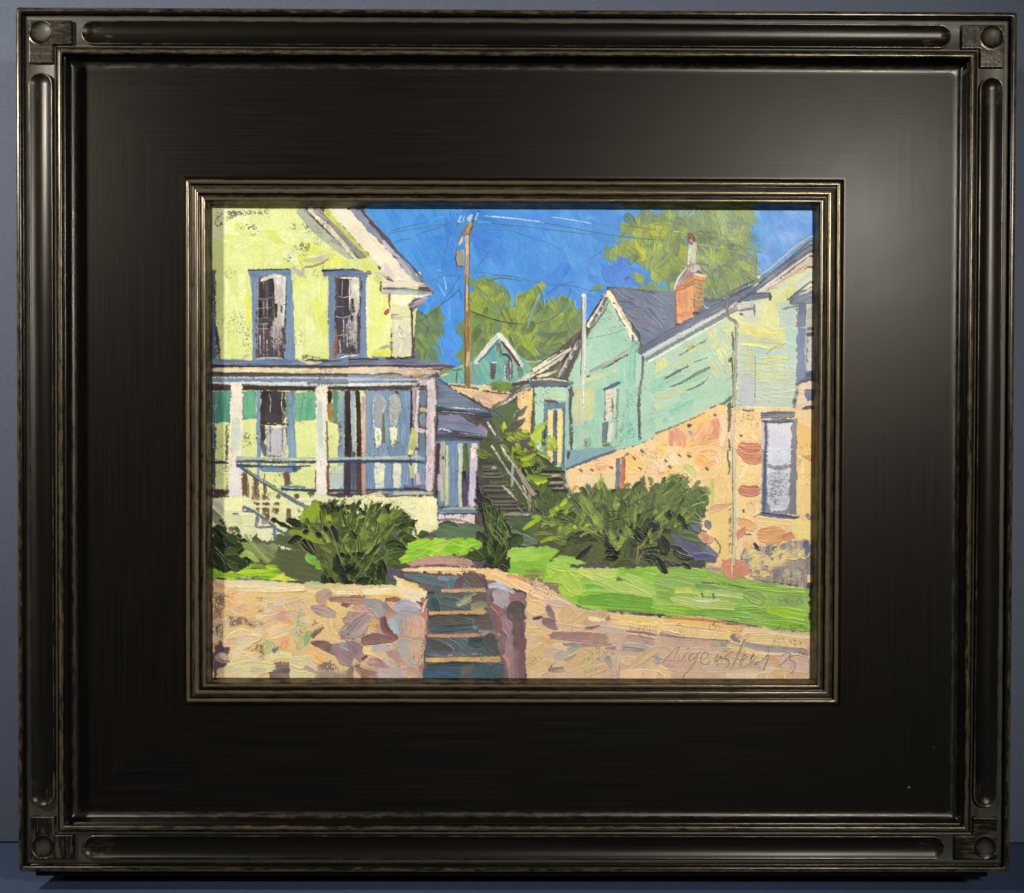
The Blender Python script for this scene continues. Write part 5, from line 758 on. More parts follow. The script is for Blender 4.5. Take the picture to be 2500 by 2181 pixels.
# black glossy marks
for p,w in (([(1430,1150),(1480,1210),(1600,1240)],90),([(1430,1260),(1520,1290),(1600,1270)],80),([(1440,1340),(1510,1350),(1580,1330)],70),([(1720,1100),(1780,1150),(1800,1190)],70),([(1800,980),(1880,1080),(1960,1130)],160),([(1900,1020),(2000,940),(2040,1000)],100),([(1610,1000),(1660,1070)],60),([(1720,880),(1760,960)],80),([(1840,800),(1880,880),(1950,960)],70)): stroke(p,[w*.6,w,w*.6],(16,22,12),(34,46,22),th=.45,dry=.04)
org(1600,1100)
for p,w in (([(160,700),(150,780),(190,860)],90),([(270,800),(340,860),(380,950)],110),([(130,960),(180,1010)],80),([(20,900),(40,1000)],60),([(60,1080),(120,1200),(100,1300)],150),([(180,1200),(280,1220),(400,1290)],60),([(230,1260),(340,1330),(480,1350)],80),([(120,1380),(220,1420),(320,1440)],50),([(350,1420),(400,1450),(430,1470)],70),([(0,1340),(60,1420),(120,1520)],110)): stroke(p,[w*.6,w,w*.6],(18,26,14),(44,58,26),th=.34,dry=.06)
poly([(200,1060),(420,980),(560,1100),(640,1240),(780,1300),(760,1380),(560,1400),(300,1300)],(112,120,112),(98,96,120),ang=30,wob=6,dry=.1); stroke([(470,920),(520,960),(560,1010)],[90,130,60],(112,108,134),(130,124,150)); stroke([(630,890),(660,930),(680,980)],[60,90,40],(110,112,140),(130,140,120)); stroke([(560,1060),(650,1110),(720,1120)],[100,140,90],(222,156,124),(230,170,130),th=.2); stroke([(480,1330),(600,1330),(760,1340)],[90,100,50],(98,92,128),(112,106,140)); stroke([(640,1200),(700,1280),(780,1320)],[50,80,30],(130,130,150),(110,104,140))
dabs([(260,480),(640,520),(660,640),(600,860),(260,900)],16,(160,300),(80,150),20,60,[(84,108,56),(70,92,46),(96,122,60)],th=.2); poly([(0,440),(200,400),(360,480),(380,660),(200,760),(0,700)],(110,130,66),(96,116,60),ang=-70,wob=5)
for p,w,c in (([(460,510),(510,440),(560,380)],(30,60,40),(140,150,80)),([(320,440),(370,380),(410,340)],(20,40,30),(110,124,60)),([(510,610),(600,560),(680,510)],(10,20,30),(160,180,110)),([(440,700),(540,660),(640,640)],(8,14,10),(196,210,150)),([(300,920),(420,870),(560,900)],(60,90,50),(84,120,50)),([(330,1060),(420,1080),(540,1120)],(60,110,80),(80,104,50))): stroke(p,list(w),c,(96,120,56),th=.28)
for p in ([(120,720),(90,860),(70,1040),(0,1200)],[(210,740),(130,900),(30,1080),(0,1130)],[(100,700),(95,900)],[(740,1100),(810,1200),(800,1300)]): stroke(p,[10,14,10],(150,160,96),(104,116,60),th=.26,wob=.3)
dabs([(0,460),(300,330),(560,400),(300,460)],14,(60,140),(20,44),-60,40,[(140,156,90),(84,104,50),(60,80,40)],th=.24)
org(1200,1100); dabs([(1850,1220),(2054,1200),(2054,1400),(1880,1380)],10,(120,220),(40,80),30,50,[(56,66,40),(40,46,30),(84,92,56)],th=.22)
for p in ([(1840,1180),(1830,1300),(1810,1420)],[(1920,1260),(1860,1340),(1830,1430)]): stroke(p,[14,16,12],(160,150,120),th=.22,wob=.3)
poly([(740,1360),(1040,1340),(1200,1400),(1100,1430),(800,1400)],(150,196,90),(170,200,90),wob=4,dry=.1)
org(1200,1100)
dabs([(560,960),(800,740),(1200,520),(1700,460),(2400,420),(2600,720),(2500,1000),(1900,1150),(900,1180)],46,(150,290),(44,96),0,24,[(126,142,66),(96,116,54),(150,168,72),(70,88,38),(168,182,84),(48,60,28)],centre=(1650,1380),th=.22,wet=.2)
org(1600,1100)
for p_,w in (([(150,780),(190,860)],80),([(290,810),(370,940)],90),([(60,1100),(110,1280)],110),([(180,1200),(280,1220),(400,1290)],50),([(230,1270),(340,1330),(470,1350)],60),([(350,1420),(430,1470)],60)): stroke(p_,[w*.6,w,w*.5],(18,26,14),(40,54,26),th=.34,dry=.06)
# middle small dark shrub
org(850,1100)
poly([(1680,740),(1800,690),(1940,800),(1990,900),(2060,1020),(2180,1080),(2120,1180),(1960,1200),(2010,1380),(2000,1500),(1800,1500),(1700,1420),(1760,1300),(1520,1360),(1500,1260),(1700,1230),(1660,1120),(1720,1000)],(50,64,26),(38,48,20),ang=80,wob=6,dry=.03,var=9,th=.22)
dabs([(1700,760),(1900,780),(2000,1000),(1900,1400),(1780,1400),(1720,1000)],26,(200,360),(40,80),85,25,[(56,76,26),(70,90,34),(34,46,18),(24,30,14)],th=.3)
for p,w,c in (([(1620,1030),(1700,1100),(1760,1160)],(60,100,60),(36,48,26)),([(1600,1080),(1640,1120)],(20,30),(60,80,40)),([(1500,1320),(1640,1330),(1790,1270)],(70,120,50),(60,84,22)),([(1540,1220),(1640,1270),(1700,1340)],(20,20,14),(96,120,60)),([(2050,1180),(2130,1140),(2190,1080)],(60,110,50),(76,96,40)),([(1700,1440),(1800,1480),(1960,1500)],(50,80,50),(40,56,20)),([(1900,1440),(1940,1480),(2000,1500)],(60,80,50),(24,34,14)),([(1880,1400),(1960,1280),(2010,1190)],(30,30,14),(130,150,84))): stroke(p,list(w),c,(50,66,26),th=.34,dry=.04)
for p in ([(1720,800),(1740,950),(1800,1140)],[(1800,730),(1790,900),(1810,1180)],[(1930,800),(1930,1000),(1945,1160)],[(1860,960),(1880,1120)]): stroke(p,[8,9,8],(110,130,60),(90,104,50),th=.2,wob=.3)
org(850,1100)
dabs([(1700,780),(1920,800),(2030,1020),(1960,1380),(1800,1400),(1700,1020)],26,(90,200),(24,50),80,40,[(96,120,50),(120,146,62),(70,92,36),(30,42,18)],th=.28)
# left big shrub
org(500,1100)
poly([(1100,1280),(1000,1160),(1060,1000),(1200,900),(1240,760),(1400,660),(1560,640),(1700,700),(2000,800),(2300,700),(2500,760),(2620,860),(2600,1000),(2540,1180),(2460,1300),(2360,1480),(2300,1700),(1900,1760),(1500,1740),(1420,1600),(1200,1460)],(100,108,62),(86,96,54),ang=20,wob=7,dry=.03,var=8)
poly([(870,1240),(1300,1240),(1500,1440),(1400,1760),(900,1500)],(100,104,72),(110,112,76),ang=15,wob=5,dry=.03); poly([(600,1160),(900,1180),(900,1400),(700,1320)],(120,130,90),(150,156,110),ang=30,wob=5)
poly([(1180,760),(1400,640),(1560,760),(1600,860),(1400,900),(1240,940)],(160,180,30),(140,164,40),ang=70,wob=6,th=.24); stroke([(1060,1020),(1200,1060),(1400,1130)],[60,120,50],(140,158,50),(160,176,50),th=.2); stroke([(1290,1060),(1400,1120),(1500,1160)],[60,100,50],(156,174,40),(130,150,50)); stroke([(1280,1320),(1340,1370),(1380,1420)],[90,130,60],(110,190,60),(130,200,70),th=.26); stroke([(1400,1450),(1480,1440),(1500,1500)],[90,130,90],(104,184,50),(120,190,60),th=.26); stroke([(1800,720),(1860,760)],[100,70],(150,186,40)); stroke([(1480,680),(1480,740)],[40,90],(170,190,40))
dabs([(1500,900),(2500,900),(2440,1300),(2200,1500),(1500,1500)],34,(160,300),(80,140),-50,60,[(96,108,54),(84,96,46),(110,124,60),(66,80,34)],th=.2)
dabs([(1100,1000),(1500,760),(2500,780),(2500,1150),(2200,1400),(1500,1300)],60,(80,190),(34,70),-60,70,[(134,150,66),(112,130,58),(160,180,80),(50,64,28),(90,108,50)],th=.26,wet=.1)
dabs([(1400,680),(1700,640),(2300,680),(2620,860),(2640,1000),(2400,820),(1900,760),(1500,780)],36,(70,150),(24,56),-70,50,[(30,42,18),(60,78,34),(110,128,60)],th=.28,wet=0)
LF=[(([(1480,690),(1530,740),(1540,790)],110)),(([(1570,660),(1600,720),(1590,770)],60)),(([(1640,720),(1680,740)],80)),(([(1780,680),(1790,720)],60)),(([(1760,770),(1800,810)],60)),(([(850,850),(880,890)],70)),(([(880,880),(960,920),(1080,970)],50)),(([(1040,870),(1120,900),(1200,930)],110)),(([(1490,970),(1540,1000)],80)),(([(1240,1030),(1300,1000)],80)),(([(1400,1040),(1460,1080)],90)),(([(1590,960),(1640,1060),(1660,1130)],130)),(([(1060,1160),(1130,1100),(1210,1090)],90)),(([(1230,1130),(1310,1200),(1370,1280)],130)),(([(1650,1310),(1660,1400),(1640,1500)],110)),(([(1700,1290),(1760,1330)],80)),(([(1780,1300),(1820,1340)],70)),(([(1910,1300),(1970,1290)],90)),(([(1620,1480),(1760,1500),(1860,1470)],150)),(([(1480,1560),(1500,1620),(1460,1650)],90)),(([(1560,1600),(1600,1680),(1580,1720)],110)),(([(1700,1560),(1800,1640)],110)),(([(1760,1640),(1860,1700),(1920,1680)],120)),(([(1830,1010),(1880,1070),(1920,1080)],90)),(([(1940,720),(1960,760)],50)),(([(1980,760),(2010,800)],60))]
for p,w in LF: stroke(p,[w*.6,w,w*.6],(26,36,14),(60,76,30),th=.34,dry=.05)
stroke([(1830,920),(1900,1000),(1940,1060)],[40,130,90],(84,100,30),(60,74,26),th=.3)
for p in ([(1540,900),(1620,1100),(1680,1300),(1760,1500)],[(1470,920),(1520,1150)],[(1750,640),(1780,800),(1790,960)],[(1240,1040),(1300,1160),(1400,1300)],[(2054,780),(1980,960),(1900,1140),(1820,1300)],[(1140,1080),(1200,1200),(1320,1320)],[(1010,1170),(1100,1220),(1180,1260)],[(1500,1270),(1600,1400),(1580,1460)],[(1700,1300),(1760,1440),(1810,1540)],[(2000,1400),(1930,1500),(1870,1620)],[(560,1060),(700,1240),(860,1420)],[(640,1140),(780,1200),(900,1320)]): stroke(p,[9,10,8],(150,150,104),(110,112,72),th=.22,wob=.3)
org(850,1100)
for p,w,c in (([(260,760),(290,700),(300,680)],(30,30,10),(50,66,26)),([(220,880),(270,800),(320,780)],(30,50,30),(64,80,34)),([(330,880),(380,790),(410,730)],(30,50,20),(64,84,34)),([(430,830),(470,780),(500,780)],(20,40,20),(70,90,34)),([(580,820),(650,800),(710,800)],(20,60,50),(26,36,16)),([(430,880),(500,860),(540,850)],(30,50,16),(30,40,18)),([(600,860),(650,840),(740,850)],(60,120,40),(56,70,32)),([(640,930),(690,980),(730,1050)],(60,120,60),(84,110,40)),([(690,1110),(770,1100),(850,1110)],(60,110,40),(30,46,16)),([(890,1070),(940,1050),(990,1030)],(60,110,40),(70,84,44)),([(550,920),(680,930),(820,980)],(40,60,20),(160,170,110)),([(320,1090),(450,1060),(600,1080)],(50,90,70),(84,104,46)),([(440,1130),(540,1090),(640,1100)],(50,80,60),(66,88,36)),([(480,1200),(580,1180),(720,1230)],(90,130,70),(34,48,20)),([(500,1290),(620,1300),(700,1260)],(50,120,60),(60,90,30)),([(620,1190),(680,1220),(740,1240)],(20,30,20),(20,26,12)),([(110,1320),(160,1330),(200,1330)],(70,90,60),(26,38,14)),([(200,1330),(320,1260),(450,1290)],(80,160,110),(50,66,30)),([(300,1280),(380,1400),(420,1480)],(110,170,130),(70,96,34)),([(500,1430),(580,1400),(650,1430)],(50,100,70),(60,90,24)),([(0,1440),(60,1460),(100,1500)],(80,110,60),(26,38,14)),([(20,920),(80,1000),(130,1060)],(60,150,90),(84,100,36)),([(310,960),(330,1000)],(50,50),(150,200,70)),([(180,1240),(240,1200),(300,1180)],(40,80,40),(140,176,70))): stroke(p,list(w),c,(84,104,44),th=.3,dry=.05)
for p in ([(0,1300),(100,1200),(180,1110)],[(470,1060),(400,1110),(300,1190)],[(700,1260),(540,1280),(380,1370),(200,1500)],[(320,1330),(260,1440),(200,1520)],[(0,1280),(60,1330)]): stroke(p,[12,16,12],(140,146,84),(84,96,44),th=.28,wob=.3)
stroke([(540,1020),(600,1060),(640,1110)],[60,70,30],(110,108,116),(96,100,100)); stroke([(440,1150),(400,1200),(440,1280)],[60,90,50],(100,96,100),(84,84,80))
org(850,1380)
poly([(420,120),(560,40),(640,100),(720,190),(640,270),(420,260),(340,200)],(84,104,44),(104,84,110),ang=10,wob=4); stroke([(510,80),(590,130),(650,180)],[80,150,60],(104,90,124),(96,84,110)); stroke([(340,240),(500,250),(650,230)],[50,70,50],(90,124,40),(76,104,40))
dabs([(0,0),(460,0),(440,200),(330,220),(0,200)],16,(110,200),(60,110),60,60,[(40,58,18),(28,38,14),(66,88,30)],th=.32); stroke([(180,190),(250,220),(320,260)],[100,150,60],(50,66,24),(34,48,18),th=.3); stroke([(0,230),(60,270),(120,290)],[100,110,40],(28,40,14),(50,70,24),th=.3)
for p in ([(200,0),(130,110),(50,220)],[(270,20),(180,110),(80,210)],[(290,160),(250,260)],[(0,110),(30,190)]): stroke(p,[12,14,10],(140,150,96),(90,104,50),th=.28,wob=.3)
org(500,1100)
dabs([(1120,1000),(1300,820),(1560,680),(2300,700),(2560,900),(2500,1150),(2200,1300),(1500,1300)],38,(110,220),(40,90),0,26,[(122,140,62),(94,114,50),(146,164,70),(66,84,36),(160,178,84),(36,48,22)],centre=(1800,1560),th=.22,wet=.2)
for p_,w in LF[5:]: stroke(p_,[w*.5,w*.8,w*.4],(24,34,14),(50,66,26),th=.34,dry=.05)
for p_ in ([(1540,900),(1620,1100),(1680,1300),(1760,1500)],[(2054,780),(1980,960),(1900,1140),(1820,1300)],[(1240,1040),(1300,1160),(1400,1300)],[(2300,900),(2100,1180),(1880,1480)],[(1750,640),(1780,800),(1790,960)]): stroke(p_,[9,11,8],(160,160,112),(118,120,78),th=.22,wob=.3)
# far left shrub
org(500,1100)
poly([(100,960),(240,900),(300,1040),(420,1060),(560,1180),(560,1340),(540,1460),(380,1520),(100,1500)],(40,50,26),(56,70,32),ang=60,wob=6,dry=.05)
for p,w,c in (([(280,1060),(350,1110),(420,1160)],(60,120,80),(66,84,34)),([(380,1250),(460,1180),(540,1140)],(60,140,110),(50,66,28)),([(380,940),(410,1000),(440,1040)],(40,60,40),(84,104,36)),([(240,1340),(400,1370),(530,1440)],(60,130,60),(44,60,24)),([(260,1300),(320,1260),(400,1300)],(60,110,60),(84,104,44)),([(110,1300),(160,1380),(230,1460)],(90,130,90),(30,40,18)),([(180,1180),(230,1200),(260,1230)],(60,90,50),(16,18,14)),([(300,1400),(360,1460),(400,1500)],(50,90,60),(66,96,30)),([(110,1000),(180,1060),(230,1100)],(70,100,60),(30,34,20))): stroke(p,list(w),c,(60,76,32),th=.34,dry=.05)
stroke([(130,1210),(200,1290),(250,1340)],[14,18,14],(140,150,100)); stroke([(450,1330),(560,1290),(660,1400)],[50,120,60],(190,206,120),(170,190,90),th=.24); poly([(430,1150),(600,1150),(860,1400),(780,1420),(500,1240)],(150,166,90),(130,140,84),ang=45,wob=5,dry=.1); stroke([(500,1060),(620,1200),(800,1400)],[30,36,14],(170,184,120),(150,160,100))
# steps of the stoop, small rail
poly([(230,590),(480,600),(480,760),(240,760)],(240,234,180),(232,226,170),ang=90,wob=3,th=.24); poly([(420,800),(650,790),(640,960),(440,940)],(234,230,176),(226,220,170),ang=0,wob=3,th=.2); poly([(640,980),(870,980),(870,1130),(740,1150),(660,1080)],(236,232,186),(228,222,180),ang=90,wob=3,th=.24); poly([(250,790),(440,800),(480,940),(270,960)],(226,226,170),(206,206,160),wob=3); poly([(900,1180),(1130,1250),(960,1250)],(232,226,190),wob=3); stroke([(100,640),(180,700),(230,800)],[60,90,60],(190,180,170),(200,200,160)); stroke([(100,770),(160,860),(250,940)],[80,110,60],(150,156,120),(120,124,100),dry=.1); stroke([(190,870),(240,920)],[30,20],(70,60,40)); stroke([(360,790),(420,800)],[20,16],(120,100,110))
stroke([(490,700),(640,780),(800,900),(940,1010),(1080,1080)],[20,26,30,30,20],(104,124,146),(80,96,120),th=.26); stroke([(490,700),(490,760),(600,770)],[16,16,14],(90,104,124)); stroke([(520,720),(550,760)],30,(110,124,150)); stroke([(660,780),(660,860),(640,960)],[30,50,30],(120,146,166),(96,116,140),th=.24); stroke([(870,960),(880,1050),(890,1120)],[30,36,40],(110,136,156),(96,116,136),th=.24); stroke([(640,970),(760,960),(860,960)],[16,24,30],(130,124,150),(110,110,130)); stroke([(720,900),(800,890)],[60,50],(170,140,130),dry=.3)
# ================================================= retaining wall, steps (T13,T14)
org(500,1380)
poly([(100,170),(600,200),(1250,230),(2060,240),(2600,260),(2600,1440),(100,1440)],(236,200,136),(226,196,146),ang=8,wob=3,dry=.1,th=.14,var=9)
stroke([(110,200),(160,250),(270,270)],[50,70,40],(214,176,150),(200,160,130)); stroke([(270,230),(700,240),(1240,280)],[110,110,90],(240,222,184),(228,210,160),th=.2,dry=.05); stroke([(380,320),(800,320),(1240,300)],[20,40,60],(244,226,186),(238,216,170),th=.3,dry=.02); stroke([(1260,240),(1420,250),(1560,300)],[60,90,60],(206,206,160),(190,196,140)); stroke([(1300,330),(1500,330),(2060,300),(2400,280)],[30,50,110,60],(240,224,180),(220,206,160),th=.2); stroke([(1640,350),(2054,350),(2360,330),(2540,270)],[30,50,50,50],(244,226,184),(238,216,176),th=.32,dry=.02)
stroke([(1600,270),(1700,260)],60,(206,200,150))
for p,w,c in (([(300,400),(420,480),(560,520)],260,(234,188,132)),([(400,580),(460,590),(540,570)],110,(232,176,126)),([(700,450),(850,480),(980,430)],200,(224,200,146)),([(900,560),(980,640),(1080,760)],150,(232,174,126)),([(800,700),(860,680),(900,640)],120,(230,176,130)),([(1200,600),(1200,740),(1150,860)],200,(202,196,140)),([(1160,600),(1190,660)],110,(180,190,136)),([(1320,840),(1260,940),(1160,1040)],120,(150,176,128)),([(760,960),(830,1020),(740,1100)],130,(186,190,136)),([(900,900),(1000,960),(960,1060)],150,(230,170,130)),([(1120,890),(1180,940),(1200,1040)],120,(206,190,140)),([(1350,1100),(1450,1180),(1500,1200)],150,(236,184,110)),([(1260,1100),(1340,1060),(1440,1120)],100,(236,192,126)),([(1380,400),(1500,480),(1560,560)],160,(238,196,116)),([(1600,600),(1560,740),(1640,860)],150,(222,190,130)),([(180,560),(150,640),(170,740)],130,(196,140,110)),([(150,980),(160,1060)],100,(206,150,110)),([(1900,300),(1980,420)],80,(238,200,120))): stroke(p,[w*.6,w,w*.6],c,tuple(min(255,v+12) for v in c),th=.14,dry=.16)
speck([(100,320),(280,340),(280,520),(200,640),(110,700)],(110,90,84),.62); speck([(280,620),(500,640),(760,700),(760,860),(500,760),(300,800)],(130,110,104),.68,.4); speck([(600,380),(760,400),(720,480),(620,440)],(150,120,104),.5); speck([(940,420),(1100,440),(1080,560),(960,500)],(140,120,104),.45); speck([(1320,600),(1500,700),(1500,900),(1300,800)],(160,110,84),.4); speck([(500,1000),(760,960),(760,1240),(600,1200)],(140,110,104),.5); speck([(630,500),(760,540),(740,640),(640,600)],(150,110,100),.4); speck([(100,700),(260,700),(230,940),(120,900)],(96,80,76),.6)
poly([(190,960),(300,980),(300,1220),(120,1400),(100,1100)],(120,104,104),(96,84,84),ang=0,wob=4,dry=.1,var=14); poly([(820,1230),(1060,1220),(1060,1400),(800,1400)],(130,108,100),(150,124,116),ang=0,wob=4,dry=.1,var=14); stroke([(1350,900),(1400,840),(1500,780)],[60,60,10],(124,104,96),(150,130,120)); stroke([(860,1080),(900,1050),(920,1030)],[60,40,20],(130,124,140))
for p,w,c,c2 in (([(230,990),(440,920),(700,900)],(90,260,80),(242,216,164),(232,206,160)),([(400,1060),(520,960),(680,910)],(60,170,60),(240,214,160),(228,206,160)),([(820,880),(920,830),(1120,790)],(150,190,60),(240,206,150),(246,220,170)),([(770,920),(900,950),(1040,930)],(20,50,20),(238,200,150),(230,190,140)),([(330,1260),(480,1160),(620,1180)],(90,160,60),(240,212,160),(228,204,150)),([(280,1340),(520,1300),(860,1280)],(160,220,110),(230,222,168),(216,216,160)),([(780,1180),(940,1120),(1080,1150)],(90,90,70),(236,222,170),(224,216,160)),([(1080,1200),(1200,1220),(1320,1180)],(110,180,110),(222,206,160),(226,214,170)),([(1080,1350),(1200,1380),(1400,1350)],(110,100,90),(226,216,170),(214,206,160)),([(1260,1280),(1400,1320)],(60,60),(170,146,130),(190,170,150))): stroke(p,list(w),c,c2,th=.24,dry=.08)
stroke([(800,1130),(950,1100),(1080,1130)],[14,16,10],(246,236,196),th=.3); speck([(840,1240),(920,1240),(900,1340),(830,1330)],(240,228,200),.6); stroke([(110,230),(200,280)],[40,30],(216,180,160))
dabs([(120,560),(1300,420),(1500,900),(1400,1340),(150,1380)],34,(120,230),(70,130),-10,35,[(236,208,178),(218,186,158),(198,170,158),(240,222,184),(208,196,168),(230,188,150)],dry=.2,th=.16,wet=.3)
# lilac leaf-shaped stones
for p,w,c,c2 in (([(1560,340),(1480,420),(1500,500)],(140,220,60),(196,172,152),(170,140,130)),([(1340,530),(1480,570),(1630,620)],(60,160,90),(166,140,136),(186,160,150)),([(1580,430),(1800,430),(2100,480)],(60,90,80),(176,140,124),(150,120,110)),([(1840,390),(1960,400),(2000,390)],(30,50,30),(130,84,84),(150,100,96)),([(1720,490),(1800,500)],(40,60),(140,90,80),(170,110,96)),([(1720,880),(1900,780),(2100,640)],(160,270,180),(160,140,138),(190,168,164)),([(1740,700),(1900,640),(2100,500)],(80,120,90),(196,172,164),(170,146,146)),([(1940,940),(2100,960),(2200,900)],(60,110,100),(150,104,104),(130,90,92)),([(1340,970),(1480,1000),(1640,1080)],(40,120,100),(140,108,108),(120,92,92)),([(1620,1020),(1760,1120),(1940,1240)],(120,270,130),(170,144,148),(150,120,126)),([(1700,990),(1860,1040),(1980,1130)],(70,150,60),(164,160,162),(180,172,170)),([(1940,1190),(2000,1160),(2020,1180)],(40,50,10),(110,70,84),(130,90,100))): stroke(p,list(w),c,c2,th=.3,dry=.04,mix=.5)
stroke([(1980,1060),(2060,1000),(2140,1060)],[90,140,100],(238,212,150),(240,216,160)); poly([(1400,1250),(1560,1200),(1700,1320),(2080,1240),(2080,1400),(1380,1400)],(200,180,146),(150,124,110),ang=0,wob=4,dry=.25,var=12); speck([(1560,1220),(1840,1320),(1600,1380),(1400,1340)],(236,222,200),.55); stroke([(1440,1360),(1560,1360),(1660,1350)],[60,70,40],(180,156,140))
org(850,1380)
poly([(560,120),(700,180),(1000,330),(1000,380),(620,420),(300,400),(640,280)],(238,216,170),(240,206,140),wob=4,th=.2); 
poly([(640,60),(960,30),(1500,40),(1720,40),(2120,120),(2400,340),(2200,340),(1720,180),(1700,110),(1300,120),(900,100)],(240,204,150),(232,190,130),ang=10,wob=4,th=.24); stroke([(700,60),(1100,50),(1600,50)],[40,50,40],(244,222,184),(238,200,150),th=.3)
poly([(180,300),(640,280),(1000,320),(960,470),(840,470),(650,400),(300,420)],(242,226,180),(236,206,150),ang=20,wob=4,th=.28); stroke([(720,340),(880,370),(940,410)],[120,150,60],(242,222,184),(226,200,176),th=.3); stroke([(220,400),(440,390),(640,410)],[30,40,60],(238,190,96),(230,176,96)); stroke([(690,220),(860,270),(960,310)],[50,90,40],(240,212,140),(238,196,110))
poly([(60,420),(300,400),(640,440),(900,480),(1000,560),(960,1440),(60,1440)],(226,192,150),(190,150,134),ang=20,wob=4,th=.18,dry=.06)
for p,w,c,c2 in (([(0,440),(150,440),(330,460)],(90,100,40),(190,150,130),(170,130,116)),([(230,470),(360,520),(420,660)],(120,220,90),(160,156,156),(176,164,158)),([(450,480),(520,560),(600,580)],(70,80,20),(166,150,140),(150,130,124)),([(480,430),(600,430),(680,460)],(40,60,30),(160,104,96),(140,90,90)),([(610,540),(720,500),(880,540)],(110,150,110),(164,170,182),(186,180,186)),([(620,630),(760,660),(860,600)],(90,120,60),(180,180,186),(160,160,170)),([(790,440),(860,480),(920,560)],(20,20,16),(224,224,220),(200,200,206)),([(0,620),(140,640),(240,600)],(90,130,60),(196,160,150),(180,146,140)),([(0,880),(120,780),(250,640)],(140,250,130),(160,142,138),(190,168,160)),([(280,740),(320,730),(360,740)],(80,90,60),(232,176,96),(220,160,90)),([(440,660),(470,800),(600,920)],(70,100,80),(124,80,78),(140,96,90)),([(500,690),(560,740),(620,860)],(60,110,60),(200,212,212),(150,184,196)),([(600,640),(640,740),(660,860)],(70,120,80),(164,170,176),(180,180,180)),([(820,660),(830,760),(790,900)],(200,290,160),(224,184,148),(196,164,144)),([(700,680),(690,800)],(120,120),(180,160,146),(196,172,150)),([(180,950),(360,920),(560,940)],(120,150,60),(150,112,110),(134,100,98)),([(0,970),(100,1060),(180,1190)],(80,200,80),(166,142,140),(146,120,124)),([(200,1060),(320,1080),(460,1160)],(120,120,90),(240,212,156),(236,204,140)),([(300,1040),(420,1050),(540,1030)],(70,120,90),(200,190,180),(186,180,176)),([(640,960),(780,1100),(760,1240)],(140,330,180),(196,180,166),(178,166,160)),([(850,960),(870,1080),(860,1240)],(150,200,140),(220,186,156),(196,170,152)),([(260,1220),(350,1210),(440,1260)],(90,100,50),(176,140,140),(190,156,150)),([(100,1260),(200,1340),(340,1360)],(80,110,80),(150,116,100),(190,160,140)),([(380,1340),(540,1350),(700,1340)],(90,120,100),(206,196,184),(190,176,166)),([(700,1310),(800,1320),(900,1360)],(80,120,80),(196,160,144),(206,186,170)),([(930,1260),(940,1330)],(90,80),(204,126,104),(180,110,100)),([(930,420),(960,500),(940,620)],(60,60,40),(206,130,100),(180,110,96)),([(1000,420),(950,520),(930,610)],(16,36,20),(236,224,210),(214,196,190)),([(950,600),(990,640),(980,900)],(40,50,60),(216,140,120),(196,126,116)),([(450,1180),(520,1230),(600,1280)],(60,90,40),(214,200,180),(190,170,160)),([(240,1140),(180,1180)],(30,30),(110,76,90),(130,90,100))): stroke(p,list(w),c,c2,th=.3,dry=.05,mix=.45)
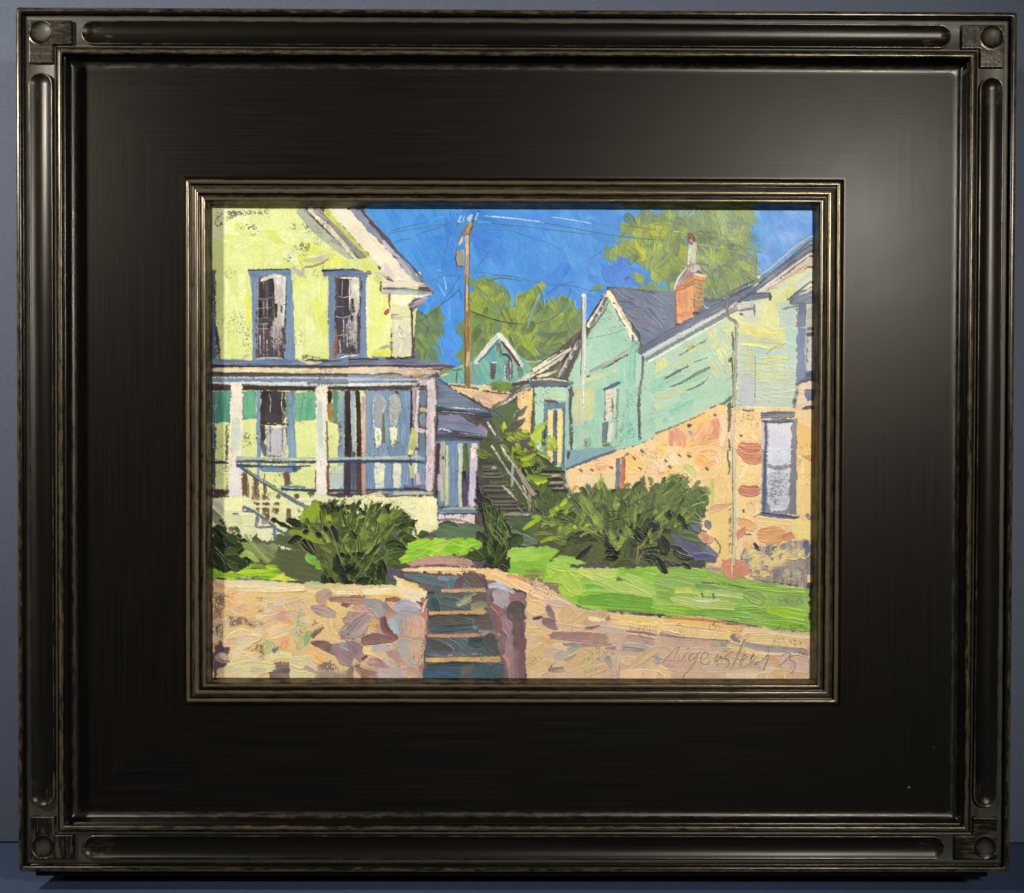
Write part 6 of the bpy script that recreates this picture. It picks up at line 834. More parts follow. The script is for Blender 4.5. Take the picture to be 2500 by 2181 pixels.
# steps
poly([(980,320),(1160,340),(2040,280),(2060,1440),(930,1440),(980,900),(1000,620)],(92,106,104),(112,110,104),ang=0,wob=3,th=.2,dry=.03)
poly([(680,110),(900,90),(1060,130),(1260,140),(1480,140),(1700,110),(1700,290),(1300,310),(1160,330),(1020,350),(880,220)],(110,120,124),(92,104,108),ang=15,wob=4,th=.24,dry=.03)
for p,w,c,c2 in (([(700,130),(900,180),(1200,230)],(40,110,90),(118,130,136),(96,110,112)),([(900,240),(1040,290),(1100,330)],(60,90,60),(104,112,108),(120,110,100)),([(1130,150),(1250,170),(1370,140)],(50,60,50),(140,160,168),(120,140,146)),([(1290,180),(1300,240),(1290,290)],(90,110,90),(112,136,144),(96,120,128)),([(1440,160),(1380,240),(1340,290)],(60,110,60),(126,92,92),(110,84,84)),([(1500,130),(1600,210),(1600,270)],(150,200,170),(116,92,86),(104,96,84)),([(1690,130),(1680,280)],(50,50),(130,88,86),(110,84,80)),
 ([(1170,325),(1450,315),(1720,310)],(40,50,60),(226,182,130),(214,160,120)),([(1010,350),(1080,340)],(30,30),(90,76,70),(70,60,60)),([(1010,390),(1300,370),(1600,370)],(40,40,50),(84,104,96),(104,120,110)),([(1060,430),(1080,500),(1100,580)],(120,150,110),(80,102,104),(60,80,84)),([(1200,450),(1350,480),(1480,540)],(110,130,60),(96,116,118),(84,100,100)),([(1370,500),(1480,440),(1600,370)],(50,110,50),(160,162,120),(180,180,140)),([(1560,430),(1640,410),(1760,400)],(70,120,110),(122,104,98),(104,90,84)),([(1540,510),(1650,490),(1780,510)],(50,80,70),(164,156,110),(140,136,104)),([(1540,550),(1700,550)],(40,50),(196,184,130),(170,160,110)),
 ([(1010,600),(1300,600),(1740,590)],(50,50,50),(232,182,120),(220,166,110)),([(1020,660),(1300,640),(1700,640)],(60,50,40),(60,72,70),(80,84,80)),([(1040,720),(1300,690),(1560,720)],(110,130,60),(108,100,92),(90,92,88)),([(1040,820),(1200,800),(1560,770)],(90,90,60),(76,90,92),(100,110,116)),([(1600,700),(1740,700),(1860,700)],(80,200,190),(120,100,94),(104,90,86)),([(1570,780),(1610,780)],(50,50),(140,150,156),(120,130,136)),([(1640,820),(1760,840),(1860,820)],(30,50,30),(150,146,154),(170,140,140)),
 ([(1000,880),(1300,885),(1900,870)],(40,44,40),(226,170,126),(210,150,120)),([(1000,940),(1100,1000),(1300,1080)],(60,150,80),(110,92,88),(84,92,92)),([(1230,940),(1320,1000),(1400,1080)],(60,90,60),(90,100,100),(104,110,110)),([(1330,930),(1440,980),(1520,1090)],(60,120,80),(104,120,122),(90,108,108)),([(1520,960),(1620,970),(1700,960)],(110,140,110),(62,80,80),(74,92,92)),([(1730,910),(1840,1000),(1900,1080)],(160,260,160),(98,92,88),(86,84,80)),([(980,1110),(1300,1130),(1600,1110)],(60,60,50),(90,100,104),(130,124,130)),
 ([(980,1190),(1300,1185),(1920,1180)],(60,66,70),(236,190,116),(226,176,110)),([(1000,1280),(1300,1240),(1700,1240)],(80,60,50),(64,80,84),(84,92,92)),([(960,1350),(1200,1330),(1440,1340)],(90,110,90),(84,110,126),(64,90,104)),([(1100,1330),(1200,1340),(1340,1340)],(40,50,20),(84,104,144),(70,90,120)),([(1420,1350),(1520,1300),(1580,1250)],(70,120,60),(124,116,110),(104,104,100)),([(1620,1360),(1700,1300),(1760,1240)],(110,130,90),(92,112,118),(76,100,108)),([(1780,1380),(1850,1300),(1960,1280)],(110,160,90),(88,108,112),(76,96,100))): stroke(p,list(w),c,c2,th=.24,dry=.04,mix=.5)
stroke([(1250,1130),(1400,1120),(1760,1110)],[16,20,24],(206,200,200),dry=.5); stroke([(1860,640),(1875,720),(1860,800)],[12,14,12],(60,50,50))
# right jamb of the steps (T15 left)
org(1200,1380)
poly([(-60,180),(0,180),(220,320),(430,370),(440,660),(420,1440),(180,1440),(60,900),(-40,600)],(150,120,120),(130,104,104),ang=85,wob=4,th=.22,dry=.03)
for p,w,c,c2 in (([(-30,260),(120,260),(290,350)],(70,90,40),(206,206,212),(184,184,190)),([(60,320),(120,420),(160,520)],(120,250,150),(190,176,176),(170,160,158)),([(-10,380),(20,460)],(30,30),(120,96,90),(100,80,80)),([(0,500),(80,560),(120,640)],(60,90,70),(166,110,106),(150,100,100)),([(230,440),(300,400),(400,380)],(70,110,60),(160,130,130),(144,116,118)),([(320,480),(320,580),(330,660)],(190,270,240),(104,92,86),(92,84,78)),([(140,640),(180,760),(240,860)],(60,160,90),(176,146,150),(160,130,134)),([(100,700),(110,820)],(60,50),(166,104,104),(150,96,96)),([(340,700),(330,860),(300,1000)],(120,170,100),(124,98,96),(104,86,82)),([(230,880),(220,1100),(270,1400)],(90,110,120),(178,152,152),(160,134,136)),([(400,920),(380,1100),(350,1380)],(150,160,130),(136,104,104),(120,92,92)),([(440,940),(460,1010),(450,1090)],(80,100,60),(130,100,100),(110,84,84)),([(320,1080),(300,1240),(320,1400)],(60,60,50),(150,124,124),(140,110,110)),([(80,860),(120,880)],(40,30),(224,160,130),(206,140,120)),([(150,1130),(200,1200),(220,1280)],(40,50,40),(206,150,130),(190,150,140))): stroke(p,list(w),c,c2,th=.28,dry=.04,mix=.45)
# ---- right part of wall and path
poly([(430,340),(560,160),(830,350),(1060,520),(1500,590),(2060,640),(3540,800),(4200,880),(4200,1440),(430,1440)],(226,194,150),(206,176,150),ang=8,wob=3,th=.18,dry=.05,var=8)
for p,w,c,c2 in (([(-10,90),(80,90),(200,180)],(90,100,60),(240,206,160),(238,190,130)),([(180,150),(500,320),(1000,510)],(60,130,30),(240,208,164),(232,186,140)),([(200,130),(400,170),(560,260)],(40,50,40),(224,160,100),(210,150,110)),([(460,360),(500,420),(600,430)],(60,90,60),(232,186,140),(224,176,130)),([(640,450),(760,470),(1000,520)],(40,90,30),(196,170,164),(214,186,166)),([(470,500),(560,540),(660,550)],(160,210,120),(236,204,140),(230,196,140)),([(700,520),(740,600),(800,700)],(60,80,60),(136,104,110),(150,120,124)),([(640,700),(720,720),(800,800)],(70,120,70),(144,116,124),(130,104,112)),([(520,670),(580,660),(640,650)],(30,40,20),(90,60,70),(110,80,84)),([(560,740),(580,790)],(60,70),(216,186,150),(226,200,160)),
 ([(820,580),(830,640),(830,700)],(50,70,60),(228,200,150),(220,186,140)),([(930,540),(950,620),(950,710)],(160,220,160),(222,184,130),(206,168,124)),([(1080,700),(1160,640),(1220,580)],(80,120,60),(206,170,124),(220,184,140)),([(1160,740),(1280,660),(1420,590)],(60,110,70),(214,176,132),(196,160,124)),([(1220,660),(1320,680),(1440,690)],(70,60,30),(246,222,170),(240,210,160)),([(1450,680),(1480,640)],(60,40),(170,120,90),(196,146,110)),
 ([(1490,640),(1700,670),(2060,720)],(50,90,110),(242,210,130),(236,196,110)),([(1500,720),(1700,740),(2060,780)],(30,50,80),(232,188,120),(240,206,150)),([(1600,700),(1800,720),(2060,750)],(10,20,30),(246,226,176),(240,214,160)),([(820,740),(980,780),(1180,800)],(50,60,40),(200,166,144),(220,190,160)),([(1000,800),(1100,800),(1190,830)],(14,20,12),(232,196,160),(200,160,130)),([(1180,790),(1260,790),(1360,760)],(40,40,10),(140,104,110),(160,124,120)),([(740,880),(1000,890),(1440,920)],(90,130,130),(174,138,126),(160,126,118)),([(900,990),(1200,1000),(1500,990)],(30,60,40),(184,150,140),(170,136,124)),([(1360,780),(1500,820),(1690,830)],(60,100,70),(190,176,164),(206,180,160)),([(1690,830),(1850,840),(2060,870)],(20,26,24),(140,112,126),(160,130,134)),([(1700,900),(1850,920),(2060,960)],(70,100,90),(196,160,144),(184,148,140)),
 ([(440,830),(560,840),(740,840)],(90,130,70),(222,186,136),(228,198,150)),([(460,940),(560,920),(650,900)],(60,100,50),(214,190,150),(222,194,150)),([(620,930),(700,940),(800,970)],(50,70,40),(226,178,120),(214,166,110)),([(450,1240),(560,1120),(660,1010)],(90,210,80),(220,190,140),(206,170,130)),([(480,1360),(620,1300),(760,1180)],(110,170,80),(226,196,146),(214,184,140)),([(760,1010),(860,1020),(930,1050)],(60,80,40),(222,196,150),(230,200,150)),([(940,1100),(1020,1050),(1130,1030)],(40,80,50),(156,170,154),(170,176,150)),([(800,1150),(900,1120),(960,1160)],(70,110,50),(190,184,166),(176,170,160)),([(940,1300),(1120,1180),(1360,1080)],(120,250,130),(222,194,142),(210,180,136)),([(1100,1380),(1250,1320),(1420,1280)],(80,120,90),(222,190,140),(206,176,140)),([(900,1190),(960,1180),(1060,1120)],(20,40,30),(176,146,140),(190,160,140)),([(720,1310),(800,1310),(900,1300)],(40,70,60),(150,124,116),(176,150,136)),
 ([(1430,1040),(1600,1040),(1900,1060)],(30,50,50),(150,136,134),(190,170,150)),([(1440,1150),(1480,1200),(1500,1260)],(60,90,60),(164,170,150),(170,150,140)),([(1690,850),(1580,1100),(1540,1380)],(50,100,90),(200,172,148),(214,184,156)),([(1620,1180),(1700,1200),(1800,1180)],(60,130,80),(228,200,150),(220,190,146)),([(1700,1300),(1900,1160),(2060,1050)],(50,110,100),(224,196,140),(206,176,136)),([(1620,1360),(1850,1350),(2060,1360)],(80,100,90),(238,210,160),(230,196,150)),([(1640,1000),(1850,1010),(2000,1040)],(40,60,40),(176,166,156),(190,176,160))): stroke(p,list(w),c,c2,th=.26,dry=.06,mix=.45)
speck([(660,1200),(780,1220),(820,1400),(700,1340)],(120,96,84),.5)
org(1600,1380)
for p,w,c,c2 in (([(0,690),(60,730),(40,850)],(60,90,60),(244,216,150),(238,200,140)),([(100,700),(600,720),(1060,820)],(90,150,110),(242,204,120),(238,190,120)),([(100,780),(500,860),(950,900)],(60,110,90),(240,206,140),(242,216,160)),([(120,660),(600,690),(1000,740)],(20,30,24),(214,140,90),(196,130,90)),([(900,740),(1050,740),(1250,760)],(20,30,20),(110,84,76),(190,150,110)),([(1080,880),(1150,820),(1400,820)],(50,90,70),(242,216,160),(238,204,150)),([(1200,930),(1500,930),(1900,980)],(120,150,150),(240,212,150),(232,196,140)),([(1400,840),(1650,870),(1930,910)],(30,50,40),(242,220,170),(236,206,150)),([(960,880),(1000,920),(1060,960)],(50,60,30),(150,120,110),(170,140,120)),
 ([(60,860),(400,930),(900,950)],(40,50,30),(164,130,130),(180,150,140)),([(0,960),(400,1000),(800,1000)],(120,150,90),(214,180,150),(206,172,150)),([(700,1000),(1000,1010),(1100,1020)],(60,90,60),(176,176,156),(190,180,150)),([(910,1010),(1100,1060),(1400,1150)],(50,60,50),(240,214,150),(232,200,140)),([(1130,990),(1400,1040),(1900,1080)],(60,80,70),(166,164,158),(180,150,146)),([(1140,1000),(1240,1030)],(40,40),(150,164,146),(160,164,150)),([(200,1100),(500,1100),(800,1100)],(100,140,120),(210,176,156),(222,190,160)),([(0,1200),(200,1250),(600,1280)],(120,170,160),(214,178,152),(204,168,150)),([(600,1300),(900,1280),(1300,1260)],(110,140,120),(206,176,156),(222,194,160)),([(900,1360),(1200,1350),(1500,1300)],(60,80,60),(236,216,176),(222,196,160)),([(1400,1180),(1700,1160),(1920,1200)],(100,120,110),(222,190,164),(214,180,160)),([(1600,1280),(1750,1280),(1920,1300)],(110,130,120),(226,194,170),(216,180,164)),([(1440,1140),(1480,1180),(1540,1210)],(60,90,60),(230,176,120),(222,166,110)),([(1480,1340),(1580,1350),(1660,1330)],(90,120,80),(230,180,130),(236,194,150)),([(0,1150),(50,1200)],(80,90),(164,160,160),(176,170,160)),([(30,1290),(100,1330),(180,1380)],(90,100,70),(236,206,150),(226,196,150)),([(1250,1090),(1500,1110),(1640,1110)],(20,30,20),(240,220,190),(226,206,180))): stroke(p,list(w),c,c2,th=.2,dry=.06,mix=.45)
stroke([(1390,1400),(1450,1330),(1540,1260),(1640,1120),(1800,1110),(1930,1160)],[10,10,12,14,12,8],(238,220,190),th=.24)
for x,y in ((1690,960),(1740,950),(1745,1000),(1815,980)): stroke([(x,y-14),(x+6,y+14)],[10,10],(170,140,100))
# signature scratched into the wet paint
DR=(172,150,126); D2=(146,128,110)
for p,w in (([(90,1225),(180,1125),(300,1020),(262,1110),(235,1195)],15),([(140,1180),(255,1150)],9),([(300,1120),(288,1180),(322,1200),(372,1130),(370,1195),(392,1185)],14),([(520,1108),(450,1120),(420,1190),(465,1195),(532,1115),(500,1215),(420,1330),(340,1392)],18),([(560,1190),(622,1178),(662,1122),(622,1098),(574,1150),(580,1232),(640,1250),(692,1195)],18),([(738,1240),(768,1150),(766,1220),(826,1140),(836,1210)],12),([(985,1088),(912,1120),(880,1165),(928,1222),(905,1278),(868,1296)],20),([(1122,930),(1060,1065),(1002,1200),(945,1318)],26),([(975,1162),(1060,1188)],12),([(1070,1212),(1140,1160),(1110,1140),(1064,1235),(1094,1290),(1160,1255),(1212,1185)],20),([(1236,1105),(1202,1172),(1226,1215),(1300,1215)],14),([(1290,1225),(1345,1200),(1394,1142),(1418,1150),(1384,1240),(1348,1330)],24),([(1570,1150),(1630,1112),(1692,1120),(1630,1200),(1556,1272),(1650,1286)],14),([(1812,1136),(1720,1146),(1680,1182),(1742,1222),(1748,1290),(1712,1350),(1680,1366)],15)):
    stroke(p,[w*.7,w,w*.6],DR,D2,carve=True,sig=True,wob=.3,dry=0)
org(0,0,1)
# joins in the board's ground that show through, and the overall tooth
for y in (954,1158): 
    for s in range(500,2000,90): stroke([(s,y),(s+70,y+.6)],[1.2,1.2],(150,140,120),al=.35,raw=True,wob=0,th=.02)
jx=np.clip(np.arange(PH),int((512-PY0)*PS),int((1650-PY0)*PS)); ix=np.clip(np.arange(PW),int((521-PX0)*PS),int((1978-PX0)*PS))
PC=PC[jx][:,ix]; PZ=PZ[jx][:,ix]; PSIG=PSIG[jx][:,ix]
R_c, G_c, B_c = PC[...,0].copy(), PC[...,1].copy(), PC[...,2].copy()
k=sm(165,200,R_c)*np.clip(G_c-R_c,0,None); PC[...,1]-=k*0.55
k=(1-sm(165,200,R_c))*np.clip(G_c-np.maximum(R_c,B_c)-10,0,None); PC[...,0]+=k*0.36; PC[...,2]+=k*0.10
k=sm(90,130,R_c)*np.clip(np.minimum(B_c-R_c,G_c-R_c),0,None)*(G_c>=B_c); PC[...,2]-=k*0.40
# dry-brush: the dark ground shows along edges between strokes and in scuffed patches
Lm=PC.mean(-1); gy_,gx_=np.gradient(Lm); gm=np.hypot(gx_,gy_)
for _ in range(2): gm=(gm+np.roll(gm,1,0)+np.roll(gm,-1,0)+np.roll(gm,1,1)+np.roll(gm,-1,1))/5
SXp,SYp=PX0+GR_X,PY0+GR_Y
grn=vn(GR_X*0.62,GR_Y*0.5,1)*0.6+vn(GR_X*0.3,GR_Y*0.25,7)*0.4
skym=sm(-25,25,SYp-(560+0*SXp))*1.0
bld=np.maximum(sm(0,20,1000-SXp),sm(0,30,SXp-1440)*sm(0,30,SYp-700)); bld=np.maximum(bld,sm(0,30,SYp-880))
ed=sm(7,22,gm)*sm(0.50,0.60,grn)*(0.30+0.50*bld)*0.65*sm(95,150,Lm)
clus=sm(0.60,0.74,vn(GR_X*0.017,GR_Y*0.017,2)*0.6+vn(GR_X*0.05,GR_Y*0.05,4)*0.4)
sc=clus*sm(0.61,0.69,grn)*bld*0.40*sm(110,160,Lm)*(1-sm(4,16,G_c-R_c)*(SYp>1250))
m_=np.clip(ed+sc,0,0.9)[...,None]
PC=PC*(1-m_)+np.array((84.,72,66))*m_; PZ*=(1-0.7*m_[...,0])
PC*=1+0.07*(vn(GR_X*0.35,GR_Y*0.9,3)-0.5)[...,None]+0.05*(vn(GR_X*0.9,GR_Y*0.3,5)-0.5)[...,None]
PC=PC.mean(-1,keepdims=True)*0.03+PC*0.97
PC=255*(np.clip(PC,0,255)/255)**1.17
PZ*=0.35+1.25*vn(GR_X*0.02,GR_Y*0.02,6)
PC += (GRAIN[...,None]-0.5)*9
PZ += (GRAIN-0.5)*0.035
# ================================================================== scene building
D_CAM = 0.65; F_PX = 2795.57
CAM = (-0.0056, -0.6510, 0.0079); YAW, PITCH, ROLL = -0.0056, 0.0143, 0.0029
FW, FH = 0.565, 0.4901                       # outer size of the frame, metres
C = bpy.context.scene.collection
def Rm():
    ya, pi, ro = YAW, PITCH, ROLL
    Ry = np.array([[math.cos(ya), 0, math.sin(ya)], [0, 1, 0], [-math.sin(ya), 0, math.cos(ya)]])
    B = np.array([[1, 0, 0], [0, 0, -1], [0, 1, 0]], float)
    Rx = np.array([[1, 0, 0], [0, math.cos(pi), -math.sin(pi)], [0, math.sin(pi), math.cos(pi)]])
    Rz = np.array([[math.cos(ro), -math.sin(ro), 0], [math.sin(ro), math.cos(ro), 0], [0, 0, 1]])
    return Rz@Rx@Ry@B
M3 = Rm()
def survey(px, py, y):
    """photograph measurement -> true x, z on the plane at depth y (metres behind the front lip)"""
    px = np.asarray(px, float); py = np.asarray(py, float)
    v = np.stack([(px-1250)/F_PX, (py-1090.5)/F_PX, np.ones_like(px)], -1)@M3
    t = (y-CAM[1])/v[..., 1]
    return CAM[0]+v[..., 0]*t, CAM[2]+v[..., 2]*t
# ---------------------------------------------------------------- materials
def mat(name):
    m = bpy.data.materials.new(name); m.use_nodes = True
    nt = m.node_tree; b = nt.nodes['Principled BSDF']
    return m, nt, b
def N(nt, t, **kw):
    n = nt.nodes.new(t)
    for k, v in kw.items(): setattr(n, k, v)
    return n
def math_n(nt, op, a, b=None, c=None, clamp=False):
    n = N(nt, 'ShaderNodeMath', operation=op, use_clamp=clamp)
    for i, v in enumerate((a, b, c)):
        if v is None: continue
        if isinstance(v, (int, float)): n.inputs[i].default_value = v
        else: nt.links.new(v, n.inputs[i])
    return n.outputs[0]
def mixc(nt, f, a, b):
    n = N(nt, 'ShaderNodeMix', data_type='RGBA')
    for i, v in ((0, f), (6, a), (7, b)):
        if isinstance(v, (int, float)): n.inputs[i].default_value = v
        elif isinstance(v, tuple): n.inputs[i].default_value = (*v, 1)
        else: nt.links.new(v, n.inputs[i])
    return n.outputs[2]
def noise(nt, co, scale, detail=4, rough=0.6, sc=(1, 1, 1), loc=(0, 0, 0)):
    mp = N(nt, 'ShaderNodeMapping'); mp.inputs['Scale'].default_value = sc; mp.inputs['Location'].default_value = loc
    nt.links.new(co, mp.inputs[0])
    n = N(nt, 'ShaderNodeTexNoise'); n.inputs['Scale'].default_value = scale; n.inputs['Detail'].default_value = detail; n.inputs['Roughness'].default_value = rough
    nt.links.new(mp.outputs[0], n.inputs['Vector']); return n.outputs['Fac']
def frame_material(name, horiz):
    m, nt, b = mat(name)
    co = N(nt, 'ShaderNodeTexCoord').outputs['Object']
    at = N(nt, 'ShaderNodeAttribute', attribute_name='finish'); sp = N(nt, 'ShaderNodeSeparateColor')
    nt.links.new(at.outputs['Color'], sp.inputs[0])
    wear, dust, flat = sp.outputs[0], sp.outputs[1], sp.outputs[2]
    s1 = (5, 1, 420) if horiz else (420, 1, 5)
    s2 = (70, 90, 300) if horiz else (300, 90, 70)
    st = noise(nt, co, 2.2, 5, 0.65, s1); st2 = noise(nt, co, 3.0, 5, 0.7, (s1[0]*2.5, 1, s1[2]*1.8), (3, 1, 2))
    bl = noise(nt, co, 1.6, 6, 0.7, s2, (1, 5, 2)); big = noise(nt, co, 7.0, 3, 0.5)
    fine = noise(nt, co, 900, 3, 0.7)
    base = mixc(nt, math_n(nt, 'MULTIPLY', math_n(nt, 'SUBTRACT', st, 0.42, clamp=True), 4, clamp=True), (0.0030, 0.0026, 0.0021), (0.0066, 0.0046, 0.0031))
    base = mixc(nt, math_n(nt, 'MULTIPLY', math_n(nt, 'SUBTRACT', big, 0.5, clamp=True), 2.5, clamp=True), base, (0.0036, 0.0040, 0.0028))
    # rubbed-through bronze
    w0 = math_n(nt, 'ADD', wear, math_n(nt, 'MULTIPLY', math_n(nt, 'SUBTRACT', bl, 0.5), 1.1))
    w0 = math_n(nt, 'ADD', w0, math_n(nt, 'MULTIPLY', math_n(nt, 'SUBTRACT', st2, 0.5), 0.9))
    w1 = math_n(nt, 'MULTIPLY', math_n(nt, 'SUBTRACT', w0, 0.42), 2.6, clamp=True)
    w1 = math_n(nt, 'MULTIPLY', w1, math_n(nt, 'MULTIPLY', wear, 3.0, clamp=True))
    br = mixc(nt, fine, (0.075, 0.056, 0.031), (0.20, 0.155, 0.09))
    col = mixc(nt, w1, base, br)
    d0 = math_n(nt, 'ADD', dust, math_n(nt, 'MULTIPLY', math_n(nt, 'SUBTRACT', bl, 0.5), 1.3))
    d1 = math_n(nt, 'MULTIPLY', math_n(nt, 'SUBTRACT', d0, 0.25, clamp=True), 1.8, clamp=True)
    d1 = math_n(nt, 'MULTIPLY', d1, math_n(nt, 'MULTIPLY', dust, 4.0, clamp=True))
    dc = mixc(nt, fine, (0.022, 0.021, 0.016), (0.042, 0.040, 0.031))
    col = mixc(nt, d1, col, dc)
    # a few pale specks of lint
    vor = N(nt, 'ShaderNodeTexVoronoi'); vor.inputs['Scale'].default_value = 120; nt.links.new(co, vor.inputs['Vector'])
    spk = math_n(nt, 'LESS_THAN', vor.outputs['Distance'], math_n(nt, 'MULTIPLY', math_n(nt, 'SUBTRACT', big, 0.54, clamp=True), 0.4))
    col = mixc(nt, math_n(nt, 'MULTIPLY', spk, 0.35), col, (0.25, 0.24, 0.21))
    nt.links.new(col, b.inputs['Base Color'])
    nt.links.new(math_n(nt, 'MULTIPLY', w1, 0.55), b.inputs['Metallic'])
    r = math_n(nt, 'ADD', 0.20, math_n(nt, 'MULTIPLY', st, 0.09))
    r = math_n(nt, 'ADD', r, math_n(nt, 'MULTIPLY', math_n(nt, 'SUBTRACT', big, 0.5), 0.16)); r = math_n(nt, 'ADD', r, math_n(nt, 'MULTIPLY', d1, 0.25)); r = math_n(nt, 'ADD', r, math_n(nt, 'MULTIPLY', flat, 0.15))
    nt.links.new(r, b.inputs['Roughness']); b.inputs['Coat Roughness'].default_value = 0.24
    nt.links.new(math_n(nt, 'MULTIPLY', flat, 0.034), b.inputs['Coat Weight']); b.inputs['Specular Tint'].default_value = (1.0, 0.93, 0.84, 1)
    nt.links.new(math_n(nt, 'SUBTRACT', 0.42, math_n(nt, 'MULTIPLY', flat, 0.29)), b.inputs['Specular IOR Level'])
    bp = N(nt, 'ShaderNodeBump'); bp.inputs['Strength'].default_value = 0.35; bp.inputs['Distance'].default_value = 0.00012
    h = math_n(nt, 'ADD', math_n(nt, 'MULTIPLY', st2, math_n(nt, 'SUBTRACT', 1.0, math_n(nt, 'MULTIPLY', flat, 0.5))), math_n(nt, 'MULTIPLY', fine, 0.5)); h = math_n(nt, 'ADD', h, math_n(nt, 'MULTIPLY', bl, 0.8))
    h = math_n(nt, 'MULTIPLY', h, math_n(nt, 'SUBTRACT', 1.0, math_n(nt, 'MULTIPLY', flat, 0.1)))
    nt.links.new(h, bp.inputs['Height']); nt.links.new(bp.outputs[0], b.inputs['Normal'])
    return m
FMH = frame_material('black_wood_finish_horizontal_grain', True)
FMV = frame_material('black_wood_finish_vertical_grain', False)
# ---------------------------------------------------------------- object helpers
def new_mesh(name, V, F, mt, parent=None, fin=None, smooth=True):
    me = bpy.data.meshes.new(name); me.from_pydata([tuple(v) for v in V], [], [tuple(f) for f in F]); me.update()
    if smooth: me.polygons.foreach_set('use_smooth', [True]*len(me.polygons))
    if fin is not None:
        a = me.color_attributes.new('finish', 'FLOAT_COLOR', 'POINT')
        a.data.foreach_set('color', np.array([(w, d, p, 1.0) for w, d, p in fin], np.float32).ravel())
    me.materials.append(mt); o = bpy.data.objects.new(name, me); C.objects.link(o)
    if parent: o.parent = parent; o.matrix_parent_inverse.identity()
    return o
def thing(name, loc, label, cat):
    o = bpy.data.objects.new(name, None); o.location = loc; o.empty_display_size = 0.02; C.objects.link(o)
    o['label'] = label; o['category'] = cat; return o
BASE = (0.0, 0.02, -FH/2)
frame = thing('picture_frame', BASE, 'wide black and bronze wooden picture frame with carved corners, around the painting', 'picture frame')
def wob(x, z, a=1.0):
    return a*((vn(np.array([x*90+40.]), np.array([z*90+40.]), 2)[0]-0.5)*0.00012+(vn(np.array([x*350+40.]), np.array([z*350+40.]), 4)[0]-0.5)*0.00006)
OUT = (39.5, 22.0, 2476.0, 2131.5)                     # frame outline in the photograph: left, top, right, bottom
def rect(r, y):
    l, t, rr, b = r
    xa, za = survey([l, rr, l, rr], [t, t, b, b], y)
    return (xa[0]+xa[2])/2, (za[0]+za[1])/2, (xa[1]+xa[3])/2, (za[2]+za[3])/2
def ins(s): return (OUT[0]+s, OUT[1]+s, OUT[2]-s, OUT[3]-s)
def lerp_r(a, b, t): return tuple(a[i]*(1-t)+b[i]*t for i in range(4))
def side_strips(name, prof, mats=(FMH, FMV), nseg=70, wa=1.0):
    """prof: list of (rect x0,z1,x1,z0 in metres, y, corner radius, (wear, dust, flat)); four mitred rails"""
    for side in range(4):
        V, F, FI = [], [], []
        for (x0, zt, x1, zb), y, rad, fin in prof:
            r = max(rad, 1e-5); pts = []
            k = 4
            if side == 0: ax, az, bx, bz = x0, zt, x1, zt
            elif side == 1: ax, az, bx, bz = x1, zt, x1, zb
            elif side == 2: ax, az, bx, bz = x1, zb, x0, zb
            else: ax, az, bx, bz = x0, zb, x0, zt
            dx, dz = (bx-ax), (bz-az); L = math.hypot(dx, dz); dx /= L; dz /= L
            nx, nz = dz, -dx          # inward normal (clockwise travel)
            for i in range(k+1):      # half corner arc
                th = math.radians(45+45*i/k)
                # centre of arc
                cx, cz = ax+(dx+nx)*r, az+(dz+nz)*r
                pts.append((cx-dx*r*math.cos(th)-nx*r*math.sin(th), cz-dz*r*math.cos(th)-nz*r*math.sin(th)))
            for i in range(1, nseg):
                t = i/nseg; pts.append((ax+dx*(r+(L-2*r)*t), az+dz*(r+(L-2*r)*t)))
            for i in range(k+1):
                th = math.radians(90-45*i/k)
                cx, cz = bx+(-dx+nx)*r, bz+(-dz+nz)*r
                pts.append((cx+dx*r*math.cos(th)-nx*r*math.sin(th), cz+dz*r*math.cos(th)-nz*r*math.sin(th)))
            for (px, pz) in pts:
                w = wob(px, pz, wa)
                w2 = wob(pz+2, px+1, wa)*0.8
                V.append((px+nx*w2-BASE[0], y+w-BASE[1], pz+nz*w2-BASE[2])); FI.append(fin)
        n = len(V)//len(prof)
        for a in range(len(prof)-1):
            for i in range(n-1): F.append((a*n+i, a*n+i+1, (a+1)*n+i+1, (a+1)*n+i))
        new_mesh(name, V, F, mats[side % 2], frame, FI)
mm = 0.001
def R_(s, y): return rect(ins(s), y*mm)
Wn, Dn, Pn = (0.5, 0, 0), (0.05, 0.6, 0), (0.0, 0, 0)
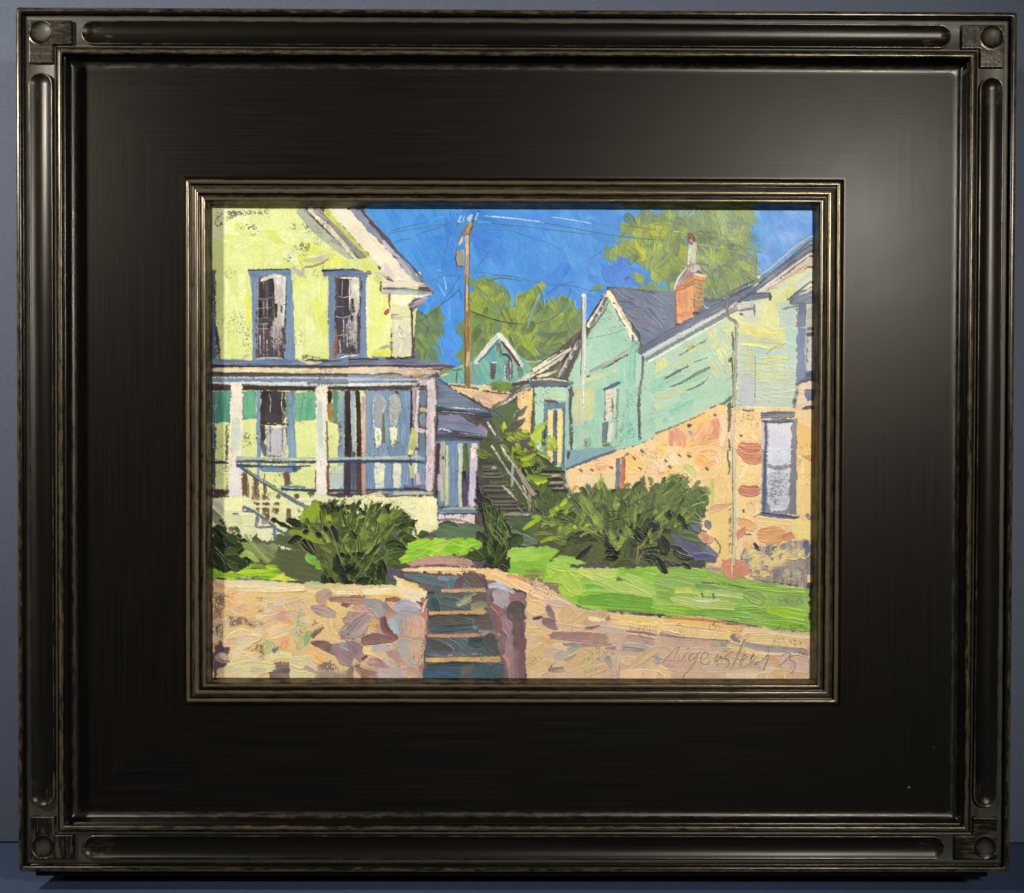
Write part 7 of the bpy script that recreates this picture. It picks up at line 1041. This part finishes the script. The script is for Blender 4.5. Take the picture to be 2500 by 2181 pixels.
# outer rail: side wall, outer lip, channel, inner lip, cove down to the flat panel
def ring(s, y, rad, fin): return (R_(s, y), y*mm, rad*mm, fin)
x0, z1, x1, z0 = R_(0, 0)
def shr(d): return (x0+d, z1-d, x1-d, z0+d)
outer = [(shr(0.010), 0.036, 1*mm, Pn), (shr(0.0012), 0.035, 2*mm, Pn), (shr(0.0006), 0.012, 2.4*mm, Pn), (shr(0.0), 0.004, 2.4*mm, (0.35, 0, 0)), (shr(0.0), 0.0016, 2.2*mm, (0.5, 0, 0))]
outer += [ring(2.5, 0.5, 1.9, (0.62, 0, 0)), ring(6, 0.05, 1.5, (0.55, 0, 0)), ring(10.5, 0.0, 1.0, (0.4, 0, 0)), ring(14.5, 0.35, 0.7, (0.3, 0, 0)), ring(17, 1.2, 0.4, (0.1, 0, 0)), ring(18.6, 3.2, 0.3, Pn), ring(20.5, 3.9, 0.2, Pn),
          ring(22.5, 3.3, 0.2, (0.0, 0.35, 0)), ring(25, 3.0, 0.2, (0.05, 0.8, 0)), ring(31, 3.0, 0.1, (0.0, 0.8, 0)), ring(34, 3.3, 0.1, (0.0, 0.75, 0)), ring(60, 3.4, 0.1, (0.0, 0.85, 0)), ring(91, 3.3, 0.1, (0.0, 0.75, 0)), ring(94, 3.0, 0.1, (0.0, 0.8, 0)), ring(99, 3.0, 0.1, (0.0, 0.75, 0)), ring(100.5, 3.5, 0.1, Pn)]
side_strips('outer_rail', outer)
inner = [ring(100.5, 3.5, 0.1, Pn), ring(101.5, 2.0, 0.1, (0.2, 0, 0)), ring(104, 0.8, 0.2, (0.55, 0, 0)), ring(108, 0.4, 0.4, (0.6, 0, 0)), ring(112, 0.55, 0.6, (0.5, 0, 0)), ring(115.5, 1.4, 0.8, (0.35, 0, 0)), ring(117.3, 3.0, 0.5, (0.1, 0, 0)), ring(118.5, 5.2, 0.3, Pn), ring(120, 5.5, 0.3, Pn),
         ring(121.5, 5.2, 0.3, (0, 0.1, 0)), ring(124, 6.8, 0.4, (0, 0.12, 0)), ring(128, 8.7, 0.8, (0, 0.16, 0)), ring(133, 10.3, 1.4, (0, 0.20, 0)), ring(139, 11.4, 2.4, (0, 0.42, 0)), ring(146, 11.9, 3.2, (0, 0.50, 0)), ring(151, 12.0, 3.6, (0, 0.16, 0.6))]
side_strips('inner_rail', inner)
SO = (447, 434.5, 2057, 1722.5); SI = (519.5, 510.5, 1981.5, 1655.5)     # sight moulding outline and opening
def sp_(t, y, rad, fin):
    y = y-3.0
    return (rect(lerp_r(SO, SI, t), y*mm), y*mm, rad*mm, fin)
pa, pb = R_(151, 12.0), rect(SO, 12*mm)
flat = [(pa, 12.0*mm, 3.6*mm, (0, 0.16, 0.6))]
for t, d in ((0.03, 0.1), (0.08, 0.03), (0.3, 0.0), (0.6, 0.0), (0.92, 0.0), (0.98, 0.06)): flat.append((lerp_r(pa, pb, t), 12.0*mm, 3.6*mm*(1-t)+0.8*mm, (0, d, 1.0)))
flat.append((pb, 12.0*mm, 0.9*mm, (0, 0.1, 0.5)))
side_strips('flat_panel', flat, wa=0.45)
G = (0.78, 0, 0); Gm = (0.6, 0, 0)
sight = [sp_(0.0, 15.0, 0.9, (0, 0.1, 0)), sp_(0.03, 14.2, 0.9, (0.1, 0, 0)), sp_(0.07, 14.0, 0.9, (0.2, 0, 0)), sp_(0.09, 13.2, 1.1, (0.3, 0, 0)), sp_(0.115, 12.6, 1.0, G), sp_(0.15, 12.3, 0.8, G), sp_(0.19, 12.4, 0.6, G), sp_(0.23, 13.1, 0.4, Gm), sp_(0.25, 14.3, 0.2, Pn), sp_(0.275, 14.5, 0.2, Pn),
         sp_(0.29, 13.6, 0.2, (0.1, 0.5, 0)), sp_(0.36, 13.5, 0.2, (0.2, 0.6, 0)), sp_(0.38, 13.0, 0.2, Gm), sp_(0.42, 12.5, 0.3, G), sp_(0.47, 12.4, 0.3, G), sp_(0.52, 12.8, 0.2, Gm), sp_(0.555, 14.3, 0.2, Pn), sp_(0.58, 14.6, 0.1, Pn), sp_(0.60, 13.9, 0.1, (0.2, 0.4, 0)), sp_(0.65, 13.7, 0.2, (0.3, 0.4, 0)),
         sp_(0.68, 13.4, 0.2, G), sp_(0.72, 13.3, 0.2, G), sp_(0.76, 13.7, 0.2, Gm), sp_(0.79, 14.8, 0.2, (0.2, 0, 0)), sp_(0.83, 16.0, 0.1, (0.6, 0.15, 0)), sp_(0.91, 18.2, 0.1, (0.55, 0.2, 0)), sp_(0.99, 20.2, 0.1, (0.4, 0.1, 0)), sp_(1.0, 22.5, 0.1, Pn)]
side_strips('sight_moulding', sight)
# long scooped reeds lying in the channel
def reed(ax, az, bx, bz, R, mt):
    dx, dz = bx-ax, bz-az; L = math.hypot(dx, dz); dx /= L; dz /= L; nx, nz = -dz, dx
    R1 = R-1.15*mm
    prof = [(R, 3.5*mm, Pn), (R-0.1*mm, 1.5*mm, (0.15, 0, 0)), (R-0.35*mm, 0.85*mm, (0.42, 0, 0)), (R-0.65*mm, 0.70*mm, (0.5, 0, 0)), (R-0.95*mm, 0.85*mm, (0.15, 0, 0))]
    for t in (1.0, 0.93, 0.85, 0.75, 0.64, 0.52, 0.4, 0.27, 0.14, 0.002):
        prof.append((R1*t, 0.95*mm+2.0*mm*(1-t*t)**0.9, (0.14, 0.0, 0.55)))
    V, F, FI = [], [], []; ns = 60; na = 20
    for r, y, fin in prof:
        pts = []
        for i in range(ns): pts.append((ax+dx*L*i/ns+nx*r, az+dz*L*i/ns+nz*r))
        for i in range(na): 
            th = math.pi*i/na; pts.append((bx+nx*r*math.cos(th)+dx*r*math.sin(th), bz+nz*r*math.cos(th)+dz*r*math.sin(th)))
        for i in range(ns): pts.append((bx-dx*L*i/ns-nx*r, bz-dz*L*i/ns-nz*r))
        for i in range(na):
            th = math.pi*i/na; pts.append((ax-nx*r*math.cos(th)-dx*r*math.sin(th), az-nz*r*math.cos(th)-dz*r*math.sin(th)))
        for px, pz in pts:
            V.append((px-BASE[0], y+wob(px, pz, 0.8)-BASE[1], pz-BASE[2]))
            e = min(math.hypot(px-ax, pz-az), math.hypot(px-bx, pz-bz)); f = fin
            if e < 0.011: f = (min(1, fin[0]+0.22), fin[1]+0.14, fin[2])
            FI.append(f)
    n = len(V)//len(prof)
    for a in range(len(prof)-1):
        for i in range(n): F.append((a*n+i, a*n+(i+1) % n, (a+1)*n+(i+1) % n, (a+1)*n+i))
    return new_mesh('scooped_reed', V, F, mt, frame, FI)
Rr = 30.0*D_CAM/F_PX
c = rect(ins(62.5), 1.3*mm); e = rect(ins(160+30), 1.3*mm)
reed(e[0], c[1], e[2], c[1], Rr, FMH); reed(e[0], c[3], e[2], c[3], Rr, FMH)
reed(c[0], e[3], c[0], e[1], Rr, FMV); reed(c[2], e[3], c[2], e[1], Rr, FMV)
# L-shaped corner blocks with a thumb-print dish
def corner(cx, cz, sx, sz, mt):
    a, wdt = 105*D_CAM/F_PX, 59.5*D_CAM/F_PX; n = 96; st = a/(n-1)
    dc = (30.5*D_CAM/F_PX, 30.0*D_CAM/F_PX); dr = 28.0*D_CAM/F_PX
    for part in ('block', 'dish'):
        idx, V, F, FI = {}, [], [], []
        def y_at(u, v):
            e = min(u, v, a-u, a-v)
            if u > wdt or v > wdt:
                e = min(u, v, a-max(u, v), wdt-min(u, v))
            elif u <= wdt and v <= wdt: e = min(u, v)
            e = max(e, 0)
            y = 0.8*mm+max(0, 1-e/(0.45*mm))**2*0.9*mm
            if e < 0.02*mm: y = 3.45*mm
            lu = max(u, v)
            y += 0.35*mm*max(0, (lu-wdt*1.15)/a)
            d = math.hypot(u-dc[0], v-dc[1])
            if d < dr: y = max(y, 0.8*mm+1.5*mm*(1-(d/dr)**2)**0.9)
            elif d < dr+0.8*mm: y -= 0.25*mm*(1-(d-dr)/(0.8*mm))
            return y
        def vert(i, j):
            if (i, j) in idx: return idx[(i, j)]
            u, v = i*st, j*st; px, pz = cx+sx*u, cz+sz*v
            y = y_at(u, v)+wob(px*2, pz*2, 0.5)
            d = math.hypot(u-dc[0], v-dc[1]); e = min(u, v)
            fin = (0.46, 0.04, 0)
            if max(u, v) > wdt*1.4: fin = (0.40, 0, 0)
            if d < dr*0.97: fin = (0.2, 0.8*(1-(d/dr)**2)+0.02, 0.6)
            elif d < dr+0.6*mm: fin = (0.55, 0, 0)
            idx[(i, j)] = len(V); V.append((px-BASE[0], y-BASE[1], pz-BASE[2])); FI.append(fin); return idx[(i, j)]
        for i in range(n-1):
            for j in range(n-1):
                u, v = (i+0.5)*st, (j+0.5)*st
                if u > wdt and v > wdt: continue
                ind = math.hypot(u-dc[0], v-dc[1]) < dr
                if ind != (part == 'dish'): continue
                q = (vert(i, j), vert(i+1, j), vert(i+1, j+1), vert(i, j+1))
                F.append(q if sx*sz < 0 else q[::-1])
        if part == 'block': o = new_mesh('corner_block', V, F, mt, frame, FI)
        else: new_mesh('thumbprint_dish', V, F, mt, o, FI)
cb = rect(ins(33), 1.2*mm)
corner(cb[0], cb[1], 1, -1, FMH); corner(cb[2], cb[1], -1, -1, FMV); corner(cb[0], cb[3], 1, 1, FMV); corner(cb[2], cb[3], -1, 1, FMH)
# ---------------------------------------------------------------- the oil painting
PY = 18.4*mm
gx, gz = np.meshgrid(PX0+np.arange(PW)/PS, PY0+np.arange(PH)/PS)
wx, wz = survey(gx, gz, PY)
wy = PY-PZ*1.0*mm*1.25
pan = thing('oil_painting', (0.0, PY, float(wz.min())), 'oil painting of yellow and green houses with stone steps, set inside the black frame', 'painting')
PB = (0.0, PY, float(wz.min()))
def lin(c):
    c = np.clip(c, 0, 255)/255.0
    return np.where(c <= 0.04045, c/12.92, ((c+0.055)/1.055)**2.4)
RGB = lin(PC)*ALB*np.array((0.94, 1.0, 1.12)); vid = np.arange(PW*PH).reshape(PH, PW)
q = np.stack([vid[:-1, :-1], vid[1:, :-1], vid[1:, 1:], vid[:-1, 1:]], -1).reshape(-1, 4)
sg = PSIG[:-1, :-1].reshape(-1) > 0.5
co = np.stack([wx-PB[0], wy-PB[1], wz-PB[2]], -1).reshape(-1, 3)
pm, nt, b = mat('oil_paint')
at = N(nt, 'ShaderNodeAttribute', attribute_name='pigment'); nt.links.new(at.outputs['Color'], b.inputs['Base Color'])
tc = N(nt, 'ShaderNodeTexCoord').outputs['Object']; nf = noise(nt, tc, 2600, 2, 0.6); nb = noise(nt, tc, 60, 3, 0.5)
nt.links.new(math_n(nt, 'ADD', 0.26, math_n(nt, 'MULTIPLY', nb, 0.4)), b.inputs['Roughness']); b.inputs['Specular IOR Level'].default_value = 0.35
bp = N(nt, 'ShaderNodeBump'); bp.inputs['Strength'].default_value = 0.3; bp.inputs['Distance'].default_value = 0.00006; nt.links.new(nf, bp.inputs['Height']); nt.links.new(bp.outputs[0], b.inputs['Normal'])
def paint_mesh(name, faces, par):
    used = np.unique(faces); mp = np.full(PW*PH, -1, np.int64); mp[used] = np.arange(len(used)); fc = mp[faces]
    me = bpy.data.meshes.new(name); me.vertices.add(len(used)); me.vertices.foreach_set('co', co[used].astype(np.float32).ravel())
    me.loops.add(len(fc)*4); me.loops.foreach_set('vertex_index', fc.astype(np.int32).ravel())
    me.polygons.add(len(fc)); me.polygons.foreach_set('loop_start', np.arange(0, len(fc)*4, 4, dtype=np.int32))
    me.update(calc_edges=True); me.polygons.foreach_set('use_smooth', np.ones(len(fc), bool))
    a = me.color_attributes.new('pigment', 'FLOAT_COLOR', 'POINT'); cc = np.ones((len(used), 4), np.float32); cc[:, :3] = RGB.reshape(-1, 3)[used]
    a.data.foreach_set('color', cc.ravel()); me.validate(); me.materials.append(pm)
    o = bpy.data.objects.new(name, me); C.objects.link(o); o.parent = par; return o
surf = paint_mesh('paint_surface', q[~sg], pan)
sgo = paint_mesh('signature', q[sg], pan); sgo['label'] = 'signature and date scratched into the wet paint'
bm_, nt, b = mat('panel_board'); nn = noise(nt, N(nt, 'ShaderNodeTexCoord').outputs['Object'], 200); nt.links.new(mixc(nt, nn, (0.18, 0.13, 0.08), (0.26, 0.19, 0.12)), b.inputs['Base Color'])
def boxm(name, x0, x1, y0, y1, z0, z1, mt, parent=None, off=(0, 0, 0), bev=0.0, ns=1):
    V = [(x, y, z) for x in (x0, x1) for y in (y0, y1) for z in (z0, z1)]
    V = [(a-off[0], b_-off[1], c_-off[2]) for a, b_, c_ in V]
    F = [(0, 1, 3, 2), (4, 6, 7, 5), (0, 4, 5, 1), (2, 3, 7, 6), (0, 2, 6, 4), (1, 5, 7, 3)]
    o = new_mesh(name, V, F, mt, parent, smooth=False)
    if bev: 
        md = o.modifiers.new('bevel', 'BEVEL'); md.width = bev; md.segments = 3
    return o
boxm('backing_board', float(wx.min())+.0005, float(wx.max())-.0005, PY+.0006, PY+.0036, float(wz.min())+.0005, float(wz.max())-.0005, bm_, pan, PB)
# ---------------------------------------------------------------- surroundings
ZT = -0.2585; YB = 0.083
def blue(name, c1, c2):
    m, nt, b = mat(name); tc = N(nt, 'ShaderNodeTexCoord').outputs['Object']
    n1 = noise(nt, tc, 620, 5, 0.85); n2 = noise(nt, tc, 9, 3, 0.5)
    f = math_n(nt, 'ADD', math_n(nt, 'MULTIPLY', math_n(nt, 'SUBTRACT', math_n(nt, 'MULTIPLY', n1, 2.0), 0.5), 0.9), math_n(nt, 'MULTIPLY', n2, 0.25)); f = math_n(nt, 'SUBTRACT', f, 0.1, clamp=True)
    nt.links.new(mixc(nt, f, c1, c2), b.inputs['Base Color']); b.inputs['Roughness'].default_value = 0.72; b.inputs['Specular IOR Level'].default_value = 0.3
    bp = N(nt, 'ShaderNodeBump'); bp.inputs['Strength'].default_value = 0.5; bp.inputs['Distance'].default_value = 0.0003; nt.links.new(n1, bp.inputs['Height']); nt.links.new(bp.outputs[0], b.inputs['Normal'])
    return m
wl = boxm('backdrop_wall', -0.75, 0.75, YB, YB+0.006, ZT+0.0012, 0.6, blue('blue_gray_board', BW1, BW2)); wl['kind'] = 'structure'; wl['label'] = 'blue gray board standing upright behind the frame'
tb = boxm('table_surface', -0.9, 0.9, -0.5, YB+0.3, ZT-0.02, ZT, blue('dark_blue_paper', BT1, BT2)); tb['kind'] = 'structure'; tb['label'] = 'dark blue paper covered tabletop under the frame'
sm_, nt, b = mat('shadow_black'); nn = noise(nt, N(nt, 'ShaderNodeTexCoord').outputs['Object'], 300); nt.links.new(mixc(nt, nn, (0.0015, 0.0015, 0.002), (0.003, 0.003, 0.004)), b.inputs['Base Color']); b.inputs['Roughness'].default_value = 0.9; b.inputs['Specular IOR Level'].default_value = 0.05  # near-black colour carries the shade under the frame
lx, _ = survey([125, 2378], [2140, 2140], 0.008); lx2, _ = survey([86, 2412], [2140, 2140], 0.003)
led = thing('shadow_ledge', (0, 0.02, ZT), 'added low black ledge standing in for the shadow under the bottom edge of the frame', 'ledge')  # added support, coloured as the dark shadow gap below the frame
zb = R_(0, 0)[3]
boxm('shadow_shelf', float(lx2[0]), float(lx2[1]), 0.004, 0.034, zb-0.0034, zb-0.0004, sm_, led, (0, 0.02, ZT))
boxm('shadow_riser', float(lx[0]), float(lx[1]), 0.026, 0.034, ZT, zb-0.0036, sm_, led, (0, 0.02, ZT))
# ---------------------------------------------------------------- light
def lamp(name, loc, tgt, size, power, colr, spread=180, bl=None):
    l = bpy.data.lights.new(name, 'AREA'); l.shape = 'DISK'; l.size = size; l.energy = power; l.color = colr; l.spread = math.radians(spread)
    o = bpy.data.objects.new(name, l); C.objects.link(o); o.location = loc
    from mathutils import Vector
    o.rotation_euler = (Vector(tgt)-Vector(loc)).to_track_quat('-Z', 'Y').to_euler(); return o
for a in LAMPS: lamp(*a)
w = bpy.data.worlds.new('World'); bpy.context.scene.world = w; w.use_nodes = True
bg = w.node_tree.nodes['Background']; bg.inputs[0].default_value = (*AMBC, 1); bg.inputs[1].default_value = AMB
# ---------------------------------------------------------------- camera
from mathutils import Matrix
cd = bpy.data.cameras.new('camera'); cam = bpy.data.objects.new('camera', cd); C.objects.link(cam)
cd.sensor_fit = 'HORIZONTAL'; cd.sensor_width = 36.0; cd.lens = 36.0*F_PX/2500.0; cd.clip_start = 0.01; cd.clip_end = 50
Mw = M3.T@np.diag([1, -1, -1])        # camera x right, y up, looks down -z
m4 = Matrix([[*Mw[0], CAM[0]], [*Mw[1], CAM[1]], [*Mw[2], CAM[2]], [0, 0, 0, 1]]); cam.matrix_world = m4
bpy.context.scene.camera = cam
sc = bpy.context.scene
sc.render.engine = 'CYCLES'
sc.view_settings.view_transform = 'Standard'; sc.view_settings.look = 'None'; sc.view_settings.exposure = 0; sc.view_settings.gamma = 1
sc.cycles.max_bounces = 6
